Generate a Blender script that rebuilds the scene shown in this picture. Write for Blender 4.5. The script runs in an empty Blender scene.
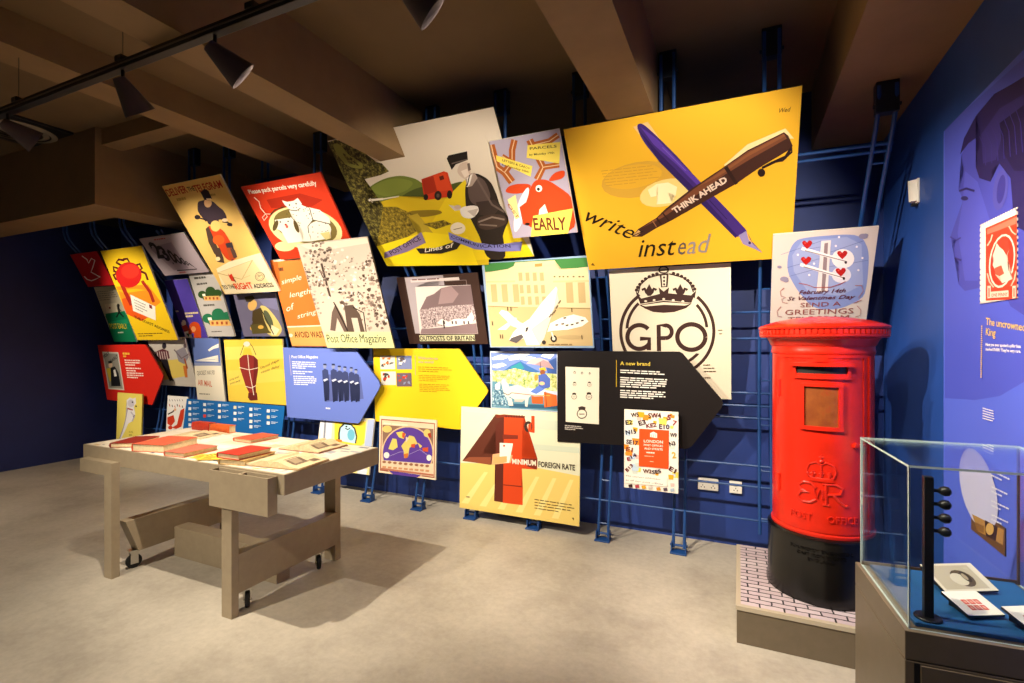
import bpy, bmesh, math, random
from mathutils import Vector, Matrix
PI = math.pi
R = math.radians
SC = bpy.context.scene
COL = SC.collection

# ------------------------------------------------------------------ camera, world, exposure, lights
cam_d = bpy.data.cameras.new('camera')
cam_d.sensor_width = 36.0
cam_d.lens = 36.0 * 500.0 / 1024.0
cam_d.clip_start = 0.02
cam = bpy.data.objects.new('camera', cam_d)
COL.objects.link(cam)
cam.location = (0, 0, 1.5)
cam.rotation_euler = (PI / 2, 0, math.atan(227 / 500))
SC.camera = cam
SC.view_settings.view_transform = 'Standard'
SC.view_settings.look = 'None'
SC.view_settings.gamma = 1.0
SC.view_settings.use_curve_mapping = False
SC.view_settings.exposure = 0.0
world = bpy.data.worlds.new('dim_room_air')
SC.world = world
world.use_nodes = True
world.node_tree.nodes['Background'].inputs[0].default_value = (0.55, 0.6, 1.0, 1)
world.node_tree.nodes['Background'].inputs[1].default_value = 0.02

WARM = (1.0, 0.87, 0.68)
def spot(name, loc, target, watts, angle, blend=0.6, color=WARM, radius=0.02):
    l = bpy.data.lights.new(name, 'SPOT')
    l.energy = watts
    l.spot_size = R(angle)
    l.spot_blend = blend
    l.color = color
    l.shadow_soft_size = radius
    o = bpy.data.objects.new(name, l)
    COL.objects.link(o)
    o.location = loc
    o.rotation_euler = (Vector(target) - Vector(loc)).to_track_quat('-Z', 'Y').to_euler()
    return o

# the lamps of the track over the room (x along the track, aim point, watts, cone angle)
TRACK_Y, TRACK_Z = 1.38, 2.79
LAMPS = [
    (-6.45, (-6.1, 3.55, 1.35), 300, 58),
    (-5.05, (-4.45, 3.45, 1.75), 290, 60),
    (-3.72, (-3.3, 3.45, 1.7), 250, 72),
    (-2.63, (-2.66, 2.95, 0.6), 290, 94),
    (-1.98, (-1.0, 3.1, 1.3), 290, 74),
    (-1.03, (0.45, 2.9, 1.15), 330, 72),
    (-0.40, (-2.1, 3.3, 2.0), 220, 58),  # unseen lamp added to brighten the landscape poster
    (0.25, (-0.35, 3.35, 2.1), 200, 62),  # unseen lamp added to brighten the yellow pen poster
]
# unseen fill spots added behind the viewer, with no fixtures
spot('rear_fill_light', (-3.3, -0.6, 2.85), (-3.0, 1.3, 0.0), 400, 66, 0.9)
spot('rear_fill_light', (-0.9, -0.5, 2.85), (-1.1, 1.3, 0.0), 240, 62, 0.9)
spot('rear_fill_light', (-5.6, -0.6, 2.85), (-6.4, 1.4, 0.0), 360, 78, 0.9)
spot('case_fill_light', (0.05, 1.40, 2.75), (0.8, 2.3, 0.9), 150, 76)  # added spot without a fixture, brightens the case and mural

# ------------------------------------------------------------------ materials
MATS = {}
def lin(c):
    c /= 255.0
    return c / 12.92 if c <= 0.04045 else ((c + 0.055) / 1.055) ** 2.4
def hexrgb(h):
    return tuple(lin(int(h[i:i + 2], 16)) for i in (1, 3, 5)) + (1.0,)
def new_mat(name):
    m = bpy.data.materials.new(name)
    m.use_nodes = True
    nt = m.node_tree
    return m, nt, nt.nodes['Principled BSDF']
def noise_ramp(nt, stops, scale, detail=4.0, coord='Object', rough=0.6, mapping=None):
    tc = nt.nodes.new('ShaderNodeTexCoord')
    nz = nt.nodes.new('ShaderNodeTexNoise')
    nz.inputs['Scale'].default_value = scale
    nz.inputs['Detail'].default_value = detail
    nz.inputs['Roughness'].default_value = rough
    src = tc.outputs[coord]
    if mapping:
        mp = nt.nodes.new('ShaderNodeMapping')
        mp.inputs['Scale'].default_value = mapping
        nt.links.new(src, mp.inputs['Vector'])
        src = mp.outputs['Vector']
    nt.links.new(src, nz.inputs['Vector'])
    rp = nt.nodes.new('ShaderNodeValToRGB')
    el = rp.color_ramp.elements
    while len(el) < len(stops):
        el.new(0.5)
    for e, (p, c) in zip(el, stops):
        e.position = p
        e.color = hexrgb(c)
    nt.links.new(nz.outputs['Fac'], rp.inputs['Fac'])
    return nz, rp
def add_bump(nt, bsdf, height, strength, dist):
    b = nt.nodes.new('ShaderNodeBump')
    b.inputs['Strength'].default_value = strength
    b.inputs['Distance'].default_value = dist
    nt.links.new(height, b.inputs['Height'])
    nt.links.new(b.outputs['Normal'], bsdf.inputs['Normal'])
def paint(key, hexa, rough=0.5, var=0.0, scale=6.0, metal=0.0, bump=0.0, spec=0.5):
    if key in MATS:
        return MATS[key]
    m, nt, b = new_mat(key)
    b.inputs['Roughness'].default_value = rough
    b.inputs['Metallic'].default_value = metal
    b.inputs['Specular IOR Level'].default_value = spec
    if var > 0 or bump > 0:
        def sh(h, k):
            return '#' + ''.join('%02x' % max(0, min(255, int(int(h[i:i + 2], 16) * k))) for i in (1, 3, 5))
        nz, rp = noise_ramp(nt, [(0.3, sh(hexa, 1 - var)), (0.7, sh(hexa, 1 + var))], scale)
        nt.links.new(rp.outputs['Color'], b.inputs['Base Color'])
        if bump > 0:
            add_bump(nt, b, nz.outputs['Fac'], bump, 0.01)
    else:
        b.inputs['Base Color'].default_value = hexrgb(hexa)
    MATS[key] = m
    return m
SPECIAL = {
    '~foliage': ([(0.30, '#5a4a44'), (0.42, '#c8b8ac'), (0.52, '#eee6dc')], 42),
    '~leafdark': ([(0.38, '#3a2e2a'), (0.48, '#8a786e'), (0.56, '#e0d4c8')], 46),
    '~thicket': ([(0.36, '#3c3414'), (0.5, '#7c6a20'), (0.64, '#b8a038')], 40),
    '~tree': ([(0.4, '#221c0e'), (0.5, '#4a421c'), (0.62, '#8c8440')], 34),
    '~hill': ([(0.4, '#6a585c'), (0.5, '#a89498'), (0.62, '#dccfcf')], 60),
    '~crop': ([(0.38, '#6a8a48'), (0.5, '#c8c87a'), (0.6, '#e8e4b8')], 30),
    '~reeds': ([(0.4, '#2a4a68'), (0.52, '#6a98b0'), (0.64, '#dce4e4')], 44),
}
def ink(c):
    """printed ink: a flat matt colour, or the grain of a printed photograph"""
    if c in MATS:
        return MATS[c]
    m, nt, b = new_mat('print_' + c.strip('#~'))
    b.inputs['Roughness'].default_value = 0.55
    b.inputs['Specular IOR Level'].default_value = 0.25
    if c[0] == '~':
        st, s = SPECIAL[c]
        nz, rp = noise_ramp(nt, st, s, 5.0, rough=0.7)
        nt.links.new(rp.outputs['Color'], b.inputs['Base Color'])
    else:
        b.inputs['Base Color'].default_value = hexrgb(c)
    MATS[c] = m
    return m

def m_floor():
    m, nt, b = new_mat('polished_concrete')
    nz, rp = noise_ramp(nt, [(0.28, '#9a9286'), (0.5, '#b2aa9d'), (0.75, '#c0b8aa')], 1.7, 6.0, rough=0.62)
    nz2, rp2 = noise_ramp(nt, [(0.3, '#b8b8b8'), (0.7, '#ffffff')], 26.0, 5.0, rough=0.7)
    mx = nt.nodes.new('ShaderNodeMix')
    mx.data_type = 'RGBA'
    mx.blend_type = 'MULTIPLY'
    mx.inputs[0].default_value = 0.35
    nt.links.new(rp.outputs['Color'], mx.inputs[6])
    nt.links.new(rp2.outputs['Color'], mx.inputs[7])
    nt.links.new(mx.outputs[2], b.inputs['Base Color'])
    b.inputs['Roughness'].default_value = 0.5
    b.inputs['Specular IOR Level'].default_value = 0.3
    add_bump(nt, b, nz2.outputs['Fac'], 0.05, 0.01)
    return m
def m_bricks():
    m, nt, b = new_mat('printed_paving')
    tc = nt.nodes.new('ShaderNodeTexCoord')
    br = nt.nodes.new('ShaderNodeTexBrick')
    mp = nt.nodes.new('ShaderNodeMapping')
    mp.inputs['Rotation'].default_value = (0, 0, 0)
    nz = nt.nodes.new('ShaderNodeTexNoise')
    nz.inputs['Scale'].default_value = 26.0
    mxv = nt.nodes.new('ShaderNodeMix')
    mxv.data_type = 'VECTOR'
    mxv.inputs[0].default_value = 0.012
    nt.links.new(tc.outputs['Object'], nz.inputs['Vector'])
    nt.links.new(tc.outputs['Object'], mxv.inputs[4])
    nt.links.new(nz.outputs['Color'], mxv.inputs[5])
    nt.links.new(mxv.outputs[1], mp.inputs['Vector'])
    nt.links.new(mp.outputs['Vector'], br.inputs['Vector'])
    br.inputs['Scale'].default_value = 1.0
    br.inputs['Brick Width'].default_value = 0.105
    br.inputs['Row Height'].default_value = 0.042
    br.inputs['Mortar Size'].default_value = 0.0042
    br.inputs['Mortar Smooth'].default_value = 0.2
    br.inputs['Bias'].default_value = 0.2
    br.inputs['Color1'].default_value = hexrgb('#c9bcc0')
    br.inputs['Color2'].default_value = hexrgb('#b9a8ae')
    br.inputs['Mortar'].default_value = hexrgb('#1c181c')
    nt.links.new(br.outputs['Color'], b.inputs['Base Color'])
    b.inputs['Roughness'].default_value = 0.55
    return m
def m_glass():
    m, nt, b = new_mat('clear_pane_glass')
    nt.nodes.remove(b)
    out = nt.nodes['Material Output']
    tr = nt.nodes.new('ShaderNodeBsdfTransparent')
    tr.inputs['Color'].default_value = (0.97, 0.99, 0.985, 1)
    gl = nt.nodes.new('ShaderNodeBsdfGlossy')
    gl.inputs['Roughness'].default_value = 0.01
    gl.inputs['Color'].default_value = (0.95, 1, 1, 1)
    fr = nt.nodes.new('ShaderNodeFresnel')
    geo = nt.nodes.new('ShaderNodeNewGeometry')
    mr = nt.nodes.new('ShaderNodeMapRange')       # same reflectance on both faces of the thin sheet
    mr.inputs['To Min'].default_value = 1.45
    mr.inputs['To Max'].default_value = 1 / 1.45
    nt.links.new(geo.outputs['Backfacing'], mr.inputs['Value'])
    nt.links.new(mr.outputs['Result'], fr.inputs['IOR'])
    mx = nt.nodes.new('ShaderNodeMixShader')
    nt.links.new(fr.outputs[0], mx.inputs[0])
    nt.links.new(tr.outputs[0], mx.inputs[1])
    nt.links.new(gl.outputs[0], mx.inputs[2])
    nt.links.new(mx.outputs[0], out.inputs['Surface'])
    return m
FLOOR = m_floor()
BRICKS = m_bricks()
GLASS = m_glass()
GLASS_EDGE = paint('glass_cut_edge', '#c4d8d2', 0.15)
CEIL = paint('ceiling_paint', '#6c573a', 0.8, 0.05, 2.0)
BEAM = paint('beam_paint', '#826846', 0.75, 0.05, 3.0)
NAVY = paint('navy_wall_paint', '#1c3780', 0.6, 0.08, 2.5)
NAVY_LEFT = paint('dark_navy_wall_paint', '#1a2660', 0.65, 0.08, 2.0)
BLUE_R = paint('blue_wall_paint', '#20489a', 0.5, 0.06, 2.5)
TAUPE = paint('taupe_powder_coat', '#9c8d76', 0.45, 0.03, 20)
TAUPE_SHADED = paint('shaded_taupe', '#675b4a', 0.4, 0.03, 20)  # the table's taupe with shade put into the colour, for plinth and case
TUBE = paint('blue_steel_tube', '#1c4480', 0.4, 0.04, 30)
TUBE_D = paint('dark_blue_steel', '#0c1626', 0.45)
RED = paint('pillar_red_enamel', '#cc2410', 0.28, 0.04, 14, bump=0.03)
BLACK_G = paint('gloss_black_enamel', '#0b0a0a', 0.22)
BLACK = paint('satin_black_metal', '#111012', 0.45)
RUBBER = paint('black_rubber', '#141414', 0.7)
STEEL = paint('zinc_plated_steel', '#b8b4ac', 0.3, metal=0.9)
CONE = paint('lamp_cone_grey', '#544a4a', 0.45)
WHITE_P = paint('white_plastic', '#e6e2da', 0.4)
PAGE = paint('aged_book_paper', '#d8c49c', 0.8, 0.06, 60)
PAPER = paint('white_paper', '#ece6da', 0.7, 0.02, 30)

# ------------------------------------------------------------------ mesh helpers
def obj(name, bm, mats, parent=None, smooth=False):
    me = bpy.data.meshes.new(name)
    bm.to_mesh(me)
    bm.free()
    for m in (mats if isinstance(mats, (list, tuple)) else [mats]):
        me.materials.append(m)
    if smooth:
        for p in me.polygons:
            p.use_smooth = True
        try:
            me.set_sharp_from_angle(angle=R(35))
        except Exception:
            pass
    o = bpy.data.objects.new(name, me)
    COL.objects.link(o)
    if parent:
        o.parent = parent
    return o
def thing(name, label, cat, loc=(0, 0, 0), rot=(0, 0, 0), group=None):
    o = bpy.data.objects.new(name, None)
    o.empty_display_size = 0.05
    COL.objects.link(o)
    o.location = loc
    o.rotation_euler = rot
    o['label'] = label
    o['category'] = cat
    if group:
        o['group'] = group
    return o
def tag(o, label, cat, group=None):
    o['label'] = label
    o['category'] = cat
    if group:
        o['group'] = group
    return o
def struct(o):
    o['kind'] = 'structure'
    return o
def box(bm, x0, y0, z0, x1, y1, z1, bev=0.0, mi=0):
    vs = [bm.verts.new(p) for p in ((x0, y0, z0), (x1, y0, z0), (x1, y1, z0), (x0, y1, z0), (x0, y0, z1), (x1, y0, z1), (x1, y1, z1), (x0, y1, z1))]
    fs = [bm.faces.new([vs[i] for i in f]) for f in ((3, 2, 1, 0), (4, 5, 6, 7), (0, 1, 5, 4), (1, 2, 6, 5), (2, 3, 7, 6), (3, 0, 4, 7))]
    for f in fs:
        f.material_index = mi
    if bev > 0:
        es = list({e for f in fs for e in f.edges})
        bmesh.ops.bevel(bm, geom=es, offset=bev, segments=2, affect='EDGES', profile=0.5, material=-1)
    return bm
def B():
    return bmesh.new()
def frame_dirs(d):
    d = d.normalized()
    up = Vector((0, 0, 1)) if abs(d.z) < 0.9 else Vector((1, 0, 0))
    a = d.cross(up).normalized()
    return a, d.cross(a).normalized()
def tube(bm, pts, r, seg=10, caps=True, mi=0, square=False):
    pts = [Vector(p) for p in pts]
    rings = []
    n = len(pts)
    a = b = None
    for i, p in enumerate(pts):
        d = (pts[min(i + 1, n - 1)] - pts[max(i - 1, 0)])
        if a is None:
            a, b = frame_dirs(d)
        else:
            dn = d.normalized()
            a = (a - dn * a.dot(dn)).normalized()
            b = dn.cross(a)
        rr = r[i] if isinstance(r, (list, tuple)) else r
        ring = []
        for k in range(seg):
            t = 2 * PI * (k + (0.5 if square else 0)) / seg
            ring.append(bm.verts.new(p + a * math.cos(t) * rr + b * math.sin(t) * rr))
        rings.append(ring)
    for i in range(n - 1):
        for k in range(seg):
            f = bm.faces.new((rings[i][k], rings[i][(k + 1) % seg], rings[i + 1][(k + 1) % seg], rings[i + 1][k]))
            f.material_index = mi
    if caps:
        bm.faces.new(rings[0][::-1]).material_index = mi
        bm.faces.new(rings[-1]).material_index = mi
    bmesh.ops.recalc_face_normals(bm, faces=bm.faces[:])
    return bm
def lathe(bm, prof, seg=64, cx=0, cy=0, mi=0, cap0=False, cap1=False, t0=0, t1=2 * PI):
    rings = []
    full = abs(t1 - t0 - 2 * PI) < 1e-6
    for r, z in prof:
        rings.append([bm.verts.new((cx + r * math.cos(t0 + (t1 - t0) * k / seg), cy + r * math.sin(t0 + (t1 - t0) * k / seg), z)) for k in range(seg if full else seg + 1)])
    m = len(rings[0])
    for i in range(len(rings) - 1):
        for k in range(seg):
            j = (k + 1) % m
            bm.faces.new((rings[i][k], rings[i][j], rings[i + 1][j], rings[i + 1][k])).material_index = mi
    if cap0:
        bm.faces.new(rings[0][::-1]).material_index = mi
    if cap1:
        bm.faces.new(rings[-1]).material_index = mi
    return bm
def prism(bm, poly, y0, y1, mi=0):
    """polygon in local x,z extruded along y"""
    a = [bm.verts.new((x, y0, z)) for x, z in poly]
    b = [bm.verts.new((x, y1, z)) for x, z in poly]
    n = len(poly)
    fs = [bm.faces.new(a), bm.faces.new(b[::-1])]
    for i in range(n):
        fs.append(bm.faces.new((a[i], b[i], b[(i + 1) % n], a[(i + 1) % n])))
    for f in fs:
        f.material_index = mi
    bmesh.ops.recalc_face_normals(bm, faces=fs)
    return bm
_tc = {}
def text_geo(s, bold=0, shear=0.0, extrude=0.0):
    """outline font glyphs as triangles: list of verts, list of faces, (xmin, xmax), cap height"""
    key = (s, bold, shear, extrude)
    if key in _tc:
        return _tc[key]
    def build(t):
        cu = bpy.data.curves.new('lettering', 'FONT')
        cu.body = t
        cu.size = 1.0
        cu.resolution_u = 2
        cu.offset = 0.012 * bold
        cu.shear = shear
        cu.extrude = extrude
        o = bpy.data.objects.new('lettering', cu)
        COL.objects.link(o)
        dg = bpy.context.evaluated_depsgraph_get()
        me = bpy.data.meshes.new_from_object(o.evaluated_get(dg))
        bpy.data.objects.remove(o)
        v = [tuple(p.co) for p in me.vertices]
        f = [tuple(p.vertices) for p in me.polygons]
        bpy.data.meshes.remove(me)
        bpy.data.curves.remove(cu)
        return v, f
    v, f = build(s)
    xs = [p[0] for p in v] or [0, 1]
    if '_cap' not in _tc:
        hv, hf = build('H') if not (bold or shear or extrude) else (None, None)
        _tc['_cap'] = max(p[1] for p in hv) if hv else 0.729
    _tc[key] = (v, f, min(xs), max(xs), _tc['_cap'])
    return _tc[key]

# ------------------------------------------------------------------ the setting
CZ = 3.24
def bobj(name, x0, y0, z0, x1, y1, z1, m, bev=0.0):
    bm = B()
    box(bm, x0, y0, z0, x1, y1, z1, bev)
    return struct(obj(name, bm, m))
XL, XR, YB, YF = -7.72, 0.87, 4.03, -3.2
bobj('floor', XL - .3, YF - .3, -0.1, XR + .3, YB + .3, 0, FLOOR)
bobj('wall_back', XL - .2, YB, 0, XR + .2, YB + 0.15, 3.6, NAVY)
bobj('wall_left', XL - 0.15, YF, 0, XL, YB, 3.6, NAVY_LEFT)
bobj('wall_right', XR, YF, 0, XR + 0.15, YB, 3.6, BLUE_R)
bobj('wall_front', XL - .2, YF - 0.15, 0, XR + .2, YF, 3.6, paint('front_wall_paint', '#4a4438', 0.8))
bobj('ceiling', -3.745, YF, CZ, XR + .2, YB, CZ + 0.12, CEIL)
bobj('ceiling_left_bay', XL - .2, YF, 3.36, -3.745, YB, 3.48, CEIL)
bobj('trim_1', -3.745, YF, 3.058, -3.49, YB - .001, 3.40, BEAM)
bobj('trim_2', -2.41, YF, 2.83, -2.19, YB - .001, CZ + .05, BEAM)
bobj('trim_3', -0.724, YF, 2.83, -0.451, YB - .001, CZ + .05, BEAM)
bobj('trim_4', 0.459, YF, 2.83, XR, YB - .001, CZ + .05, BEAM)
# dropped fascia round the far left corner of the ceiling
bm = B()
box(bm, XL, 2.45, 2.69, -5.45, 2.79, 3.37)
box(bm, -5.45, 2.45, 2.69, -5.08, YB - .001, 3.37)
struct(obj('trim_5', bm, BEAM))
bobj('trim_6', -5.08, 2.50, 3.22, -3.745, 2.66, 3.37, BEAM)
bobj('ceiling_corner', XL, 2.79, 3.05, -5.45, YB, 3.1, paint('dark_corner_ceiling', '#20201f', 0.9))  # near-black ceiling sheet inside the dropped fascia

# ------------------------------------------------------------------ curved tube frame behind the posters
PROF = [(3.73, 0.03), (3.745, 0.12), (3.83, .55), (3.865, .85), (3.87, 1.05), (3.862, 1.25), (3.84, 1.4), (3.77, 1.75), (3.66, 2.04), (3.42, 2.34), (3.18, 2.61), (3.13, 2.68), (3.11, 2.76)]
def prof_y(z):
    for (y0, z0), (y1, z1) in zip(PROF, PROF[1:]):
        if z0 <= z <= z1:
            return y0 + (y1 - y0) * (z - z0) / (z1 - z0)
    return PROF[-1][0]
frame = thing('poster_stand', 'blue steel tube frame curving up to the ceiling behind all the posters', 'stand', (-3.2, 3.75, 0))
def fobj(name, bm, m, smooth=False, parent=frame):
    bmesh.ops.translate(bm, vec=(3.2, -3.75, 0), verts=bm.verts[:])
    o = obj(name, bm, m, frame, smooth)
    if parent is not frame:
        o.parent = parent
    return o
def ceil_at(x):
    if x > 0.459: return 2.83
    if -3.745 < x < -3.49: return 3.058
    if x <= -5.45: return 3.05
    if x < -5.08: return 2.69
    return 3.36 if x < -3.745 else CZ
UPX = [0.69, 0.165, -0.39, -0.935, -1.50, -2.07, -2.61, -3.18, -3.80, -4.30, -4.80, -5.40, -5.95, -6.5, -7.05]
for x in UPX:
    top = ceil_at(x)
    bm = B()
    for s in (-0.037, 0.037):
        pts = [(x + s, y, z) for y, z in PROF]
        if top < 2.80:
            pts = [p for p in pts if p[2] < top - .08] + [(x + s, prof_y(top - .05), top - .05)]
        else:
            pts.append((x + s, 3.11, top - 0.02))
        if x > .1 and x < .9:
            pts = [(x + s, prof_y(.2), .2)] + [p for p in pts if p[2] > .25]
        tube(bm, pts, 0.011, 8)
    zz = 0.12 if x < .1 else .3
    while zz < min(2.6, top - .2):
        y = prof_y(zz)
        tube(bm, [(x - .037, y, zz), (x + .037, y, zz)], 0.006, 6)
        zz += 0.31
    up = fobj('upright', bm, TUBE, True)
    if x < .1:
        bm = B()
        box(bm, x - .056, 3.675, 0, x + .056, 3.765, .012, .003)
        box(bm, x - .052, 3.70, .012, x - .044, 3.76, .07)
        box(bm, x + .044, 3.70, .012, x + .052, 3.76, .07)
        tube(bm, [(x - .06, 3.735, .048), (x + .06, 3.735, .048)], .009, 8)
        fobj('foot_bracket', bm, TUBE, False, up)
    if top < 2.75 and x < 0:
        continue
    bm = B()
    yt = prof_y(min(2.7, top - .06))
    box(bm, x - .05, yt - .02, top - .16, x + .05, yt + .04, top, .004)
    tube(bm, [(x - .06, yt, top - .12), (x + .06, yt, top - .12)], .010, 8)
    fobj('ceiling_bracket', bm, TUBE_D, False, up)
RAILS = [(-7.3, 0.72, 1.14), (-7.3, -1.9, 1.62), (-.1, .24, 1.70), (-.6, .24, .64), (-1.3, .24, .285), (-3.3, -1.2, .42), (-7.3, -3.1, .42), (-.43, .24, .50), (-7.3, -3.1, .66),
         (-.5, .24, .965), (-.6, .24, 1.05), (-1.05, .24, 1.52), (-3.3, -1.9, 1.30), (.2, .74, 2.52), (-.3, .74, 2.55), (-7.3, -4.9, 1.52)]
for x0, x1, z in RAILS:
    bm = B()
    tube(bm, [(x0, prof_y(z) + .0, z), (x1, prof_y(z) + .0, z)], .0085, 8)
    fobj('rail', bm, TUBE, True)

# ------------------------------------------------------------------ posters and signs
PAL = ['#b3141c', '#f0e6e0', '#f2c81c', '#f0901e', '#e85a1a', '#f2b81c', '#5c1a14', '#a8241a', '#c81c18', '#e03020', '#f4efe4', '#8a8078', '#7a1c28', '#6a4a18', '#a3949c', '#a03838', '#8c7a86', '#30202a', '#a04848', '#c9bfa6', '#6a6258', '#e0d4b8', '#8a2a20', '#0f7a50', '#1a9060', '#101010', '#141414', '#d0e0c0', '#4c3aa2', '#efe2c8', '#e8d6a0', '#f0e0c8', '#b83020', '#e8e4dc', '#2a6040', '#cf4a14', '#e89a60', '#3a2a80', '#b3aeab', '#4a4640', '#2c4a20', '#d9a860', '#9a4a24', '#f0ead8', '#1f6a48', '#5a5650', '#6a6660', '#e0b765', '#eadcb8', '#b08a40', '#3a2c38', '#d8a878', '#2a1e26', '#e0c090', '#2a2026', '#e8c8a0', '#c8401a', '#4a3830', '#3a3038', '#e8c070', '#e85a20', '#b04a20', '#5a4038', '#e8d0a0', '#e6cf9c', '#b09058', '#c8b080', '#c8a870', '#c83018', '#5a2a20', '#6a6458', '#6f6a86', '#7c7aa0', '#d8c478', '#5a6048', '#4a3c20', '#e0b468', '#3a2e18', '#d8a848', '#5a5028', '#f0e4b8', '#38301c', '#e0b050', '#df7a34', '#f2e6cc', '#eba860', '#5a3820', '#d2381a', '#a82812', '#f0d8c8', '#e8dca0', '#7a6a38', '#e2d49a', '#f1ece0', '#5a4a28', '#3a3020', '#4a4030', '#2a2018', '#b03020', '#d86a60', '#d9c98a', '#cfc0b2', '#e4d6c4', '#4a3832', '#55423c', '#6a5850', '#54443c', '#8a766c', '#a8968a', '#7a665e', '#ece4da', '#b8a89c', '#9a887c', '#cbbcb0', '#c8b8ac', '#b0a094', '#efe8de', '#e4d8cc', '#5a4a42', '#2a201c', '#d6dca4', '#d8281a', '#cfcabc', '#8f8a80', '#c8b040', '#17161a', '#d8b898', '#141418', '#f0b840', '#f4d8cc', '#c3bcb4', '#d8c060', '#5a2430', '#c8b8b4', '#2a2430', '#1c1820', '#2c2024', '#8a8490', '#5a4a50', '#c87030', '#6a5a60', '#9a5030', '#e9e0cc', '#5f74b4', '#f2ece0', '#a8b0c8', '#8a94b8', '#8a8070', '#e9c94a', '#f0d768', '#edd05a', '#3a3028', '#e8e0d0', '#e8c840', '#8e2c28', '#6e201e', '#6a2420', '#e8d8c8', '#6a7fd4', '#c8b0c8', '#e2e6f6', '#5a66a8', '#8a94bc', '#252c50', '#3a4474', '#c8cee8', '#e5d263', '#e4e0e2', '#9a90a4', '#c8c2cc', '#2a2428', '#a03028', '#5a5058', '#b8b0bc', '#8a7a30', '#e9e5e2', '#c04030', '#5a5a60', '#303038', '#c8381c', '#3a2420', '#e0b090', '#1060a8', '#c8dcf0', '#e4e6ea', '#b8c8d8', '#d84030', '#d8d0b0', '#e8dcb0', '#d8dce8', '#8a8e9c', '#f0d040', '#aab8dc', '#141820', '#b8dcea', '#6ab4d0', '#e08030', '#e8d890', '#d0d8e8', '#d9cdbd', '#6f7c34', '#7f8c3c', '#4a5424', '#d8ba20', '#e6cb1e', '#8a7420', '~thicket', '#b8a030', '#f0d81c', '~tree', '#7e7c38', '#d8cfc0', '#b0a890', '#e2d8c0', '#c4381a', '#a02a14', '#d04420', '#5a1c10', '#241814', '#5a4a40', '#2a221e', '#5a4a46', '#3c302c', '#46362e', '#8a7a72', '#7a6a62', '#6a5a54', '#a8958a', '#c8b4a4', '#e0d2c6', '#6a5a52', '#e8e2da', '#1c1614', '#6a5e58', '#d0c4b8', '#ece6e0', '#c8beb8', '#c8b0a0', '#efe4cc', '#8a7a50', '#85749c', '#2a2420', '#7c7cc0', '#a89fb4', '#a4561f', '#dcb890', '#e9d25a', '#c6421a', '#e8e2e8', '#f4f0ea', '#1c1418', '#30140c', '#efe6d8', '#e9d890', '#e0ac28', '#c79a34', '#d3a22c', '#b88a30', '#e4c878', '#efe2b0', '#e2b87c', '#ecd49a', '#3a2470', '#52349a', '#2a1858', '#6a52b4', '#241450', '#8a7fae', '#3a2a6a', '#2a1c4a', '#3c2118', '#6e4028', '#83502f', '#2a150e', '#8a5a3a', '#2a1610', '#c89a60', '#1c0e0a', '#231410', '#3a2620', '#a89ea6', '#d2c4c4', '#6a4a48', '#8a7a78', '#d8ccca', '#7a666a', '~hill', '#9c8488', '#efe8e4', '#5a484c', '#8a7478', '#2a2020', '#3a2c2c', '#c8c6a0', '#8aa6c8', '#c6ad7e', '#3c7a3c', '#d8c69c', '#d8c49a', '#b8884a', '#cfba8c', '#b9a274', '#5a4a30', '#b8a074', '#efe9da', '#f3eee2', '#f6f2e8', '#5a5458', '#4a4448', '#6a5a48', '#5a4c40', '#2c2622', '#d8d0c0', '#e8e2d4', '#3a3430', '#4a3c2c', '#8a7450', '#ded3bd', '#e8c41c', '#d8d4cc', '#4a4a48', '#c86a30', '#7a84b0', '#e8e4e0', '#5a4a48', '#dcd6cc', '#3a3a3a', '#6a5a68', '#c03a20', '#8890b0', '#d8b0a0', '#b89a18', '#c8d4ea', '#7088d0', '#e9ecf4', '#3a68a8', '#2f8a9a', '#3a5aa0', '~crop', '#5a8aa0', '~reeds', '#2f5a78', '#d8d2c8', '#b8b0a8', '#8a3a20', '#c8b0b4', '#a88a90', '#6a4a40', '#e0b030', '#8a5030', '#4a62b0', '#5a78c8', '#d88a40', '#e0b48a', '#c85a28', '#d86a30', '#e8a050', '#8a3018', '#130d0e', '#e6ddca', '#4a4038', '#3a302a', '#c8a820', '#c8c0b8', '#ead8bc', '#a05a44', '#e4cdb0', '#8a6a5a', '#d8b890', '#5a3c98', '#d9c070', '#a83820', '#d8c868', '#e0c860', '#d9c468', '#c8502c', '#e8c8b8', '#efe6e0', '#b8a8d8', '#9a6a50', '#c89068', '#b8745c', '#d9d8bc', '#e4c870', '#ecd98c', '#c6cfba', '#5a2a1c', '#8a4a30', '#5a2418', '#cf4318', '#7a2c18', '#5a2014', '#7a2a18', '#e8a878', '#d8a86a', '#b04a30', '#3a2824', '#7a6a48', '#e9e4da', '#c8d0c8', '#e8a41c', '#e8b8b0', '#e0d060', '#b8cce0', '#e88a2c', '#df4c18', '#f4e8d8', '#f6d8c4', '#f0b898', '#efe9de', '#3a2020', '#b0404a', '#d8a030', '#c88a30', '#5a4a58', '#a8b8c8', '#cfc4be', '#7f90c8', '#94a2d0', '#5a68a0', '#e8e4e6', '#d8d6e2', '#dcd6d8', '#8a7a80', '#efeaea', '#8a8088', '#b01c1c', '#d85048', '#e8e4ea', '#8a86a0', '#a8504a', '#a8706c', '#566ae0', '#4c58cc', '#4346b0', '#4c50c0', '#241c58', '#2f2870', '#1a1244', '#332a78', '#4a48a6', '#35318a', '#2c2668', '#2a2466', '#343090', '#332c80', '#e6c06a', '#f0f0f6', '#c4c4ea', '#e0e0f2', '#f0e4dc', '#d23c22', '#e2705a', '#f0d2c4', '#c8321c', '#efcabb', '#b83a26', '#c4543e', '#efc8b8', '#f0c8b8', '#efb8a4', '#6a4a20', '#b08438', '#3a2408', '#d0a858', '#8a6020']
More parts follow.
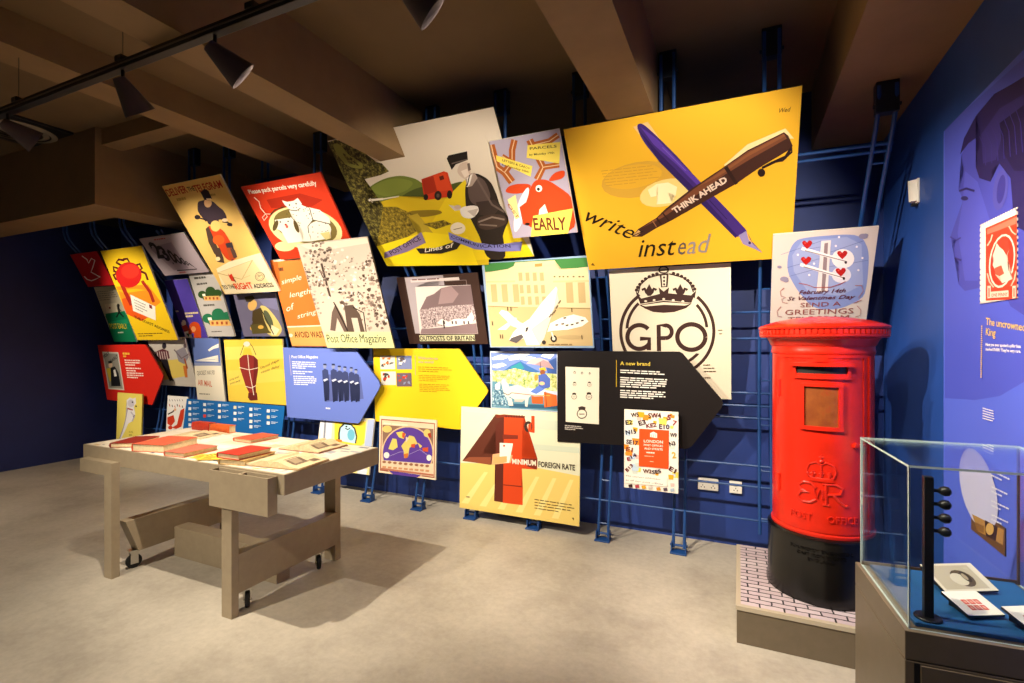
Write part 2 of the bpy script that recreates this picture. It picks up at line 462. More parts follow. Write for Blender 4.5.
POSTERS = [
('hand', 'poster', 'small red poster with a thin white line drawing of a hand', 'poster', (-6.9285, 3.4048, 2.1627), 0.46098, 0, '#701014', 0.016, [(-2772, 0), (2772, 0), (2772, 4063), (-2772, 4063)], 
  '0 1 -554,0,1108,0,0,813,-1108,0;1 1 -124,742,120,-95,45,13,-124,99;1 0 -4,647,-5,-93,11,23,39,83;1 0 -9,554,221,103,3,22,-213,-102;1 0 212,657,70,-42,43,1,-110,63;1 0 282,615,-207,-140,31,-10,219,151;1 0 75,475,-194,-126,46,12,179,104;1 0 -119,349,254,-141,46,10,-254,143;1 0 135,208,-226,-24,-5,-24,277,58;1 0 -91,184,-171,-27,-23,-25,189,28;1 0 -262,157,-137,43,-41,-20,155,-48;1 0 -399,200,-50,75,-46,-16,55,-79;1 1 3,561,104,47,-12,8,-104,-46', 
  []),
('crab', 'poster', 'tall yellow poster with a red crab holding a white letter', 'poster', (-6.1746, 3.5972, 1.5181), 0.3641, 0, '#d8d4cc', 0.016, [(-3821, 0), (3821, 0), (3821, 10714), (-3821, 10714)], 
  '2 1 -764,0,1528,0,0,2143,-1528,0;3 1 -722,1315,1188,-6,221,-411,-342,-126,-1088,-41;4 1 -724,1016,381,56,603,-437,-545,-165,-479,181,0,149;5 1 -724,1228,708,3,352,-43,-855,-39;6 1 -170,1799,-134,65,-87,-17,153,-87;6 0 -304,1864,75,26,11,47,-173,-90;6 0 -229,1890,185,-30,42,46,-216,31;6 1 -81,1781,235,29,-52,28,-174,-10;6 0 154,1810,-20,117,-63,-40,31,-49;6 0 134,1927,-183,5,-24,-47,144,2;6 1 -353,1746,-182,41,25,-41,99,-44;6 0 -535,1787,-70,-134,84,28,11,65;6 0 -605,1653,154,-50,58,44,-128,34;6 1 -422,1648,-261,-52,70,-18,192,24;6 0 -683,1596,21,-141,89,21,-40,102;6 1 320,1723,117,26,61,40,-179,-20;6 0 437,1749,10,-74,73,-9,-22,123;6 0 447,1675,-107,-25,22,-41,158,57;6 1 321,1609,181,-71,77,29,-198,83;6 0 502,1538,-16,-138,82,11,11,156;7 1 -552,1410,11,-279,155,32,-12,274;7 0 -541,1131,39,-284,156,36,-40,280;7 1 256,1383,130,-254,111,28,-132,260;7 0 386,1129,-14,-232,112,19,13,241;8 1 382,1529,-78,-86,-116,-76,-144,-58,-158,-35,-156,-8,-139,21,-107,49,-63,70,-13,85,38,91,85,87,122,75,147,56,157,31,151,4,132,-23,101,-47,60,-68,14,-81;9 1 341,1614,-47,-49,-73,-42,-93,-31,-103,-18,-104,-3,-94,13,-74,28,-47,40,-16,48,19,51,49,49,76,42,94,30,103,17,102,2,91,-14,72,-28,46,-39,15,-47;10 1 -316,1113,734,-309,-173,-326,-705,246;11 1 -251,999,43,-17,-7,-21,-43,18;11 0 -199,978,52,-21,-8,-21,-52,22;11 0 -139,954,70,-29,-7,-20,-70,28;11 0 -61,922,29,-12,-7,-21,-29,12;11 0 -23,907,69,-29,-7,-20,-69,28;11 0 54,875,48,-19,-7,-21,-48,19;11 0 -275,930,38,-15,-7,-21,-38,15;11 0 -229,911,30,-12,-7,-21,-30,13;11 0 -190,896,36,-15,-7,-20,-36,14;11 0 -146,878,26,-11,-7,-20,-26,10;11 0 -112,864,30,-12,-7,-21,-30,12;11 0 -74,849,49,-20,-7,-21,-49,20;11 0 -17,826,64,-26,-7,-21,-64,26;11 0 -299,861,66,-27,-7,-21,-67,27;11 0 -224,831,51,-21,-7,-21,-52,21;11 0 -165,807,58,-24,-7,-21,-58,24;11 0 -99,780,59,-24,-7,-21,-59,24;11 0 -32,753,33,-13,-7,-21,-33,13;11 0 10,736,57,-23,-7,-21,-57,23;11 0 -324,791,41,-16,-7,-21,-41,16;11 0 -274,771,67,-27,-7,-21,-68,27;11 0 -199,741,37,-15,-7,-21,-37,15;11 0 -154,723,53,-21,-7,-21,-53,21;12 1 228,861,89,-30,-31,-85,-90,30;13 2 -652,166,123,2,3,-20,-123,-1;13 0 -507,168,75,1,3,-20,-76,0;13 0 -411,169,162,2,2,-19,-161,-2;13 0 -228,171,162,2,3,-19,-162,-2;13 0 -45,173,112,2,3,-19,-112,-2;13 0 88,175,75,1,3,-19,-75,-1;13 0 184,176,111,1,3,-19,-111,-1;13 0 -645,111,133,1,3,-19,-133,-2;13 0 -490,113,104,1,2,-19,-104,-2;13 0 -365,114,71,1,3,-19,-71,-1;13 0 -273,116,166,2,3,-19,-166,-3', 
  [(18, '#2a2018', 'THE COAST ADDRESS', -0.2591, 0.274, -0.3468, 0.5743, 0.0365, 1, 0)]),
('number', 'poster', 'pale lilac poster printed with big slanted black numerals', 'poster', (-5.3651, 3.4196, 2.221), 0.63116, 0, '#d8d4cc', 0.016, [(-3684, 0), (3684, 0), (3684, 4405), (-3684, 4405)], 
  '14 1 -737,0,1474,0,0,881,-1474,0;15 1 -285,830,76,1,-7,-26,-76,-1;15 0 -195,831,45,0,-6,-26,-46,0;15 0 -136,831,57,1,-7,-26,-56,0;15 0 -65,832,85,1,-6,-26,-86,-1;15 0 34,833,56,0,-6,-25,-56,-1;16 1 -606,664,799,63,-1,-607,-506,-18;17 8 -232,82,655,-6,1,23,-633,10;17 0 423,76,-106,168,-40,-20,147,-125;18 1 -182,58,60,1,-17,-31,-60,-1;18 0 -113,59,42,1,-17,-31,-42,0;18 0 -62,60,78,1,-16,-30,-79,-1;18 0 26,61,14,1,-16,-30,-15,-1', 
  [(4, '#1c1418', '2', -0.2816, 0.2095, 0.0053, 0.1259, 0.1836, 3, 0), (5, '#1c1418', '3', -0.1768, 0.1737, 0.0155, 0.0954, 0.169, 3, 0), (6, '#1c1418', ',', -0.1021, 0.1334, 0.026, 0.0177, 0.0484, 3, 0), (7, '#1c1418', '0', -0.0744, 0.1366, 0.0144, 0.0791, 0.1543, 3, 0), (8, '#1c1418', '0', -0.0053, 0.1195, 0.0306, 0.0672, 0.1234, 3, 0), (9, '#1c1418', '0', 0.0535, 0.1048, 0.0286, 0.0518, 0.086, 3, 0), (10, '#1c1418', '0', 0.1022, 0.0927, 0.0182, 0.0388, 0.0545, 3, 0)]),
('green', 'poster', 'narrow cream poster with a dark walking figure on a green field', 'poster', (-7.0841, 3.7459, 1.4954), 0.31803, 0, '#d8d4cc', 0.016, [(-2415, 0), (2415, 0), (2415, 7152), (-2415, 7152)], 
  '19 1 -483,0,966,0,0,1430,-966,0;20 1 -436,1317,98,1,0,-13,-99,-1;20 0 -319,1318,97,1,0,-13,-98,-1;20 0 -203,1319,51,1,-1,-13,-51,-1;20 0 -134,1320,52,1,0,-13,-53,-1;20 0 -63,1321,52,1,0,-13,-53,-1;20 0 7,1322,77,1,-1,-13,-76,-1;20 0 102,1323,84,1,0,-13,-85,-1;20 0 204,1324,71,1,0,-13,-71,-1;20 0 -438,1264,98,2,0,-13,-98,-2;20 0 -321,1266,57,1,0,-13,-57,-1;20 0 -246,1267,75,1,0,-13,-75,-1;20 0 -153,1268,81,1,0,-13,-81,-1;20 0 -53,1269,62,1,-1,-13,-62,-1;20 0 27,1270,127,2,0,-13,-127,-1;20 0 172,1272,117,2,0,-13,-117,-2;20 0 -439,1212,143,2,0,-13,-143,-2;20 0 -278,1214,103,2,0,-13,-103,-2;20 0 -156,1216,114,2,-1,-13,-114,-2;20 0 -24,1218,113,2,-1,-13,-112,-2;20 0 107,1220,108,2,0,-13,-109,-2;20 0 233,1222,99,1,0,-13,-99,-1;20 0 -441,1159,117,2,-1,-13,-116,-2;20 0 -306,1162,56,1,0,-14,-56,-1;20 0 -231,1163,52,1,-1,-13,-52,-1;20 0 -161,1164,149,2,0,-13,-149,-2;20 0 6,1167,93,1,-1,-13,-92,-1;20 0 117,1169,152,2,0,-13,-153,-2;20 0 287,1171,74,2,0,-13,-74,-2;20 0 -442,1107,131,2,0,-13,-131,-3;20 0 -293,1109,126,3,0,-13,-126,-3;20 0 -149,1112,152,3,0,-13,-152,-3;21 1 -290,992,515,21,19,-224,-580,-24;22 1 -86,892,-7,-8,-11,-7,-13,-6,-14,-3,-15,-1,-12,2,-10,4,-6,6,-2,7,3,8,7,8,11,7,13,6,14,3,15,1,12,-2,10,-4,6,-6,2,-7;23 1 -411,748,847,54,47,-111,0,-691,-966,0,0,288;23 1 -446,694,791,57,72,-607,-838,-35;24 1 -350,537,758,63,25,-114,-790,-65;25 1 320,936,-12,-16,-17,-14,-21,-11,-21,-7,-20,-2,-17,3,-13,8,-6,12,0,14,6,16,13,16,17,14,20,11,21,7,21,1,17,-3,12,-7,7,-12,0,-15;26 1 187,897,-36,-131,103,10,35,129;26 1 184,780,-202,-128,38,-17,202,127;26 1 176,760,111,-123,54,22,-111,123;26 1 200,855,100,-58,32,17,-101,59;27 2 -166,264,71,2,-2,-34,-71,-3;27 0 -85,267,58,2,-2,-35,-58,-2;27 0 -17,269,54,2,-2,-35,-54,-2;27 0 46,271,27,1,-2,-34,-26,-1', 
  [(13, '#e8c820', 'POST EARLY', -0.2065, 0.176, -0.011, 0.366, 0.0723, 1, 0)]),
('purple', 'poster', 'narrow violet poster with white lettering above a red squirrel and a small boy', 'poster', (-5.686, 3.7401, 1.5422), 0.35199, 0, '#d8d4cc', 0.016, [(-2021, 0), (2021, 0), (2021, 6846), (-2021, 6846)], 
  '28 1 -404,0,808,0,0,1369,-808,0;29 1 -404,664,9,1,-1,-37,-8,0;29 0 -388,665,29,1,-2,-37,-29,-1;29 0 -352,666,57,2,-2,-37,-57,-2;30 1 -103,609,46,1,-4,-42,-46,-1;30 0 -46,610,34,0,-3,-41,-35,-1;30 0 -1,611,34,0,-4,-41,-33,-1;30 0 44,611,42,1,-3,-41,-43,-1;30 0 97,612,75,2,-3,-42,-75,-1;30 0 183,614,60,1,-3,-41,-60,-2;30 0 254,615,29,0,-3,-41,-30,0;30 0 294,616,31,0,-3,-41,-32,-1;30 0 336,616,32,1,-3,-41,-32,-1;30 0 -110,539,50,1,-4,-42,-50,-1;30 0 -49,540,40,1,-4,-41,-40,-1;30 0 2,541,63,2,-4,-42,-63,-1;30 0 76,543,36,1,-4,-42,-36,-1;30 0 122,544,26,0,-4,-41,-25,-1;31 1 -182,358,-17,-24,-23,-21,-28,-17,-30,-11,-28,-3,-24,4,-17,11,-9,18,0,21,9,25,17,23,24,22,28,17,29,10,28,3,23,-4,18,-11,9,-18,0,-21;32 1 -383,290,187,33,70,-143,-229,-34;33 1 -366,146,240,34,-24,-180,-247,0;34 1 -311,109,121,0,-75,-90;35 1 260,246,-32,-43,-48,-39,-59,-31,-65,-19,-64,-7,-57,8,-44,20,-27,32,-7,40,13,44,33,43,49,39,60,30,64,19,64,6,56,-8,43,-21,26,-31,8,-39;35 1 22,214,267,49,-121,-263,-156,0,-102,0;36 1 89,213,-16,-22,-22,-19,-26,-16,-28,-10,-28,-3,-23,4,-18,10,-10,16,-1,20,7,22,16,21,22,20,26,15,29,10,27,3,23,-4,18,-10,10,-16,1,-19;35 1 -72,143,-14,-19,-20,-18,-24,-14,-25,-9,-24,-3,-21,3,-16,9,-8,15,-1,18,7,20,14,19,20,18,24,14,25,9,24,3,21,-3,15,-10,9,-14,1,-18;37 1 -371,423,59,-36,27,17,-59,36', 
  []),
('houses', 'poster', 'light grey poster with two rows of green trees and small cottages', 'poster', (-5.1987, 3.6965, 1.5562), 0.31784, 0, '#d8d4cc', 0.016, [(-2208, 0), (2208, 0), (2208, 7053), (-2208, 7053)], 
  '38 1 -442,0,884,0,0,1411,-884,0;39 1 -296,1340,136,1,1,-46,-136,-1;39 0 -145,1341,66,1,1,-46,-65,-1;39 0 -64,1342,76,0,1,-45,-75,-1;39 0 27,1342,53,1,2,-46,-53,0;39 1 -276,1203,105,2,5,-39,-105,-2;39 0 -157,1205,85,2,5,-38,-85,-2;39 0 -58,1207,54,2,5,-39,-54,-1;39 0 9,1209,58,1,5,-38,-58,-2;40 1 -62,948,-19,-25,-30,-22,-38,-18,-44,-10,-45,-2,-40,5,-33,14,-22,19,-9,24,5,26,19,26,31,22,39,17,43,10,45,2,40,-6,32,-13,22,-19,9,-24;40 1 255,1012,-21,-29,-33,-25,-44,-20,-50,-12,-51,-3,-46,7,-38,15,-25,23,-10,28,6,29,21,30,35,25,44,20,50,11,50,2,46,-6,37,-16,24,-22,11,-27;40 1 438,954,-19,-26,-30,-23,-39,-18,-44,-11,-45,-3,-42,6,-34,14,-22,20,-9,25,5,27,19,26,30,23,40,18,44,10,45,3,41,-6,33,-14,22,-20,9,-23,0,-6;40 1 313,908,-19,-28,-32,-25,-42,-18,-47,-12,-48,-3,-45,6,-36,15,-24,21,-9,27,5,28,21,28,32,25,42,18,48,12,47,2,44,-6,35,-15,24,-21,9,-26;40 1 59,905,-19,-27,-31,-23,-41,-19,-46,-11,-46,-2,-43,5,-34,14,-24,21,-9,25,6,28,20,26,31,24,41,18,46,11,46,2,43,-6,34,-14,22,-20,10,-25;41 1 -179,914,511,-7,29,-103,-546,13;42 1 -130,894,57,-2,-16,-52,-57,2;42 1 -9,889,56,-2,-15,-51,-57,2;42 1 111,885,56,-2,-15,-51,-56,2;42 1 230,880,55,-2,-15,-51,-55,2;43 1 -193,966,97,2,-3,-49,-97,-2;44 1 -87,417,-23,-33,-38,-29,-49,-23,-56,-15,-57,-4,-52,6,-42,16,-28,25,-10,27,0,10,6,27,24,33,39,30,50,23,56,14,56,4,51,-7,41,-16,28,-24,11,-31;44 1 315,507,-26,-37,-43,-34,-55,-26,-63,-17,-64,-5,-59,8,-48,18,-32,29,-13,35,8,39,27,38,44,33,56,26,63,16,63,4,58,-7,47,-19,31,-28,13,-35;44 1 442,352,-7,-3,-56,-15,-57,-5,-52,7,-43,17,-28,25,-12,32,6,35,24,34,39,30,50,24,56,14,56,4,24,-3;44 1 389,375,-25,-36,-41,-32,-52,-26,-60,-16,-61,-5,-56,7,-45,17,-31,27,-12,34,7,37,26,36,41,33,54,25,59,15,61,5,55,-7,44,-18,30,-27,12,-33;44 1 68,364,-25,-34,-39,-31,-52,-25,-58,-15,-59,-5,-55,6,-44,17,-29,26,-12,32,7,36,26,35,40,31,52,24,58,15,59,4,54,-6,43,-17,29,-26,11,-32;41 1 -235,370,647,5,30,-108,0,-24,-684,2;42 1 -173,345,73,-1,-21,-67,-72,1;42 1 -19,343,72,-2,-20,-66,-72,1;42 1 133,340,71,-1,-20,-66,-70,1;42 1 283,337,70,-1,-19,-65,-70,1;43 1 -253,437,124,4,-4,-63,-124,-4;45 1 -263,733,119,1,-6,-39,-119,-1;45 0 -129,734,60,1,-7,-39,-60,-1;45 0 -55,735,40,0,-6,-39,-40,0;45 0 -1,735,42,1,-6,-39,-42,-1;45 0 55,736,43,0,-6,-39,-43,0;46 1 -268,124,76,1,-5,-23,-75,-1;46 0 -179,125,95,2,-4,-23,-96,-2;46 0 -71,127,83,1,-5,-23,-82,-1;46 0 25,128,45,1,-4,-23,-46,-1', 
  []),
('telegram', 'poster', 'tall cream poster of a messenger on a red motorbike above a large envelope', 'poster', (-4.4897, 3.5185, 1.9924), 0.58225, 0, '#e8dcc0', 0.016, [(-4019, 0), (4019, 0), (4019, 11399), (-4019, 11399)], 
  '47 1 -804,0,1608,0,0,2280,-1608,0;48 1 -622,578,475,121,951,114,0,-692,-8,-121,-743,0,-846,10;49 4 -606,2027,36,0,-10,-51,-36,1;49 0 -560,2026,78,-1,-10,-50,-78,1;49 0 -472,2025,64,-1,-9,-50,-65,1;49 0 -398,2024,49,-1,-9,-50,-50,1;49 1 280,1993,22,-1,-4,-36,-21,1;49 0 309,1992,62,-1,-3,-36,-63,1;49 0 378,1991,26,0,-3,-36,-26,0;49 0 411,1991,40,-1,-3,-35,-40,0;50 1 -62,1905,34,2,25,1,29,2,27,1,40,2,30,-1,36,-5,35,-8,51,-14,31,-14,29,-20,19,-23,21,-36,16,-24,18,-24,17,-19,24,-25,13,-20,8,-28,1,-30,-5,-47,-11,-27,-22,-20,-30,-9,-53,-3,-32,-1,-27,3,-18,6,-17,10,-13,1,-17,-9,-17,-16,-25,-33,-28,-18,-44,-11,-52,-3,-88,5,-46,8,-30,17,-7,23,12,39,2,27,-9,27,-17,23,-34,30,-19,21,-13,20,-6,17,-2,23,6,19,15,28,22,30,40,48,27,27,29,19;51 1 248,1842,-25,-24,-31,-21,-36,-15,-36,-9,-33,0,-27,7,-18,15,-7,20,5,24,15,26,25,24,32,21,36,15,35,8,33,0,26,-7,18,-15,7,-20,-4,-24;52 1 109,2054,146,46,74,-47,-18,-142,-90,-17,-118,20;53 1 172,1933,128,-15,-27,-24,-110,13;50 1 -230,1687,55,-164,95,31,-55,162;54 1 -247,1623,-15,-13,-21,-10,-25,-8,-26,-3,-26,0,-23,5,-17,8,-9,11,-1,13,7,14,15,13,21,10,25,8,26,3,26,0,22,-5,17,-8,9,-12,2,-12;54 1 -345,1614,213,-74,31,24,-213,74;54 1 246,1468,116,-24,40,26,-125,29;54 0 362,1444,58,-75,47,22,-65,79;54 1 474,1405,-10,-9,-16,-8,-20,-6,-22,-2,-22,0,-20,4,-15,6,-10,9,-2,10,4,10,10,9,17,8,20,5,22,3,22,-1,19,-3,15,-7,10,-8,2,-10;55 1 419,1496,-11,-10,-17,-7,-22,-6,-24,-2,-24,1,-22,4,-17,6,-12,9,-3,10,3,10,12,10,17,7,22,5,24,3,24,-1,22,-4,17,-7,11,-9,4,-9;56 1 -39,1427,95,-36,53,-30,40,-40,19,-41,8,-65,4,-50,1,-62,-2,-61,-5,-94,-11,-59,-23,-54,-29,-39,-53,-45,-38,-22,-45,-12,-43,1,-62,14,-35,26,-26,52,-11,67,-4,116,-6,72,-11,68,-16,50,-26,59,-7,40,9,43,22,37,47,51,41,22,55,5;57 1 -286,1394,122,47,-85,-319,-20,-244,-33,-154,-130,167,23,245;58 1 25,1068,195,13,-95,-295,-185,-79;59 1 151,1409,-31,-31,-40,-26,-47,-20,-48,-11,-45,-2,-37,9,-25,19,-11,25,4,31,19,32,32,31,41,27,47,19,47,11,44,0,36,-9,24,-18,11,-25,-3,-30;60 1 59,1140,-30,-29,-43,-25,-51,-18,-55,-10,-52,0,-46,9,-33,17,-19,25,-1,29,16,30,31,29,43,24,51,18,54,9,52,0,45,-9,32,-17,19,-24,1,-28;57 1 -349,1013,161,-13,-48,-194,-59,-122,-179,38;61 1 -14,985,141,-11,-29,-218,-186,-24;62 1 80,978,106,-58,-39,-143,-112,-16;63 1 -345,776,-13,-13,-19,-11,-22,-8,-23,-5,-22,-1,-19,4,-13,7,-7,11,0,13,7,13,14,13,18,11,22,9,23,5,22,0,19,-4,13,-7,7,-11,0,-12;64 1 -657,489,1165,199,114,-495,-1232,-14;65 1 -664,483,602,-180,3,12,-591,180;65 0 -62,303,575,382,-10,7,-562,-377;66 1 -658,484,1165,200,2,9,-1164,-199;67 1 -10,328,237,51,1,7,-237,-50;68 1 -364,457,22,-40,78,34,1,-91,-6,-92,-112,27,1,72;69 1 -293,357,8,-106,27,8,-9,106;70 1 583,336,-10,-13,14,-3,11,14;70 0 573,323,-12,-12,12,-5,14,14;70 0 561,311,-15,-12,10,-6,17,13;70 0 546,299,-16,-10,7,-8,19,12;70 0 530,289,-18,-9,5,-10,20,11;70 0 512,280,-19,-8,2,-11,22,9;70 0 493,272,-20,-6,0,-12,22,7;70 0 473,266,-19,-4,-4,-12,23,4;70 0 454,262,-19,-2,-6,-13,21,3;70 0 435,260,-19,0,-8,-13,21,0;70 0 416,260,-17,2,-10,-12,19,-3;70 0 399,262,-15,4,-12,-12,17,-4;70 0 384,266,-13,6,-14,-11,15,-7;70 0 371,272,-10,7,-16,-9,12,-9;70 0 361,279,-8,10,-17,-9,9,-10;70 0 353,289,-4,10,-18,-7,5,-12;70 0 349,299,-2,12,-18,-5,2,-14;70 0 347,311,2,12,-18,-3,-2,-14;70 0 349,323,4,13,-17,-1,-5,-15;70 0 353,336,8,13,-16,1,-9,-15;70 0 361,349,10,12,-14,3,-12,-14;70 0 371,361,13,13,-12,4,-15,-14;70 0 384,374,15,11,-10,7,-17,-14;70 0 399,385,16,10,-7,8,-19,-11;70 0 415,395,18,9,-4,10,-21,-11;70 0 433,404,19,8,-2,10,-21,-8;70 0 452,412,20,5,0,12,-22,-7;70 0 472,417,19,4,3,12,-22,-4;70 0 491,421,19,2,6,12,-22,-2;70 0 510,423,18,0,8,12,-20,0;70 0 528,423,16,-2,11,12,-19,2;70 0 544,421,15,-4,13,11,-17,5;70 0 559,417,13,-6,14,11,-14,6;70 0 572,411,10,-7,16,9,-12,9;70 0 582,404,8,-9,16,8,-8,10;70 0 590,395,4,-11,17,7,-5,12;70 0 594,384,2,-11,17,5,-2,13;70 0 596,373,-1,-12,17,3,1,14;70 0 595,361,-5,-13,17,1,5,15;70 0 590,348,-7,-13,16,0,8,14;70 1 549,338,-7,-9,9,-2,7,10;70 0 542,329,-8,-8,7,-3,10,9;70 0 534,321,-10,-8,6,-4,11,9;70 0 524,313,-11,-7,4,-5,13,8;70 0 513,306,-13,-6,3,-6,14,7;70 0 500,300,-13,-5,1,-7,15,6;70 0 487,295,-13,-4,-1,-7,15,4;70 0 474,291,-13,-3,-3,-7,15,3;70 0 461,288,-14,-1,-3,-7,14,1;70 0 447,287,-12,0,-5,-7,14,0;70 0 435,287,-12,1,-6,-7,13,-1;70 0 423,288,-10,3,-8,-7,12,-3;70 0 413,291,-9,4,-9,-6,10,-5;70 0 404,295,-7,5,-10,-6,8,-5;70 0 397,300,-6,6,-10,-5,6,-7;70 0 391,306,-3,7,-11,-4,4,-8;70 0 388,313,-1,8,-11,-3,1,-9;70 0 387,321,1,8,-11,-1,-1,-10;70 0 388,329,3,9,-11,-1,-3,-9;70 0 391,338,5,9,-10,0,-6,-10;70 0 396,347,6,8,-8,2,-8,-10;70 0 402,355,9,8,-7,3,-10,-9;70 0 411,363,10,8,-6,4,-11,-9;70 0 421,371,11,7,-4,5,-13,-8;70 0 432,378,13,6,-3,6,-14,-7;70 0 445,384,13,5,-2,6,-14,-5;70 0 458,389,13,4,0,7,-15,-5;70 0 471,393,13,2,2,8,-15,-3;70 0 484,395,13,2,4,7,-15,-1;70 0 497,397,13,0,5,7,-14,0;70 0 510,397,11,-2,7,7,-13,2;70 0 521,395,11,-2,7,6,-11,3;70 0 532,393,8,-4,9,6,-10,4;70 0 540,389,7,-6,10,6,-8,6;70 0 547,383,6,-6,10,5,-6,7;70 0 553,377,3,-7,10,4,-3,8;70 0 556,370,1,-7,11,3,-2,8;70 0 557,363,0,-9,10,2,1,10;70 0 557,354,-3,-8,10,1,3,9;70 0 554,346,-5,-9,9,0,6,10;70 1 433,370,13,0,-6,-13,-13,0;70 0 449,370,20,0,-6,-12,-20,-1;70 0 472,370,18,0,-6,-12,-18,0;70 0 493,370,15,0,-6,-12,-15,0;70 0 511,370,15,0,-6,-12,-15,0;70 0 529,370,13,0,-6,-12,-13,0;70 0 421,345,10,0,-6,-12,-10,0;70 0 434,345,23,0,-6,-12,-23,0;70 0 460,345,21,0,-6,-12,-21,0;70 0 484,345,4,0,-6,-12,-4,0', 
  [(3, '#b02a18', 'DELIVER', -0.3916, 1.0411, 0.0185, 0.2917, 0.0677, 2, 0), (4, '#503020', 'THE', -0.0891, 1.052, -0.0135, 0.0959, 0.0412, 2, 0), (5, '#b02a18', 'TELEGRAM', -0.003, 1.0317, 0.0061, 0.3684, 0.0654, 2, 0), (36, '#3a2c28', 'TO THE', -0.3732, 0.059, 0.0236, 0.1867, 0.0468, 1, 0), (37, '#e04018', 'RIGHT', -0.1894, 0.0501, 0.0025, 0.2583, 0.0701, 2, 0), (38, '#3a2c28', 'ADDRESS', 0.0818, 0.0501, 0.0117, 0.2729, 0.0475, 1, 0)]),
('postman', 'poster', 'small blue-grey poster of a man in a dark cap hugging a yellow parcel', 'poster', (-4.6238, 3.7697, 1.5544), 0.27236, 0, '#c8c4c0', 0.016, [(-3114, 0), (3114, 0), (3114, 4617), (-3114, 4617)], 
  '71 1 -623,0,1246,0,0,923,-1246,0;72 1 28,882,552,41,43,0,0,-379,-394,107;73 1 145,670,73,-10,51,-19,55,-39,49,-49,68,-88,42,-59,39,-64,27,-53,30,-74,4,-49,-21,-53,-40,-44,-84,-61,-20,-8,-167,0,-26,9,-112,63,-57,61,-35,92,-5,103,24,169,24,91,38,61;74 1 215,568,40,-9,27,-17,27,-35,22,-45,28,-79,12,-51,0,-51,-10,-39,-27,-50,-23,-17,-32,7,-34,29,-54,67,-28,47,-17,55,-2,49,13,71,13,37,21,25;75 1 -153,561,271,68,13,-278,64,-230,-353,3,-82,234;76 1 -3,650,-35,-32,-43,-26,-47,-17,-45,-6,-41,6,-31,16,-18,26,-4,33,11,37,24,36,36,32,43,26,47,16,45,5,40,-5,30,-17,18,-26,5,-32,-11,-36;77 1 -297,869,259,28,45,-77,-166,-69,-120,16;75 1 -198,369,-133,-175,111,18,115,131;75 0 -331,194,146,-79,71,69,-106,28;78 1 -60,182,-14,-21,-27,-18,-39,-15,-45,-9,-48,-3,-45,4,-39,10,-29,15,-15,19,0,21,14,21,28,18,39,15,45,9,48,2,45,-4,39,-10,28,-15,15,-19;79 1 -327,263,365,20,213,-207,-577,-22;80 1 308,254,207,-104,-142,-126,-135,14;81 1 96,600,127,-357,27,9,-127,356;81 0 223,243,73,-204,27,9,-73,204;82 1 62,206,-9,-13,-15,-11,-22,-9,-26,-5,-27,-2,-25,2,-22,6,-16,10,-8,11,0,13,8,13,16,11,22,9,26,5,27,2,25,-2,22,-7,15,-9,9,-11', 
  []),
('string', 'poster', 'orange poster with white handwritten lettering partly behind the tree photograph', 'poster', (-3.8936, 3.7002, 1.4521), 0.30912, 0, '#f0dcc0', 0.016, [(-2376, 0), (2376, 0), (2376, 8738), (-2376, 8738)], 
  '83 1 -475,0,950,0,0,1748,-950,0;84 1 213,1748,204,-2,-10,-32,-790,-3,0,37;85 1 -475,397,950,22,0,-409,-950,3;84 1 -475,422,950,15,0,-25,-950,-19;86 1 -298,1593,25,0,-5,-68,-25,0;86 0 -268,1593,40,1,-5,-68,-40,-1;86 0 -224,1594,26,1,-5,-68,-26,-1;86 0 -194,1595,18,0,-5,-68,-18,0;84 6 -379,229,-7,-11,-12,-10,-15,-8,-18,-6,-19,-1,-17,2,-8,3,0,55,14,7,18,5,18,2,18,-2,14,-6,10,-8,5,-10', 
  [(6, '#f6ead8', 'simple', -0.1592, 0.6335, 0.1332, 0.2817, 0.0499, 0, 0.35), (7, '#f6ead8', 'length', -0.099, 0.4999, 0.1115, 0.2885, 0.0507, 0, 0.35), (8, '#f6ead8', 'of', -0.1826, 0.3605, 0.2431, 0.1336, 0.0614, 0, 0.35), (9, '#f6ead8', 'string', -0.0651, 0.2861, 0.1738, 0.2729, 0.0482, 0, 0.35), (10, '#4a2c18', 'AVOID WASTE', -0.1657, 0.0924, -0.0035, 0.4301, 0.0649, 1, 0)]),
('parcels', 'poster', 'red poster of a white dog and spotted cats curled in a parcel with white heading', 'poster', (-3.4908, 3.4037, 2.2736), 0.63064, 0, '#c03018', 0.016, [(-4585, 0), (4585, 0), (4585, 7073), (-4585, 7073)], 
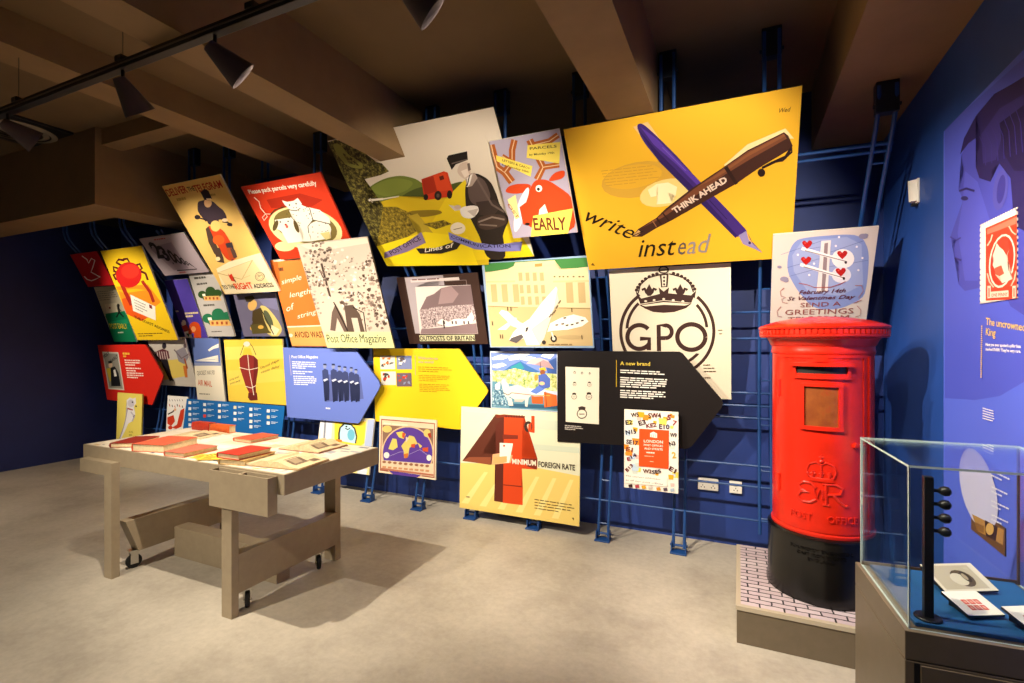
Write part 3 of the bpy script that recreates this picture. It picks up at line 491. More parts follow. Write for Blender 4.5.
  '87 1 -917,0,1834,0,0,1415,-1834,0;88 1 -487,1129,796,18,416,-166,-359,-102,-839,97;89 2 -750,1201,62,-82,22,6,-64,85;89 0 -688,1119,-44,-117,22,5,44,118;89 0 -732,1002,43,-111,21,0,-42,116;89 0 -689,891,-117,-47,16,-5,122,52;89 0 -806,844,1,-73,7,15,8,53;89 0 -805,771,143,69,-17,6,-119,-60;89 0 -662,840,-14,45,-4,12,1,-51;89 0 -676,885,108,-14,10,14,-122,12;90 1 775,331,-76,-69,-106,-57,-130,-44,-150,-27,-165,-10,-170,10,-169,28,-160,46,-141,62,-117,75,-86,83,-52,89,-14,90,22,86,58,78,91,67,117,53,138,37,154,21,161,2,162,-15,157,-30,145,-46,129,-59,106,-69,81,-77,52,-82,20,-83,-12,-82;91 1 682,370,-65,-54,-89,-43,-109,-30,-126,-16,-138,0,-142,15,-141,30,-132,44,-118,56,-97,66,-72,71,-44,75,-13,73,17,70,47,62,74,51,97,40,115,25,128,12,135,-4,136,-18,133,-32,123,-43,109,-54,91,-61,68,-67,44,-70,17,-70,-10,-67;92 1 -400,235,-31,-29,-51,-23,-67,-17,-76,-8,-78,1,-72,11,-58,19,-40,26,-16,30,9,31,33,29,53,23,67,16,76,8,77,-2,70,-12,57,-19,38,-25,16,-29;93 1 -137,997,-13,85,101,-42,156,2,112,36,26,-103,-74,-74,-117,-31,-119,28;93 1 -101,903,325,51,142,-75,-50,-205,-217,-163,-56,-217,-189,17,115,150,-36,223;93 1 368,893,191,-66,127,-162,-40,-101,-330,110;93 1 606,461,-41,-48,-62,-42,-77,-31,-85,-17,-84,-1,-75,16,-58,30,-35,42,-8,50,18,51,44,49,64,41,78,29,84,15,81,0,72,-16,56,-30,34,-40,10,-48;93 1 136,508,468,14,-83,-208,-478,-20;93 1 -538,766,407,3,45,-176,-60,-282,-370,0,-11,231,-95,74;94 1 -550,641,-36,-27,-37,-23,-34,-16,-28,-8,-19,2,-7,10,5,19,15,25,26,28,33,29,36,27,37,22,34,16,27,7,17,-2,8,-10,-4,-18,-16,-24,-25,-28;94 1 -74,604,-8,-36,-13,-33,-16,-28,-17,-19,-16,-8,-15,3,-11,14,-7,25,-1,31,4,36,9,36,13,34,16,27,16,18,17,8,14,-3,11,-15,7,-23,1,-31;95 1 -107,896,157,-33,7,14,-153,32;95 0 50,863,121,32,-1,13,-113,-31;95 1 356,878,-49,-209,18,10,51,200;95 0 307,669,333,-112,12,13,-327,109;95 1 312,679,-183,-106,14,-6,178,102;95 0 129,573,-58,-123,20,0,52,117;96 1 105,920,-12,-7,-12,1,-1,9,12,8,12,-2;96 1 235,874,-11,-8,-12,2,-1,8,11,8,12,-2;96 1 -170,766,-12,-8,-13,1,0,9,12,8,12,-1;96 1 491,444,-11,-8,-12,1,-2,10,12,8,12,-1;96 1 550,797,-11,-8,-11,2,-1,9,10,7,12,-1;96 1 322,789,-11,-7,-12,1,-1,9,11,8,12,-2;96 1 44,926,-11,-8,-13,2,0,8,11,8,12,-2;96 1 405,449,-11,-8,-12,1,-1,9,11,8,12,-1;96 1 -22,607,-12,-8,-13,1,0,9,12,8,12,-1;96 1 297,429,-12,-8,-12,1,-1,9,11,8,13,-1;96 1 244,551,-11,-8,-13,1,-1,9,12,8,12,-1;96 1 329,849,-12,-8,-12,2,-1,9,12,7,12,-1;96 1 330,902,-11,-7,-12,1,-1,9,11,8,12,-2;96 1 484,404,-12,-9,-12,2,-1,9,11,8,12,-1;96 1 324,775,-11,-8,-13,1,-1,9,12,8,12,-2;96 1 562,581,-11,-8,-12,1,-1,9,11,8,12,-1;96 1 441,419,-11,-8,-13,1,-1,9,11,8,13,-1;96 1 246,713,-11,-8,-12,1,-1,9,11,8,12,-1;96 1 325,694,-12,-8,-12,1,-1,9,12,8,12,-1;96 1 -41,812,-12,-7,-13,1,0,9,11,8,13,-2;96 1 -15,665,-12,-8,-12,1,-1,9,12,8,12,-1;96 1 237,758,-11,-8,-12,2,-1,9,11,7,12,-1;96 1 233,845,-11,-8,-12,1,-1,9,11,8,13,-1;96 1 411,780,-11,-8,-12,1,-1,9,11,8,12,-2;96 1 15,646,-12,-7,-13,1,-1,9,12,8,13,-1;96 1 -108,867,-11,-7,-13,1,-1,9,12,8,13,-2;96 1 414,569,-11,-8,-13,1,-1,9,12,8,12,-1;96 1 21,789,-11,-8,-13,2,-1,9,12,7,12,-1;96 1 -85,720,-12,-8,-12,2,-1,9,12,8,12,-2;96 1 415,353,-11,-8,-12,1,-1,9,11,8,12,-1;96 1 261,364,-12,-8,-12,1,-1,9,11,9,13,-2;96 1 -173,837,-11,-8,-13,2,-1,9,12,7,13,-1;96 1 544,455,-11,-8,-12,1,-1,9,11,8,12,-1;96 1 204,461,-12,-8,-12,1,-1,10,12,8,12,-1;96 1 126,864,-11,-8,-13,2,0,9,11,7,12,-1;96 1 286,879,-11,-7,-12,1,-1,9,11,7,12,-1;97 1 -10,982,-11,-9,-16,-3,-10,6,1,10,12,9,15,3,11,-6;97 1 149,987,-12,-9,-15,-3,-10,6,1,10,12,9,15,3,10,-6;97 1 -409,714,-13,-9,-16,-3,-11,6,2,11,12,9,17,3,10,-6;97 1 -223,707,-13,-9,-16,-3,-10,5,1,11,12,10,16,3,11,-6;98 1 -308,653,-16,-11,-22,-3,-16,7,1,13,16,12,22,3,16,-7;99 1 -301,615,-22,-18,-26,-6,-17,10,4,20,22,18,26,6,17,-10;75 1 -568,857,151,74,-1,16,-160,-77;75 0 -417,931,259,30,4,17,-264,-31;100 1 338,425,215,10,-32,-121,-126,-20', 
  [(3, '#f4ece0', 'Please pack parcels very carefully', -0.4006, 0.6366, -0.0272, 0.7748, 0.0394, 2, 0)]),
('magazine', 'poster', 'large sepia photograph poster of a leafy tree and men on a path', 'poster', (-3.1967, 3.6324, 1.4412), 0.37276, 0, '#3a302a', 0.016, [(-3978, 0), (3978, 0), (3978, 9954), (-3978, 9954)], 
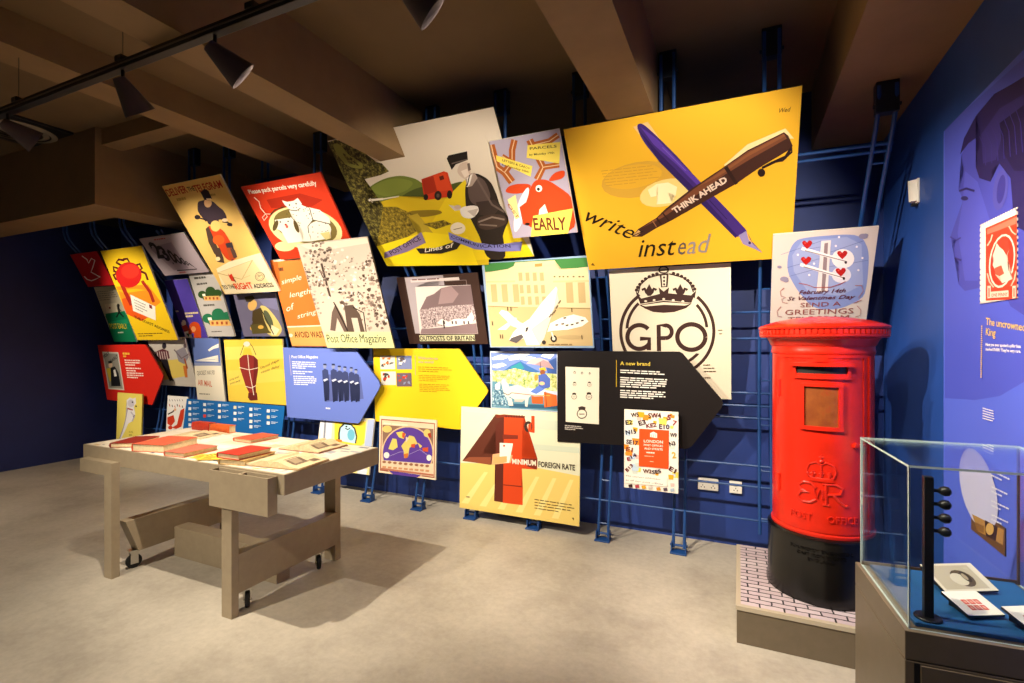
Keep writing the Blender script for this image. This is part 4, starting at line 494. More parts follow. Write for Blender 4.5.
  '101 1 -796,0,1592,0,0,1991,-1592,0;102 1 -715,1972,1494,-3,-2,-87,-839,-39,-409,0;103 1 -374,1611,-16,-386,51,8,16,384;103 0 -390,1225,1,-231,52,9,-2,230;104 1 -448,1488,53,-197,25,8,-53,196;105 1 -322,1309,-41,-24,-26,25,25,20,37,8;106 0 -262,1315,-57,-26,-28,30,15,35,65,0;107 0 -81,1543,-28,-13,-12,14,9,15,26,-5;108 0 -409,1208,-58,-23,-19,28,6,30,70,10;109 0 -631,1226,-35,-21,-14,22,2,21,43,6;107 0 -440,1293,-40,-14,-38,16,30,23,33,-5;107 0 -246,1842,-43,-11,-43,17,38,35,40,-11;106 0 -180,1675,-32,-7,-23,8,11,21,38,3;106 0 -431,1741,-29,-12,-23,14,17,20,26,-9;110 0 -515,1779,-46,-11,-34,18,28,29,33,-7;105 0 -528,1206,-36,-7,-17,11,17,25,31,-9;110 0 -418,1733,-30,-9,-19,12,9,26,36,0;106 0 -215,1958,-18,-6,-17,8,12,11,18,-1;109 0 -304,1991,-27,-9,-7,9;105 0 -388,1308,-24,-13,-29,13,24,25,38,-5;107 0 -408,1920,-31,-4,-29,12,27,21,29,-4;110 0 -613,1483,-33,-5,-18,8,17,19,27,0;108 0 -93,1848,-32,-15,-36,19,21,23,48,1;109 0 -370,1731,-26,-12,-25,14,26,17,24,-2;108 0 -389,1799,-41,-13,-42,19,30,27,55,9;105 0 -650,1460,-43,-8,-45,15,41,28,45,-6;108 0 -450,1615,-45,-17,-15,20,14,32,33,-13;110 0 -470,1634,-25,-14,-23,15,16,14,32,-1;105 0 -75,1614,-24,-9,-19,11,19,13,20,4;105 0 -289,1675,-20,-6,-9,10,6,15,22,-6;110 0 -458,1368,-22,-11,-16,13,13,21,30,-2;106 0 -353,1294,-29,-21,-26,26,22,29,41,-1;108 0 -750,1373,-46,-19,0,50,41,3;107 0 -415,1206,-43,-11,-16,15,16,27,38,-4;110 0 2,1592,-56,-20,-22,28,23,43,38,-17;106 0 -703,1473,-53,-15,-27,20,27,32,39,-11;107 0 -598,1811,-48,-11,-16,16,10,33,53,-10;106 0 -99,1812,-45,-12,-27,14,17,28,47,-9;106 0 -291,1853,-31,-5,-27,9,27,17,24,-4;106 0 -209,1402,-40,-18,-16,16,4,32,42,3;110 0 -139,1471,-20,-5,-30,8,24,23,38,-3;109 0 -44,1537,-23,-13,-16,15,18,19,25,-1;107 0 -53,1792,-24,-16,-16,15,13,19,23,-2;107 0 -417,1475,-25,-10,-32,12,31,22,33,-4;108 0 -739,1472,-57,-26,0,64,46,-8;108 0 -233,1909,-34,-14,-19,16,21,15,24,1;105 0 -172,1709,-23,-5,-20,8,16,12,27,5;105 0 -739,1353,-39,-14,-18,17,0,4,14,17,32,-3;106 0 -584,1540,-17,-9,-10,11,9,17,21,-4;105 0 -368,1979,-24,-15,-18,18,7,9,36,0;105 0 -532,1197,-27,-9,-24,14,25,24,30,-2;108 0 -15,1857,-58,-16,-45,22,42,33,37,-12;108 0 -115,1489,-30,-11,-26,14,17,30,50,-8;110 0 -95,1684,-20,-17,-17,17,10,19,32,1;107 0 -129,1687,-43,-6,-25,11,17,21,33,7;108 0 -655,1318,-22,-13,-12,15,7,18,31,2;108 0 -150,1954,-47,-12,-29,14,11,25,65,8;105 0 -336,1989,-28,-7,-17,9,45,0;109 0 -379,1633,-54,-5,-46,9,31,40,43,-12;106 0 -72,1859,-31,-20,-16,22,22,30,30,-7;107 0 -734,1403,-34,-17,-19,22,17,19,34,-2;105 0 -381,1820,-45,-16,-37,23,33,31,43,-4;105 0 -199,1656,-44,-17,-18,20,9,40,57,-9;110 0 -400,1316,-44,-23,-19,26,19,33,42,-9;107 0 -351,1442,-56,-20,-22,22,14,30,45,3;109 0 -207,1508,-28,-15,-30,19,31,18,31,-3;108 0 -333,1324,-51,-27,-27,25,20,27,49,9;105 0 -160,1986,-29,-4,-23,8,1,1,49,0;109 0 -281,1448,-22,-12,-14,16,10,14,31,3;105 0 -498,1688,-24,-12,-24,16,23,26,26,-6;107 0 -218,1944,-31,-16,-19,16,11,27,50,3;108 0 -650,1270,-37,-13,-28,18,31,18,27,-3;109 0 -534,1447,-37,-18,-11,18,12,26,28,-7;105 0 -321,1757,-39,-15,-28,23,25,24,38,7;107 0 -592,1395,-37,-26,-37,25,30,36,42,-2;110 0 -38,1763,-20,-7,-13,9,14,24,32,-3;106 0 -749,1553,-27,-5,-14,9,16,18,22,-4;105 0 -537,1634,-32,-18,-30,21,24,23,44,5;108 0 -703,1597,-36,-10,-35,14,28,42,42,-10;108 0 -16,1637,-17,-12,-14,15,12,17,19,-5;109 0 -668,1268,-21,-8,-15,10,7,14,33,0;108 0 -89,1517,-21,-7,-21,10,17,21,20,-9;109 0 -310,1319,-33,-11,-27,17,17,23,34,-2;107 0 -120,1630,-35,-8,-20,9,20,18,26,-1;106 0 -15,1628,-35,-9,-24,12,18,24,25,-10;106 0 -26,1824,-52,-14,-42,24,39,26,47,-4;107 0 -687,1383,-46,-10,-29,13,12,24,57,-4;108 0 -472,1271,-43,-7,-24,11,15,26,35,-10;109 0 -398,1967,-30,-9,-20,14,13,15,32,1;108 0 -290,1505,-29,-12,-19,16,14,20,38,-6;105 0 -483,1829,-25,-9,-14,14,8,12,28,2;106 0 -175,1789,-36,-26,-36,30,26,29,50,-8;105 0 -276,1547,-24,-10,-14,12,13,13,25,-1;107 0 -522,1372,-37,-14,-19,15,14,15,29,3;108 0 -654,1511,-36,-18,-29,21,21,34,54,-12;109 0 -748,1525,-25,-10,-12,14,7,12,26,4;106 0 -461,1541,-25,-15,-32,22,35,24,31,-6;107 0 -309,1918,-42,-14,-49,20,45,39,49,-16;107 0 -598,1228,-22,-15,-10,15,10,21,25,-8;108 0 -764,1431,-32,-15,0,38,32,2;109 0 -498,1833,-33,-22,-24,27,19,42,58,-6;105 0 -567,1284,-32,-30,-33,30,39,30,29,-5;108 0 -110,1735,-35,-9,-39,13,32,29,45,0;107 0 -201,1841,-43,-15,-23,18,17,17,32,1;108 0 -386,1686,-19,-13,-11,13,8,19,20,-8;105 0 -449,1756,-53,-24,-20,28,22,30,29,-5;110 0 -442,1250,-59,-24,-30,32,37,34,40,-4;109 0 -524,1793,-33,-9,-26,13,21,17,31,-2;108 0 -659,1754,-54,-11,-31,16,28,36,40,0;108 0 -292,1802,-25,-4,-14,5,16,25,20,0;105 0 -595,1396,-46,-10,-29,14,13,24,47,6;107 0 -506,1240,-32,-18,-22,15,14,43,42,-9;108 0 -559,1698,-21,-3,-22,5,23,23,20,-3;105 0 -243,1653,-44,-19,-23,23,22,28,41,-3;107 0 -296,1680,-36,-30,-18,30,11,27,48,6;105 0 -237,1982,-30,-5,-29,12,2,2,54,0;106 0 -413,1491,-33,-27,-18,25,12,37,37,-15;106 0 -218,1639,-28,-7,-19,9,10,13,36,4;110 0 -502,1755,-53,-19,-18,25,15,29,48,0;107 0 -294,1499,-39,-11,-16,13,14,19,30,1;106 0 -741,1304,-33,-17,-18,21,22,22,31,-5;107 0 -472,1243,-57,-30,-22,30,15,38,55,-12;108 0 -153,1797,-17,-7,-10,8,9,19,25,-1;108 0 -528,1298,-31,-11,-11,13,10,24,26,-7;109 0 -276,1866,-28,-10,-11,10,10,20,25,-8;111 1 -740,1048,-51,-17,-5,6,0,50,50,-1;112 0 -749,1190,-28,-17,-19,15,0,14,14,23,39,-6;111 0 -733,823,-24,-9,-15,9,6,25,32,-1;112 0 -696,778,-43,-15,-43,15,42,30,42,-1;111 0 -732,702,-21,-8,-22,10,20,15,24,1;113 0 -597,1009,-32,-18,-18,20,16,18,24,-4;113 0 -767,572,-29,-14,0,36,32,0;111 0 -771,1200,-25,-9,0,27,1,0,20,0;113 0 -634,942,-34,-8,-25,14,16,23,47,9;112 0 -739,878,-51,-27,-6,9,0,47,43,-4;111 0 -708,960,-30,-11,-18,9,5,27,52,3;112 0 -646,1227,-30,-9,-33,13,33,36,51,0;111 0 -739,776,-24,-14,-15,18,20,25,33,0;112 0 -680,688,-30,-14,-26,13,30,30,29,-7;113 0 -646,1149,-28,-10,-26,15,21,23,38,-2;113 0 -716,1013,-25,-10,-10,11,9,11,26,6;113 0 -546,1133,-42,-5,-23,5,9,32,51,2;112 0 -742,944,-54,-19,0,60,52,7;113 0 -672,1154,-45,-16,-24,20,23,29,41,-6;112 0 -704,1042,-26,-4,-32,7,25,18,36,1;112 0 -773,947,-23,-10,0,32,22,-4;111 0 -768,1027,-28,-14,0,43,13,-7;113 0 -707,900,-61,-30,-28,34,0,5,30,26,38,1;112 0 -530,1065,-18,-10,-29,11,25,23,28,-6;111 0 -716,1233,-49,-17,-29,19,19,28,48,-2;112 0 -744,1200,-29,-10,-16,12,13,11,26,4;112 0 -748,1153,-48,-15,0,48,25,1;113 0 -736,615,-56,-7,-4,1,0,37,34,7;112 0 -547,893,-28,-7,-31,6,23,23,40,0;111 0 -658,1104,-44,-15,-31,22,27,16,35,5;113 0 -745,640,-31,-17,-20,16,0,4,22,36,36,-12;112 0 -682,883,-26,-12,-28,14,28,23,36,6;105 1 95,707,-19,-12,-15,13,12,18,28,4;109 0 118,965,-27,-8,-20,11,20,17,20,1;110 0 -30,902,-48,-19,-42,16,39,29,45,-6;106 0 161,995,-29,-22,-21,21,24,31,32,1;109 0 -49,756,-36,-20,-46,21,30,50,77,0;108 0 402,979,-40,-9,-18,15,15,28,44,1;110 0 198,722,-17,-7,-24,9,12,17,31,2;105 0 292,962,-19,-8,-18,10,8,25,37,-1;105 0 36,1041,-43,-9,-37,15,19,44,51,-19;106 0 -25,769,-27,-17,-23,20,22,17,26,8;108 0 219,1153,-37,-21,-46,20,51,43,45,-12;110 0 26,815,-58,-34,-38,41,41,45,44,-22;107 0 347,1177,-26,-14,-6,17,2,15,30,-5;105 0 62,953,-37,-22,-30,28,23,22,44,9;110 0 199,785,-27,-9,-12,10,13,17,17,3;107 0 -28,833,-47,-23,-47,20,29,39,76,12;110 0 366,957,-30,-21,-13,20,3,25,45,-4;109 0 -66,865,-61,-17,-29,19,25,54,58,-5;108 0 -4,1045,-52,-14,-22,20,8,24,54,3;110 0 -94,818,-35,-16,-24,16,24,33,33,-3;108 0 92,1153,-42,-22,-23,25,10,29,47,2;110 0 217,1033,-65,-27,-30,35,19,30,64,-5;109 0 118,744,-66,-24,-34,29,39,43,40,-1;109 0 66,1167,-30,-10,-29,13,13,28,57,5;106 0 109,1056,-18,-7,-15,5,8,18,22,-3;108 0 232,1214,-52,-16,-27,15,11,26,51,2;108 0 -57,844,-27,-10,-21,14,18,28,31,-10;105 0 331,1047,-31,-13,-12,14,9,24,22,-4;108 0 231,1135,-29,-8,-24,8,20,24,22,-5;106 0 -59,1063,-55,-17,-45,17,36,28,44,13;107 0 -107,862,-20,-8,-21,10,19,20,22,5;108 0 -64,749,-56,-24,-36,23,23,34,55,7;105 0 139,994,-29,-12,-36,12,29,23,38,0;105 0 -95,870,-68,-23,-23,23,13,36,56,0;110 0 65,918,-49,-19,-42,28,34,32,56,-3;109 0 302,898,-36,-17,-29,17,28,26,32,3;107 0 222,1004,-51,-14,-28,11,13,34,41,-4;107 0 363,1008,-56,-11,-48,19,37,33,57,9;106 0 -47,1114,-33,-9,-59,14,50,32,49,13;105 0 214,1044,-28,-24,-37,21,33,23,41,5;109 0 163,905,-58,-16,-56,16,53,50,59,-3;106 0 82,743,-65,-26,-42,28,34,40,62,-3;108 0 368,1153,-50,-19,-17,21,7,30,48,-7;108 0 83,951,-31,-6,-28,13,24,35,48,0;106 0 367,846,-67,-22,-50,19,46,38,58,9;108 0 398,959,-33,-27,-36,29,26,38,49,-6;110 0 -68,1096,-28,-9,-29,11,19,21,30,-5;106 0 17,843,-40,-17,-31,20,31,21,26,2;110 0 370,989,-59,-22,-59,26,56,46,57,-12;110 0 369,1161,-40,-20,-33,23,24,26,48,-2;106 0 267,761,-31,-8,-14,10,11,15,25,5;107 0 -71,842,-27,-10,-39,16,34,26,49,9;107 0 127,789,-35,-8,-17,9,10,29,30,-4;109 0 328,1002,-47,-18,-19,24,7,23,55,6;109 0 138,784,-77,-31,-55,25,42,42,68,4;105 0 207,1185,-24,-17,-27,21,21,22,36,-2;108 0 -35,963,-27,-16,-10,17,7,19,30,5;109 0 214,1139,-24,-5,-18,7,8,17,34,-1;107 0 139,1046,-56,-27,-16,24,6,39,54,-5;110 0 69,731,-14,-4,-22,6,22,21,16,-4;110 1 641,1537,-33,-8,-40,10,30,28,40,-4;110 0 796,1380,-9,7,9,17;108 0 796,1247,-1,1,1,1;108 0 661,1187,-41,-24,-39,29,25,27,46,0;105 0 753,1571,-51,-8,-27,15,13,24,56,9;108 0 778,1006,-26,-15,-29,20,31,27,28,-10;108 0 796,1695,-14,12,14,8;108 0 701,1000,-24,-22,-25,23,23,20,27,2;107 0 587,1465,-29,-15,-14,17,15,17,24,-4;107 0 490,871,-21,-13,-20,14,19,19,24,6;105 0 762,911,-68,-35,-20,37,8,48,59,-1;109 0 731,1276,-57,-16,-33,22,38,51,46,-14;108 0 746,1667,-37,-7,-17,13,10,16,34,5;108 0 523,832,-49,-18,-45,17,46,36,28,-7;109 0 796,1216,-50,-20,-17,24,17,33,48,5,2,-10;109 0 704,1249,-41,-16,-44,20,37,30,41,-1;108 0 596,838,-47,-16,-41,19,40,37,36,-16;110 0 637,1479,-30,-12,-19,17,19,17,26,-2;110 0 753,1401,-35,-27,-48,26,37,32,57,3;108 0 712,1629,-28,-10,-8,11,11,21,15,1;109 0 519,1256,-30,-19,-25,19,21,26,43,5;108 0 500,944,-30,-17,-36,21,19,28,45,-3;105 0 701,1522,-58,-20,-48,24,26,28,53,-4;106 0 592,1078,-50,-30,-45,42,42,28,66,8;108 0 796,1127,-4,1,4,7;110 0 601,1270,-52,-14,-35,18,35,35,31,0;107 0 522,876,-27,-12,-28,10,26,19,27,0;106 0 532,942,-53,-24,-15,27,19,37,38,-4;106 0 487,1159,-26,-14,-18,17,12,19,34,1;109 0 758,1581,-29,-9,-18,9,13,17,29,0;105 0 617,787,-39,-29,-24,33,25,41,44,-5;109 0 782,1354,-26,-13,-21,15,13,14,34,3;109 0 597,1482,-40,-21,-18,20,11,27,32,-9;106 0 665,856,-31,-21,-26,21,27,25,34,0;108 0 732,1507,-46,-26,-42,33,30,39,60,-6;108 0 741,1412,-48,-23,-43,28,35,28,39,-8;107 0 614,933,-35,-12,-20,10,18,26,26,4;106 0 723,1238,-18,-14,-16,16,17,17,25,3;106 0 537,1334,-31,-20,-28,23,20,30,47,-4;108 0 709,1307,-17,-8,-20,10,16,19,20,-5;106 0 542,1318,-30,-17,-25,22,25,17,22,0;108 0 533,902,-48,-33,-31,36,20,55,77,2;106 0 525,1001,-23,-16,-15,17,16,23,25,-3;108 0 796,1105,-38,-9,-19,11,7,30,39,0,11,-18;109 0 586,811,-45,-27,-24,24,28,40,26,-3;109 0 796,1148,-22,-13,-23,22,23,19,22,-1,0,-1;105 0 796,1544,-17,26,17,29;107 0 631,1336,-18,-12,-16,13,15,17,28,2;108 0 743,1538,-27,-17,-23,22,8,23,48,4;105 0 671,1574,-25,-12,-28,15,28,30,33,-6;108 0 587,1466,-35,-7,-34,13,29,41,42,3;107 0 715,1045,-24,-14,-35,12,36,29,29,-7;106 0 531,1199,-20,-10,-22,9,20,14,17,3;105 0 592,858,-36,-11,-13,12,12,18,24,0;105 0 649,970,-69,-20,-33,23,12,41,69,-3;108 0 722,1187,-54,-31,-23,29,17,45,40,-14;106 0 796,1616,-16,-3,-29,16,11,22,34,-2;105 0 650,1540,-29,-23,-26,25,24,30,42,-4;108 0 657,1265,-42,-32,-26,32,20,43,50,-4;106 0 796,1223,-26,-12,-42,26,40,30,28,1;105 0 722,1366,-21,-14,-13,14,15,15,21,1;105 0 452,1037,-25,-12,-36,9,22,20,35,-1;108 0 637,917,-22,-9,-14,11,6,30,40,-6;106 0 716,944,-36,-18,-12,17,6,25,31,-9;108 0 576,856,-42,-16,-23,23,21,31,52,6;107 0 572,1285,-35,-24,-15,25,17,25,31,7;110 0 595,950,-26,-9,-18,12,17,22,21,-7;108 0 788,1707,-17,-4,-22,7,12,16,23,-2;110 1 639,454,-43,-27,-24,27,26,38,48,6;108 0 652,460,-28,-21,-18,26,15,22,34,3;109 0 719,612,-54,-27,-18,26,13,30,36,-3;108 0 796,568,-46,-32,-38,35,34,32,45,-9,5,-15;106 0 717,756,-45,-14,-21,12,0,29,58,8;110 0 655,460,-40,-35,-32,32,31,38,58,8;107 0 575,434,-27,-10,-25,7,22,34,34,-3;105 0 565,418,-42,-31,-20,29,22,35,36,-1;110 0 796,516,-38,-10,-44,13,43,36,35,5,4,-32;110 0 682,752,-43,-25,-20,23,9,30,51,14;106 0 633,638,-64,-24,-46,27,43,42,55,-4;110 0 748,479,-24,-15,-20,18,18,31,38,-1;109 0 613,583,-31,-8,-13,8,7,16,23,5;107 0 678,273,-38,-14,-53,9,44,46,45,-12;109 0 734,860,-68,-24,-50,29,50,41,53,2;110 0 707,857,-32,-23,-18,24,22,32,32,-9;108 0 796,663,-28,-10,-38,18,33,37,33,-1;109 0 705,494,-34,-13,-18,9,11,36,39,-8;109 0 603,628,-30,-30,-33,31,26,22,39,-1;107 0 768,458,-48,-28,-26,23,22,35,46,5;105 0 556,444,-34,-12,-37,11,29,38,39,-3;110 0 668,740,-20,-13,-23,12,18,17,22,-2;105 0 646,711,-20,-14,-17,13,16,14,24,2;109 0 659,367,-44,-10,-23,10,21,38,45,-4;109 0 739,508,-32,-12,-27,14,16,19,31,-1;106 0 796,542,-14,8,14,13;105 0 796,843,-29,12,28,38,1,0;108 0 695,807,-31,-14,-15,16,10,22,30,-2;109 0 780,922,-69,-35,-21,40,18,32,61,12;105 0 796,695,-16,9,16,17;106 0 738,752,-33,-13,-14,17,11,25,35,-6;109 0 630,501,-32,-14,-22,12,19,19,20,-3;106 0 796,540,-34,24,33,39,1,0;106 0 754,460,-59,-35,-33,33,37,52,50,-20;106 0 595,706,-20,-8,-16,8,4,27,40,-6;105 0 733,747,-21,-21,-12,20,12,23,24,-1;105 0 789,666,-37,-18,-14,16,13,21,30,0;109 0 796,708,-1,0,1,1;110 0 710,564,-36,-14,-21,15,20,18,34,8;106 0 732,773,-49,-33,-49,42,34,46,67,-11;114 1 372,1612,-41,-18,-23,23,18,17,31,4;107 0 14,1625,-20,-9,-8,10,5,14,21,-3;111 0 460,1552,-33,-11,-16,14,7,13,37,7;107 0 -36,1489,-32,-15,-12,20,10,23,31,-3;107 0 108,1358,-22,-11,-9,11,7,16,21,-3;114 0 390,1472,-38,-13,-34,15,28,25,36,-9;114 0 146,1429,-18,-9,-11,9,7,20,28,-5;107 0 269,1686,-11,-4,-15,6,10,10,18,3;107 0 -49,1520,-39,-7,-21,9,9,19,35,7;114 0 65,1398,-24,-8,-11,12,11,22,24,-5;111 0 96,1449,-17,-6,-7,6,7,8,11,2;107 0 83,1367,-38,-10,-29,11,27,26,21,-8;107 0 -53,1397,-35,-18,-21,25,26,25,30,-9;107 0 562,1433,-30,-12,-32,17,25,21,26,-7;111 0 593,1562,-27,-10,-16,12,12,17,26,-2;107 0 466,1460,-28,-11,-21,12,19,28,20,-12;107 0 -8,1412,-36,-16,-18,17,14,15,36,5;114 0 182,1460,-25,-8,-15,10,13,21,27,4;107 0 -7,1349,-20,-10,-15,11,12,24,26,0;114 0 161,1690,-17,-6,-11,10,6,11,21,1;107 0 375,1641,-24,-11,-17,13,14,21,25,0;107 0 437,1309,-21,-10,-10,13,2,18,30,2;111 0 584,1546,-29,-18,-27,22,26,21,26,2;111 0 410,1660,-17,-4,-11,5,3,10,21,-1;107 0 305,1584,-19,-5,-9,6,8,13,18,-1;111 0 138,1474,-24,-7,-18,8,16,23,29,-7;107 0 552,1465,-25,-14,-28,14,27,25,25,2;111 0 115,1210,-13,-9,-8,8,4,14,20,3;107 0 408,1490,-23,-14,-21,15,22,21,25,-5;107 0 199,1438,-24,-9,-20,9,10,22,29,-6;107 0 263,1493,-33,-14,-16,13,10,23,26,-1;111 0 -30,1520,-27,-15,-17,21,11,18,35,-4;114 0 176,1264,-19,-18,-13,19,4,14,36,2;107 0 582,1552,-15,-7,-16,7,4,18,36,3;107 0 444,1283,-24,-8,-7,10,6,17,21,-3;107 0 64,1302,-21,-6,-11,7,7,13,20,-3;114 0 134,1549,-15,-6,-8,5,6,15,14,-4;107 0 155,1430,-18,-6,-10,9,4,9,22,3;107 0 472,1293,-25,-6,-18,7,9,12,29,5;107 0 76,1566,-21,-14,-12,14,5,15,35,2;114 0 185,1714,-22,-10,-12,12,15,12,12,-2;111 0 272,1659,-38,-12,-27,14,20,16,36,9;107 0 198,1504,-23,-4,-20,5,18,15,18,0;111 0 -4,1435,-41,-14,-12,15,2,19,35,-3;111 0 24,1459,-22,-10,-6,12,4,12,20,-2;107 0 500,1497,-17,-8,-16,10,18,18,18,-2;107 0 322,1292,-22,-5,-15,7,6,15,28,4;111 0 368,1600,-39,-15,-24,16,27,28,20,-6;107 0 563,1518,-20,-8,-15,9,13,11,18,4;114 0 69,1376,-23,-14,-20,16,15,19,26,-5;107 1 572,683,-21,-20,-24,22,24,22,24,-1;107 0 290,455,-15,-7,-9,8,7,15,17,0;107 0 249,541,-30,-15,-12,15,11,18,24,5;115 0 218,544,-23,-7,-15,11,12,22,38,8;107 0 334,747,-27,-9,-26,14,23,24,31,-3;107 0 592,555,-25,-13,-29,13,17,28,38,3;115 0 440,809,-31,-13,-16,13,7,33,42,-8;115 0 283,692,-40,-24,-35,20,35,34,38,-10;115 0 567,848,-12,-5,-10,5,6,13,18,5;107 0 450,643,-50,-17,-26,13,20,30,41,9;107 0 584,723,-35,-15,-21,18,22,28,22,-4;115 0 376,367,-49,-17,-33,20,32,35,37,-2;115 0 365,359,-35,-29,-18,30,23,36,31,-11;107 0 585,601,-49,-15,-27,16,24,27,35,7;107 0 445,888,-23,-10,-9,10,6,19,17,-5;107 0 589,844,-49,-22,-20,25,13,30,36,-3;107 0 578,678,-18,-9,-19,10,14,18,22,-5;107 0 337,425,-22,-10,-14,9,7,17,30,-2;115 0 633,749,-38,-8,-40,12,34,33,38,-1;107 0 543,799,-38,-20,-17,21,10,30,37,-8;107 0 379,755,-33,-14,-25,15,19,25,33,-4;115 0 457,504,-22,-13,-27,13,14,22,46,-1;115 0 642,764,-40,-9,-25,11,13,35,36,-10;107 0 424,505,-32,-19,-17,18,11,23,40,5;115 0 468,711,-28,-10,-11,10,11,18,22,3;107 0 436,769,-29,-11,-9,14,4,12,27,-1;107 0 583,538,-25,-9,-28,11,15,23,43,4;107 0 541,829,-25,-11,-38,17,26,31,47,-3;115 0 578,613,-48,-12,-17,16,15,27,37,-4;115 0 526,913,-22,-12,-8,13,7,23,21,-1;115 0 623,734,-18,-9,-21,8,19,16,25,3;115 0 395,547,-29,-18,-16,17,16,30,28,3;115 0 432,571,-23,-12,-10,11,5,18,27,3;115 0 468,709,-38,-13,-23,11,11,36,44,-6;107 0 510,712,-21,-14,-10,13,10,20,18,-1;115 0 418,390,-34,-25,-40,25,40,36,28,-14;107 0 317,727,-30,-9,-13,12,7,17,25,0;115 0 363,554,-25,-13,-13,18,9,26,38,-7;115 0 395,828,-28,-16,-16,18,13,20,28,0;115 0 368,718,-29,-23,-22,20,20,29,28,-1;116 1 -222,1113,-62,-31,-16,33,5,41,71,-5;111 0 -2,1040,-36,-11,-37,9,17,34,59,1;117 0 -222,1221,-29,-17,-10,17,2,22,35,3;111 0 -347,1175,-26,-7,-33,11,25,28,31,0;111 0 -459,1027,-42,-10,-40,9,26,33,60,12;116 0 -488,1039,-45,-25,-26,27,13,32,64,-10;117 0 108,1279,-26,-12,-23,12,22,27,34,6;111 0 -446,1467,-32,-14,-18,19,11,17,40,-1;117 0 13,1095,-29,-16,-33,16,15,27,57,5;117 0 -46,1462,-44,-19,-29,24,31,15,36,4;117 0 -246,1483,-38,-19,-23,24,14,28,40,-4;111 0 -247,1084,-35,-18,-27,21,27,24,46,5;111 0 -294,1405,-28,-13,-16,13,5,32,48,-11;116 0 390,1398,-36,-4,-24,9,11,22,41,-5;111 0 -211,1207,-40,-12,-45,14,48,42,35,-2;116 0 -146,1280,-39,-10,-18,15,16,24,27,-8;117 0 259,1183,-26,-6,-12,10,9,22,32,-6;117 0 230,1196,-22,-11,-10,13,12,18,18,-2;117 0 344,1333,-45,-29,-37,33,40,34,29,-10;111 0 -140,1246,-25,-15,-19,16,15,19,27,-4;116 0 -57,1091,-27,-6,-18,7,7,16,35,2;117 0 -202,1519,-22,-5,-25,9,16,12,28,-2;111 0 175,1258,-32,-11,-19,12,6,22,44,4;116 0 -488,1310,-37,-16,-20,20,22,22,27,4;116 0 70,1375,-33,-10,-14,10,11,17,29,-1;116 0 -421,1511,-36,-12,-14,11,6,23,37,-4;117 0 126,1870,-65,-26,-39,29,40,32,43,-6;117 0 -381,969,-32,-9,-24,17,27,33,39,2;111 0 -498,1198,-30,-8,-12,8,12,21,18,1;117 0 282,1360,-35,-8,-32,13,30,15,22,1;117 0 -397,1578,-32,-15,-32,19,15,30,69,6;116 0 18,1619,-45,-15,-23,17,16,39,43,-14;117 0 220,1618,-36,-10,-25,8,18,38,46,-7;111 0 -43,1027,-46,-14,-33,19,23,28,55,2;111 0 -93,1542,-27,-14,-10,15,7,20,31,3;117 0 146,1599,-35,-15,-33,22,34,25,33,-3;117 0 -19,1483,-17,-6,-19,7,20,15,13,-1;111 0 197,1170,-30,-13,-32,15,28,20,35,1;117 0 354,1492,-29,-8,-26,17,13,23,54,4;116 0 293,1678,-30,-27,-29,28,32,26,28,-4;111 0 113,1195,-34,-14,-30,17,21,25,45,-9;111 0 14,1731,-26,-9,-20,12,19,22,33,-1;116 0 115,1770,-29,-12,-35,16,27,15,30,-2;111 0 -375,1266,-44,-26,-17,29,8,27,53,6;117 0 237,1802,-45,-15,-28,20,22,31,42,-8;111 0 -77,1524,-37,-22,-22,27,17,29,40,-15;117 0 -262,795,-23,-13,-15,12,15,18,17,-3;111 0 -166,1250,-47,-9,-20,11,1,23,60,12;117 0 -233,1310,-26,-6,-33,9,27,17,38,1;116 0 339,1274,-53,-22,-44,22,45,43,44,-9;118 1 -92,823,207,10,101,-184,3,-369,-101,0,16,304,-141,3,-18,-306,-166,1,59,240;105 1 -428,698,142,165,85,-238,42,-308,-105,1,-73,276,-133,-257,-122,19;119 1 -330,893,141,-564,30,10,-142,563;119 1 90,776,203,-100,24,8,-210,109;119 0 293,676,-56,-364,25,3,55,369;120 1 -736,322,1532,-13,0,-308,-741,-1,-851,0,0,18', 
  [(18, '#2c2a20', 'Post Office Magazine', -0.3669, 0.0538, 0.0008, 0.6926, 0.0864, 0, 0.1)]),
('redarrow', 'arrow_sign', 'red arrow-shaped information sign with a small photo of a man in a cap', 'sign', (-6.9806, 3.7318, 0.7367), 0.13171, 0, '#8a1a10', 0.016, [(-4983, 7228), (4968, 7347), (5273, 7171), (7592, 3903), (7690, 3588), (7506, 3264), (4754, -89), (-4736, 101)], 
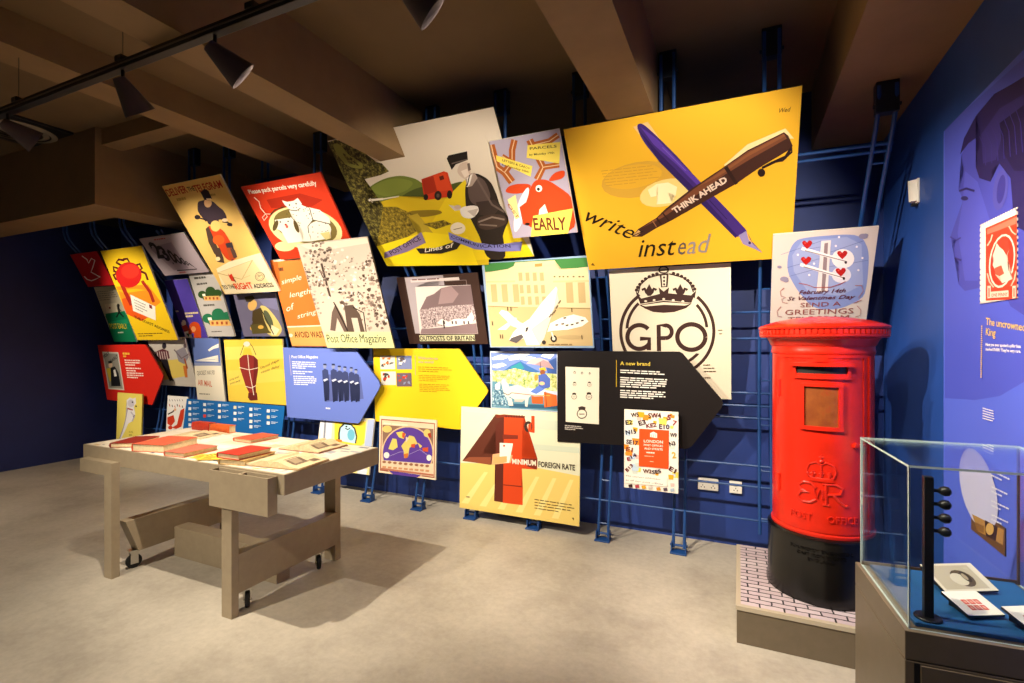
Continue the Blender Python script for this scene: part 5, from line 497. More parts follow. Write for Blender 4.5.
  '121 1 -997,1446,1991,23,61,-35,463,-653,20,-63,-37,-65,-550,-671,-1898,38;122 1 -838,1276,701,-5,19,-969,-689,3;123 1 -784,1235,600,-1,12,-896,-585,7;124 1 -777,841,200,24,88,-282,-215,-83;125 1 -577,865,203,42,115,-166,9,-338,-419,-16;126 1 -467,942,-11,-23,-18,-22,-24,-17,-28,-11,-29,-4,-27,3,-22,10,-16,16,-8,21,2,24,11,23,18,22,25,17,28,11,28,4,27,-3,23,-10,15,-17,8,-21;127 1 -642,1033,159,22,22,-64,-171,-18;33 1 -463,811,88,20,21,-168,-108,-22;128 3 48,1265,78,0,-4,-52,-78,1;128 0 138,1265,109,-2,-4,-51,-109,1;128 0 259,1263,76,0,-4,-51,-76,0;128 1 54,1192,34,-1,-2,-41,-33,1;128 0 93,1191,31,0,-2,-41,-30,0;128 0 129,1191,33,-1,-2,-41,-33,0;128 0 167,1190,8,0,-2,-41,-8,0;129 1 78,1089,76,0,1,-32,-76,1;129 0 170,1089,49,0,2,-32,-49,0;129 0 235,1089,100,-1,2,-31,-100,0;129 0 351,1088,61,0,1,-32,-60,1;129 0 428,1088,99,-1,1,-31,-99,0;129 0 542,1087,55,0,1,-31,-54,0;129 0 612,1087,101,-1,1,-31,-100,1;129 0 80,1032,95,-1,2,-31,-96,0;129 0 192,1031,92,0,2,-31,-93,0;129 0 300,1031,65,0,1,-32,-64,0;129 0 381,1031,139,-1,1,-31,-139,0;129 0 535,1030,129,0,1,-31,-128,0;129 0 680,1030,27,0,2,-31,-28,0;129 0 82,974,112,0,1,-32,-112,0;129 0 210,974,101,0,1,-32,-101,0;129 0 327,974,77,0,1,-32,-77,0;129 0 420,974,63,-1,2,-31,-64,0;129 1 78,890,121,0,6,-33,-122,0;129 0 216,890,147,1,5,-33,-147,-1;129 0 379,891,62,0,5,-33,-61,0;129 0 457,891,90,0,5,-33,-90,0;129 0 563,891,80,0,5,-32,-79,-1;129 0 659,892,46,0,5,-33,-46,0;129 0 87,829,117,1,5,-33,-116,-1;129 0 220,830,49,0,6,-33,-49,0;129 0 286,830,85,1,6,-34,-86,0;129 0 388,831,91,0,5,-33,-91,0;129 1 91,768,93,0,0,-30,-93,0;129 0 200,768,139,1,0,-31,-138,0;129 0 355,769,100,0,1,-30,-101,-1;129 0 471,769,75,0,0,-30,-74,0;129 0 562,769,136,0,0,-30,-136,0;129 0 714,769,60,0,1,-30,-61,0;129 0 91,713,94,0,0,-30,-93,-1;129 0 202,713,138,1,0,-31,-138,0;129 0 356,714,74,0,0,-30,-73,-1;129 0 446,714,92,0,1,-30,-93,0;129 0 554,714,61,0,0,-30,-60,0;129 0 631,715,54,0,0,-30,-53,-1;129 0 701,715,77,0,1,-30,-78,0;129 0 92,657,67,1,0,-31,-67,0;129 0 175,658,54,0,0,-31,-53,0;129 0 245,658,130,1,0,-31,-129,-1;129 0 391,659,78,0,1,-30,-78,-1;129 0 486,659,44,0,1,-30,-45,0', 
  [(9, '#20201c', 'POST', -0.396, 0.5532, 0.3989, 0.1498, 0.0417, 1, 0), (10, '#20201c', 'EARLY', -0.2487, 0.499, 0.4231, 0.1882, 0.0409, 1, 0)]),
('family', 'poster', 'pale grey poster of a figure in striped football kit beside a dancing figure', 'poster', (-6.1461, 3.8279, 0.9646), 0.26957, 0, '#d8d4cc', 0.016, [(-3490, 0), (3490, 0), (3490, 6047), (-3490, 6047)], 
  '130 1 -698,0,1396,0,0,1209,-1396,0;131 2 -590,613,1148,91,-128,-436,-1011,-145;132 1 -537,854,318,76,200,-53,-25,-182,-365,-61,-139,72;133 1 -480,860,-30,-192,30,4,30,192;133 1 -388,861,-30,-192,30,4,30,192;133 1 -297,862,-29,-191,29,4,29,191;133 1 -206,863,-30,-191,30,4,29,190;133 1 -117,864,-28,-190,29,3,28,190;134 1 -35,1003,-15,-24,-22,-23,-26,-17,-29,-12,-27,-4,-25,4,-18,11,-11,18,-2,22,7,25,15,24,22,22,27,18,28,11,28,4,24,-4,18,-11,11,-17,2,-22;135 1 -400,653,264,22,-50,-240,10,-298,-123,-23,-75,279,-36,111;136 1 -355,422,173,-313,51,20,-172,312;136 1 -585,789,150,-186,36,26,-141,179;136 0 -435,603,126,82,-35,12,-55,-68;137 1 256,879,368,109,56,-247,-236,-183,-187,69;138 1 698,978,-1,-1,-18,-11,-21,-7,-21,-3,-18,3,-15,7,-9,11,-4,13,4,16,9,15,15,14,19,11,20,7,21,2,18,-2,1,-1;139 1 374,521,136,3,-85,-293,-93,-3;140 1 196,905,188,-217,25,27,-171,209;140 0 384,688,314,106,0,28,-289,-107;141 1 477,698,1,-252,56,11,-2,251', 
  [(2, '#4a4450', 'LINES OF COMMUNICATION', -0.3822, 0.5555, 0.0235, 0.7409, 0.0268, 1, 0)]),
('airmail', 'poster', 'narrow poster with a white paper dart on blue above cream lettering', 'poster', (-5.5608, 3.8309, 0.815), 0.11589, 0, '#d8d4cc', 0.016, [(-2428, 0), (2428, 0), (2428, 7299), (-2428, 7299)], 
  '142 1 -486,0,972,0,0,1460,-972,0;143 1 -486,1457,457,3,515,0,0,-201,-17,-430,-952,-19,-3,146;144 1 80,1187,140,68,253,80,-16,-93,-163,-27,-171,-63;144 1 -410,935,819,134,-115,-96,109,-60,-794,9;145 1 -390,925,684,43,0,11,-684,-43;146 1 -471,879,931,17,1,-67,-935,-19;147 3 -399,158,130,2,0,-24,-130,-2;147 0 -254,160,68,1,0,-24,-68,-1;147 0 -172,161,90,2,0,-24,-90,-1;147 0 -67,163,40,0,0,-23,-40,-1', 
  [(7, '#5a4e3c', 'QUICKEST WAY BY', -0.1976, 0.2949, 0.0496, 0.3157, 0.0522, 0, 0), (8, '#d06a4a', 'AIR MAIL', -0.2036, 0.1765, -0.0468, 0.2467, 0.0693, 1, 0)]),
('meat', 'poster', 'yellow poster of a red leg-shaped parcel bound with white string', 'poster', (-4.8092, 3.8321, 0.8255), 0.08642, 0, '#e0d0a0', 0.016, [(-4551, 0), (4551, 0), (4551, 7022), (-4551, 7022)], 
  '148 1 -910,0,1820,0,0,1404,-1820,0;149 1 -910,1231,1820,45,0,-284,-1820,-52;150 1 -910,700,1820,68,0,-249,-1820,-165;151 1 -399,1049,136,220,-14,7,-139,-223;151 0 -263,1269,165,62,5,12,-184,-67;151 0 -98,1331,93,-99,16,6,-104,105;151 0 -5,1232,89,-178,17,6,-90,178;152 1 -71,1299,-7,-18,-16,-15,-24,-13,-30,-8,-32,-3,-32,3,-28,8,-22,12,-13,16,-3,17,7,18,17,16,24,12,30,8,32,3,32,-3,28,-8,21,-12,13,-16;153 1 -277,1208,204,1,56,-153,-315,-4;154 1 -454,972,141,80,150,15,181,-24,118,-88,-11,-205,-99,-311,-84,-263,62,-109,-242,-12,50,115,-127,205,-128,362;155 1 17,1030,118,-87,-10,-193,-99,-311,-84,-263,-44,102,80,392;156 1 -242,218,271,11,5,-161,-217,-22,-87,61;157 1 -181,1066,8,-324,22,3,-8,323;157 0 -173,742,66,-413,22,4,-66,412;157 0 -107,329,19,-155,23,3,-20,156;157 1 -469,768,305,-45,2,16,-300,45;157 0 -164,723,294,51,-3,15,-289,-50;157 1 -320,354,186,-33,1,16,-179,32;157 0 -134,321,151,59,-9,13,-141,-56', 
  [(13, '#5a4a30', 'Unusual shapes', 0.1024, 0.3762, 0.3119, 0.3064, 0.0312, 0, 0.3), (14, '#5a4a30', 'cause delay', 0.1066, 0.3315, 0.2577, 0.2996, 0.0294, 0, 0.3), (15, '#6a5a38', 'wrap well', -0.4105, 0.2313, 0.2739, 0.1654, 0.023, 0, 0.3), (16, '#6a5a38', 'post early', -0.4055, 0.1915, 0.2518, 0.184, 0.0232, 0, 0.3)]),
('bluearrow', 'arrow_sign', 'blue arrow-shaped information sign with a row of uniformed men', 'sign', (-3.7975, 3.759, 0.7132), 0.07934, 0, '#3a4888', 0.016, [(-4660, 7268), (4663, 7176), (4971, 7010), (7422, 4181), (7567, 3801), (7372, 3421), (4939, 209), (4692, 7), (-4690, 25)], 
  '158 1 -932,1454,1865,-19,61,-33,490,-566,29,-76,-39,-76,-486,-642,-50,-41,-1876,4;159 2 -765,1304,11,-421,13,1,-12,421;160 1 -701,1176,84,-1,-1,-21,-83,2;160 0 -602,1175,57,-1,-1,-21,-57,1;160 0 -530,1174,90,-2,0,-20,-91,1;160 0 -425,1172,96,-1,-1,-20,-95,1;160 0 -315,1171,118,-2,-1,-20,-117,1;160 0 -183,1169,84,-1,0,-21,-84,2;160 0 -85,1167,28,0,-1,-20,-27,0;160 0 -701,1135,117,-2,-1,-20,-117,1;160 0 -569,1133,95,-1,0,-20,-96,1;160 0 -459,1132,84,-1,0,-21,-84,1;160 0 -360,1131,103,-2,0,-20,-103,1;160 0 -242,1129,103,-1,0,-20,-103,1;160 0 -125,1128,50,-1,0,-20,-50,0;160 0 -702,1094,133,-2,0,-20,-133,1;160 0 -554,1092,126,-1,0,-21,-126,1;160 0 -413,1090,128,-1,0,-20,-128,1;160 0 -271,1089,124,-1,-1,-21,-123,2;160 0 -133,1087,73,0,0,-21,-73,1;160 0 -703,1052,78,0,0,-21,-78,1;160 0 -610,1051,59,0,-1,-21,-58,1;160 0 -536,1051,101,-1,0,-21,-102,1;160 0 -420,1050,79,-1,0,-20,-79,0;160 1 -694,981,123,-1,0,-20,-122,1;160 0 -557,980,103,0,0,-20,-103,0;160 0 -440,980,58,0,1,-20,-59,0;160 0 -368,980,79,-1,0,-20,-79,1;160 0 -275,979,119,0,0,-20,-119,0;160 0 -693,940,62,0,0,-20,-62,0;160 0 -617,940,80,0,0,-20,-80,0;160 0 -523,940,85,0,1,-20,-86,0;160 0 -424,940,58,-1,1,-20,-59,1;160 1 -686,879,41,0,1,-21,-42,0;160 0 -630,879,63,0,0,-20,-63,-1;160 0 -553,879,127,0,0,-20,-126,0;160 0 -412,879,79,0,1,-20,-79,0;160 0 -319,879,94,0,1,-20,-94,0;160 0 -211,879,88,0,1,-20,-88,0;160 0 -685,838,41,0,1,-20,-41,-1;160 0 -629,838,49,0,1,-20,-50,0;160 0 -566,838,104,0,1,-20,-104,0;160 0 -447,839,66,0,0,-21,-66,0;160 0 -367,839,81,0,1,-20,-82,0;160 0 -272,839,89,0,1,-20,-89,0;160 0 -169,839,40,0,1,-20,-40,0;160 0 -115,840,52,0,0,-20,-51,-1;160 0 -684,797,80,0,1,-20,-80,-1;160 0 -589,797,128,1,1,-20,-129,-1;160 0 -447,798,95,0,0,-20,-94,0;160 0 -338,798,105,1,0,-20,-104,-1;160 0 -219,799,61,0,1,-20,-62,0;160 0 -144,799,78,1,0,-20,-77,-1;160 0 -682,756,58,0,0,-20,-58,-1;160 0 -610,756,108,1,0,-20,-107,-1;160 0 -488,757,73,1,1,-21,-73,0;160 0 -401,758,74,0,1,-20,-74,-1;160 0 -313,758,61,1,1,-21,-61,0;160 0 -238,759,54,0,1,-20,-54,0;160 0 -170,759,69,1,0,-21,-68,0;160 0 -681,715,43,0,1,-20,-43,-1;160 0 -623,715,112,1,1,-20,-113,-1;160 0 -497,716,109,1,1,-20,-109,-1;160 0 -373,717,72,1,0,-20,-72,-1;161 1 111,936,955,-30,41,-419,-963,-105;162 1 226,1090,-3,-14,-8,-13,-11,-11,-13,-7,-14,-2,-14,2,-12,6,-10,10,-5,13,-1,14,3,15,8,13,11,10,13,7,14,3,14,-2,12,-7,10,-10,5,-13;163 1 136,1112,14,29,69,1,12,-34;164 1 105,1003,72,40,81,-27,15,-197,-79,-37,-93,32;163 1 112,799,161,14,-8,-197,-23,-200,-61,-3,2,229,-35,-251,-30,-1;165 1 113,820,102,32,36,-22,-102,-44;162 1 445,1094,-3,-15,-7,-13,-11,-11,-14,-6,-14,-3,-14,2,-12,6,-10,10,-5,13,-1,15,3,14,8,14,11,10,13,7,14,3,14,-2,12,-7,10,-10,5,-13;163 1 356,1115,13,30,69,1,13,-35;164 1 324,1006,72,40,82,-27,15,-199,-79,-38,-93,32;163 1 331,800,161,14,-7,-200,-23,-201,-61,-3,2,230,-34,-252,-31,-2;165 1 333,821,102,32,36,-22,-103,-45;162 1 592,1063,-3,-14,-7,-12,-10,-10,-12,-7,-14,-2,-13,1,-11,6,-9,10,-5,12,-1,14,3,13,7,13,10,10,13,6,13,2,13,-1,11,-6,9,-10,5,-12;163 1 509,1083,12,27,64,2,12,-33;164 1 479,980,67,38,76,-26,15,-186,-74,-35,-86,30;163 1 486,788,150,13,-7,-187,-21,-188,-57,-3,2,215,-32,-236,-28,-2;165 1 488,807,94,31,34,-21,-95,-42;162 1 729,1052,-2,-13,-7,-12,-10,-10,-12,-6,-13,-2,-12,1,-11,6,-9,9,-5,12,-1,13,3,14,7,12,10,9,12,7,12,2,13,-2,11,-6,8,-9,5,-12;163 1 649,1072,12,27,62,1,11,-32;164 1 621,972,64,37,74,-25,14,-181,-71,-35,-84,30;163 1 627,785,145,13,-6,-182,-20,-184,-55,-2,1,209,-30,-230,-28,-1;165 1 629,803,91,30,33,-20,-92,-41;162 1 887,1043,-3,-13,-7,-12,-9,-9,-11,-6,-13,-3,-12,2,-11,6,-8,9,-5,11,-1,13,3,13,7,12,9,9,12,6,12,2,12,-1,11,-6,8,-9,5,-11;163 1 809,1062,12,26,59,1,11,-31;164 1 782,965,62,35,71,-24,14,-176,-69,-33,-81,28;163 1 789,782,140,13,-6,-177,-20,-178,-53,-3,1,204,-29,-223,-27,-2;165 1 790,801,88,29,32,-20,-89,-39;162 1 997,1011,-3,-13,-6,-11,-9,-9,-11,-6,-11,-2,-12,2,-10,5,-8,9,-4,11,-1,12,2,12,7,11,9,9,10,6,12,2,12,-1,10,-6,8,-8,4,-11;163 1 923,1029,11,25,57,1,10,-29;164 1 898,936,59,34,67,-23,13,-167,-65,-32,-76,27;163 1 904,763,133,12,-6,-169,-18,-169,-50,-3,1,194,-28,-213,-25,-1;165 1 905,780,84,28,30,-19,-84,-38;160 1 143,271,39,-1,0,-30,-39,1;160 0 187,270,14,-1,0,-29,-14,0;160 0 206,269,39,-1,0,-29,-39,0;160 0 250,268,14,0,0,-30,-14,1', 
  [(2, '#f6f6fa', 'Post Office Magazine', -0.3517, 0.6196, 0.0097, 0.3582, 0.0296, 1, 0)]),
('dog', 'poster', 'narrow yellow poster of a white dog standing behind the left end of the table', 'poster', (-6.8372, 3.6457, 0.1238), -0.02554, 0, '#b8a850', 0.016, [(-2564, 0), (2564, 0), (2564, 7375), (-2564, 7375)], 
  '166 1 -513,0,1026,0,0,1475,-1026,0;167 1 -122,1301,127,72,130,-21,107,32,26,-140,-92,-81,74,-205,-121,-160,-158,-68,-122,-182,-154,-205,-67,14,152,263,74,237,67,235;168 1 -95,1092,-54,-234,32,-1,54,234;168 0 -149,858,-86,-236,31,-3,87,238;168 0 -235,622,-152,-282,32,-4,151,283;169 1 198,1241,-6,-29,-18,-27,-30,-21,-39,-16,-44,-6,-44,2,-40,11,-32,18,-22,25,-8,28,5,29,19,27,31,22,39,15,44,6,44,-2,40,-11,32,-19,21,-25;170 1 152,1265,-9,-14,-22,-7,-23,5,-10,13,9,14,22,6,23,-4;170 1 309,1174,-10,-17,-27,-8,-27,5,-12,16,11,17,26,8,27,-5;171 1 -86,1084,228,-25,13,30,-228,26;172 1 245,927,-2,-12,-6,-11,-9,-9,-12,-6,-14,-3,-14,1,-13,5,-10,8,-7,10,-3,11,2,12,6,11,9,9,13,7,13,2,14,-1,13,-4,10,-8,7,-10;173 1 47,1013,147,-99,51,7,-158,113;173 0 194,914,-88,-111,46,-11,93,129;174 2 16,465,39,3,1,-23,-39,-3;174 0 60,468,37,3,1,-23,-37,-3;174 0 102,471,39,3,2,-22,-40,-4', 
  [(10, '#7a6a28', 'the dog', 0.0069, 0.2571, 0.0748, 0.0804, 0.0228, 0, 0)]),
('runner', 'poster', 'narrow white poster with a bold red curled shape behind the blue list board', 'poster', (-6.0905, 3.7543, 0.3189), -0.04722, 0, '#d8d4cc', 0.016, [(-1907, 0), (1907, 0), (1907, 5292), (-1907, 5292)], 
  '175 1 -381,0,762,0,0,1058,-762,0;176 1 -317,854,28,-55,28,7,-28,54;177 1 -320,967,33,-44,17,5,-34,44;178 1 -215,841,28,-51,28,6,-27,51;177 1 -219,971,33,-43,17,5,-34,44;176 1 -113,827,28,-47,27,7,-27,47;177 1 -118,976,33,-43,16,5,-33,43;178 1 -22,869,28,-54,28,6,-28,55;177 1 -24,981,33,-43,16,5,-33,43;176 1 62,855,27,-50,27,6,-27,51;177 1 58,985,32,-43,16,5,-32,43;178 1 168,842,26,-46,27,6,-26,47;177 1 162,990,33,-43,15,5,-32,43;179 1 132,732,140,63,-11,-239,-72,-206,-198,-70,-150,27,200,88;179 1 -356,536,233,70,70,-144,-138,-120,-153,45;180 1 -320,600,177,67,-30,23,-171,-65;180 0 -143,667,103,83,-36,17,-97,-77;181 1 -27,742,-2,-11,-5,-9,-10,-8,-13,-6,-14,-2,-15,1,-14,4,-10,6,-8,9,-3,10,2,11,5,10,10,7,13,6,15,2,14,-1,14,-4,11,-6,7,-9;179 1 -135,308,-3,-13,-11,-14,-18,-11,-22,-8,-26,-4,-25,1,-24,4,-19,9,-13,11,-5,14,3,14,11,13,17,11,23,8,25,4,26,0,24,-5,19,-9,13,-11', 
  []),
('infoboard', 'information_board', 'wide blue board listing small white entries in four columns', 'sign', (-5.0931, 3.6993, 0.3948), -0.13044, 0, '#0a3a68', 0.016, [(-7932, 0), (7932, 0), (7932, 4392), (-7932, 4392)], 
  '182 1 -1586,0,3172,0,0,878,-3172,0;33 1 -1512,826,102,2,8,-68,-102,-2;183 1 -1360,830,20,0,2,-13,-20,0;183 0 -1335,830,28,0,2,-13,-27,0;183 0 -1302,830,35,-1,3,-12,-35,0;183 0 -1261,829,34,0,2,-13,-34,1;183 0 -1222,829,40,0,3,-13,-40,0;183 0 -1176,829,33,-1,2,-12,-33,0;183 0 -1355,802,28,-1,3,-12,-28,0;183 0 -1322,801,32,0,2,-13,-31,1;183 0 -1285,801,24,0,2,-13,-23,0;183 0 -1256,801,27,0,2,-13,-27,0;184 1 -1484,690,101,2,8,-68,-101,-2;183 1 -1333,695,23,0,2,-13,-23,0;183 0 -1305,695,33,0,3,-13,-34,0;183 0 -1267,695,25,-1,2,-12,-24,0;183 0 -1237,694,26,0,2,-12,-25,0;183 0 -1206,694,47,0,3,-13,-47,1;183 0 -1153,694,34,0,2,-13,-34,0;183 0 -1327,666,23,0,3,-12,-24,0;183 0 -1298,666,31,0,2,-13,-31,1;183 0 -1262,666,46,0,3,-13,-46,0;183 0 -1211,666,17,0,2,-13,-16,0;184 1 -1457,558,100,3,8,-68,-100,-2;183 1 -1307,564,48,0,2,-13,-47,0;183 0 -1254,564,40,0,3,-13,-40,0;183 0 -1209,564,29,0,3,-13,-29,0;183 0 -1175,564,40,0,3,-13,-40,0;183 0 -1130,564,27,0,3,-13,-27,0;183 0 -1098,564,19,0,2,-13,-18,0;183 0 -1301,535,22,0,3,-12,-23,0;183 0 -1274,535,26,0,3,-12,-26,0;183 0 -1242,535,38,0,3,-12,-39,0;183 0 -1198,535,37,0,2,-12,-37,0;185 1 -1434,441,101,3,8,-67,-101,-3;183 1 -1284,447,30,0,3,-13,-30,0;183 0 -1249,447,27,0,2,-12,-26,0;183 0 -1217,447,46,1,2,-13,-45,0;183 0 -1166,448,24,0,3,-13,-24,0;183 0 -1137,448,45,0,2,-13,-44,0;183 0 -1087,448,22,0,2,-13,-21,0;183 0 -1278,419,36,0,2,-13,-35,0;183 0 -1237,419,25,0,2,-12,-24,-1;183 0 -1207,419,39,0,2,-12,-38,0;183 0 -1163,419,18,1,2,-13,-17,0;184 1 -1409,321,100,3,8,-67,-100,-3;183 1 -1260,327,23,1,2,-13,-22,0;183 0 -1232,328,36,0,3,-13,-36,0;183 0 -1191,328,47,0,3,-12,-47,-1;183 0 -1139,328,29,1,2,-13,-28,0;183 0 -1105,329,21,0,3,-13,-22,0;183 0 -1078,329,36,0,2,-12,-36,-1;183 0 -1037,329,10,0,3,-12,-10,0;183 0 -1254,299,39,1,3,-13,-40,0;183 0 -1209,300,46,0,3,-12,-47,-1;183 0 -1157,300,20,1,3,-13,-21,0;183 0 -1132,301,13,0,2,-13,-12,0;184 1 -980,810,98,1,7,-67,-97,-1;183 1 -834,814,47,-1,2,-12,-47,0;183 0 -782,813,44,0,3,-13,-45,1;183 0 -732,813,35,-1,2,-12,-35,0;183 0 -692,812,41,0,2,-12,-41,0;183 0 -646,812,30,0,2,-13,-30,0;183 0 -829,786,24,-1,3,-12,-24,0;183 0 -799,785,14,0,3,-12,-15,0;183 0 -780,785,23,0,2,-13,-22,1;183 0 -752,785,19,0,3,-13,-19,0;183 0 -728,785,16,0,2,-13,-15,0;184 1 -955,683,97,2,7,-66,-97,-3;183 1 -810,688,17,0,2,-13,-17,0;183 0 -788,688,35,0,3,-13,-35,0;183 0 -747,688,46,-1,3,-12,-47,0;183 0 -696,687,25,0,2,-12,-24,0;183 0 -666,687,20,0,3,-12,-21,0;183 0 -640,687,39,0,3,-13,-40,1;183 0 -805,660,42,0,2,-13,-41,0;183 0 -758,660,24,0,2,-13,-24,0;183 0 -729,660,35,0,2,-13,-34,0;183 0 -689,660,15,-1,2,-12,-15,0;186 1 -930,554,97,2,7,-66,-97,-3;183 1 -785,559,16,0,2,-12,-16,0;183 0 -764,559,24,0,3,-12,-25,0;183 0 -735,559,39,0,2,-12,-38,0;183 0 -691,559,16,0,3,-12,-17,0;183 0 -669,559,44,0,2,-12,-44,0;183 0 -620,559,25,0,2,-12,-25,0;183 0 -590,559,36,0,2,-12,-36,0;183 0 -780,531,23,0,2,-12,-23,0;183 0 -752,531,41,0,2,-12,-41,0;183 0 -706,531,18,0,3,-12,-19,0;183 0 -682,531,29,0,2,-12,-29,0;184 1 -472,815,94,1,7,-66,-94,-1;183 1 -331,818,27,0,2,-12,-27,0;183 0 -299,818,39,0,2,-13,-39,1;183 0 -255,818,43,-1,2,-12,-43,0;183 0 -207,817,38,0,2,-13,-38,1;183 0 -164,817,21,0,3,-13,-22,0;183 0 -138,816,13,0,2,-12,-13,0;183 0 -326,791,38,-1,2,-12,-38,0;183 0 -283,790,18,0,2,-12,-18,0;183 0 -260,790,29,0,3,-12,-30,0;183 0 -226,790,28,0,3,-13,-28,1;33 1 -448,687,94,2,6,-66,-93,-2;183 1 -308,691,35,0,3,-12,-36,0;183 0 -268,691,22,0,2,-12,-21,0;183 0 -241,691,26,0,2,-12,-26,0;183 0 -210,691,29,0,2,-13,-29,1;183 0 -176,691,15,0,2,-13,-15,0;183 0 -156,691,43,-1,3,-12,-44,0;183 0 -303,664,33,0,2,-13,-33,1;183 0 -265,664,14,0,3,-13,-15,0;183 0 -246,664,27,0,2,-13,-26,0;183 0 -215,664,15,0,2,-13,-14,0;183 0 -195,664,15,-1,3,-12,-16,0;184 1 -425,560,94,2,7,-65,-94,-3;183 1 -285,565,44,0,2,-12,-44,0;183 0 -236,565,23,0,2,-12,-23,0;183 0 -208,565,36,0,2,-12,-36,0;183 0 -167,565,31,0,2,-12,-31,0;183 0 -131,565,33,0,2,-12,-33,0;183 0 -93,565,12,0,2,-12,-12,0;183 0 -280,538,23,0,2,-13,-23,0;183 0 -252,538,20,0,3,-13,-21,0;183 0 -227,538,45,0,2,-13,-44,0;183 0 -177,538,23,0,3,-12,-24,-1;187 1 47,800,90,1,7,-64,-91,-2;183 1 182,804,41,-1,2,-12,-41,1;183 0 228,803,29,0,2,-12,-29,0;183 0 262,803,32,0,2,-12,-32,0;183 0 299,803,39,-1,2,-12,-39,1;183 0 343,802,42,0,2,-12,-42,0;183 0 187,777,21,0,2,-12,-21,0;183 0 212,777,41,-1,2,-12,-41,0;183 0 258,776,28,0,2,-12,-28,0;183 0 291,776,11,0,2,-12,-11,0;184 1 69,671,91,2,6,-64,-90,-2;183 1 204,676,38,0,2,-12,-38,0;183 0 247,676,15,0,2,-12,-15,0;183 0 267,676,28,0,2,-13,-28,1;183 0 300,675,20,0,2,-12,-20,0;183 0 324,675,14,0,2,-12,-13,0;183 0 343,675,36,0,2,-12,-36,0;183 0 384,675,8,0,2,-12,-8,0;183 0 209,649,29,0,2,-12,-29,0;183 0 243,649,24,0,2,-12,-24,0;183 0 272,649,33,0,3,-12,-34,0;183 0 310,649,17,0,2,-12,-17,0;184 1 93,537,90,2,6,-64,-90,-2;183 1 228,542,40,0,3,-12,-41,0;183 0 273,542,27,0,2,-12,-27,0;183 0 305,542,19,0,2,-12,-19,0;183 0 329,542,22,0,2,-12,-22,0;183 0 356,542,36,0,2,-12,-36,0;183 0 397,542,24,0,2,-12,-24,0;183 0 232,515,32,0,2,-12,-32,0;183 0 268,515,43,0,2,-12,-42,0;183 0 316,515,24,0,2,-12,-24,0;184 1 551,787,93,1,6,-67,-92,-2;183 1 690,791,38,-1,2,-12,-38,0;183 0 733,790,24,0,2,-12,-24,0;183 0 762,790,22,0,2,-13,-22,1;183 0 789,790,37,0,2,-13,-37,0;183 0 831,790,21,-1,2,-12,-21,0;183 0 857,789,17,0,2,-12,-17,0;183 0 879,789,21,0,2,-13,-21,1;183 0 694,763,19,0,2,-13,-18,0;183 0 718,763,23,-1,2,-12,-23,0;183 0 746,762,43,0,2,-13,-43,1;183 0 794,762,22,0,2,-13,-22,0;184 1 572,663,92,2,6,-66,-92,-3;183 1 710,668,34,0,2,-13,-34,0;183 0 749,668,14,0,3,-13,-15,0;183 0 768,668,38,0,2,-13,-38,0;183 0 811,668,39,0,2,-13,-39,0;183 0 854,668,24,-1,2,-12,-24,0;183 0 883,667,34,0,2,-12,-34,0;183 0 922,667,8,0,2,-12,-8,0;183 0 715,640,41,0,2,-13,-41,0;183 0 761,640,40,0,2,-13,-40,0;183 0 806,640,22,0,2,-13,-22,0;33 1 594,530,92,2,6,-66,-92,-3;183 1 732,535,29,0,2,-12,-29,0;183 0 766,535,28,0,2,-12,-28,0;183 0 798,535,14,0,2,-12,-14,0;183 0 817,535,26,1,2,-13,-26,0;183 0 847,536,35,0,2,-13,-34,0;183 0 887,536,18,0,2,-13,-18,0;183 0 910,536,33,0,2,-13,-33,0;183 0 736,508,41,0,2,-13,-40,0;183 0 782,508,21,0,2,-13,-21,0;183 0 808,508,16,0,2,-13,-16,0;183 0 829,508,41,0,2,-13,-41,0;184 1 613,418,92,3,6,-66,-92,-3;183 1 750,424,17,0,2,-12,-17,0;183 0 772,424,36,0,2,-12,-36,0;183 0 813,424,35,1,2,-13,-35,0;183 0 853,425,23,0,2,-13,-23,0;183 0 881,425,43,0,2,-12,-43,-1;183 0 929,425,30,0,2,-12,-30,0;183 0 964,425,7,0,2,-12,-7,0;183 0 755,396,30,1,2,-13,-30,0;183 0 789,397,42,0,2,-13,-41,0;183 0 836,397,41,0,2,-12,-41,-1;184 1 1085,781,89,1,5,-65,-89,-2;183 1 1218,785,27,0,2,-13,-27,0;183 0 1250,785,42,-1,2,-12,-43,0;183 0 1297,784,37,0,2,-13,-37,1;183 0 1339,784,16,0,1,-13,-15,0;183 0 1359,784,26,-1,2,-12,-26,0;183 0 1390,783,30,0,2,-12,-30,0;183 0 1222,757,21,0,2,-12,-21,0;183 0 1247,757,31,0,2,-13,-31,1;183 0 1283,757,14,0,2,-13,-14,0;183 0 1302,757,33,-1,2,-12,-34,0;187 1 1105,653,89,2,5,-65,-89,-3;183 1 1237,658,32,0,2,-13,-32,0;183 0 1274,658,39,-1,2,-12,-39,0;183 0 1318,657,27,0,2,-12,-27,0;183 0 1350,657,35,0,2,-12,-35,0;183 0 1390,657,24,0,2,-12,-24,0;183 0 1242,630,35,0,2,-12,-35,0;183 0 1282,630,41,0,2,-12,-41,0;183 0 1328,630,37,0,2,-12,-37,0;184 1 1124,529,89,3,5,-66,-88,-2;183 1 1256,535,42,0,2,-13,-42,0;183 0 1302,535,34,0,2,-13,-34,0;183 0 1341,535,39,0,2,-12,-39,-1;183 0 1385,535,24,0,2,-12,-24,0;183 0 1414,535,25,0,2,-12,-25,0;183 0 1444,535,7,0,2,-12,-7,0;183 0 1261,507,41,0,2,-12,-41,0;183 0 1307,507,23,0,2,-12,-23,0;183 0 1335,507,18,1,2,-13,-18,0;183 0 1357,508,22,0,2,-13,-22,0', 
  []),
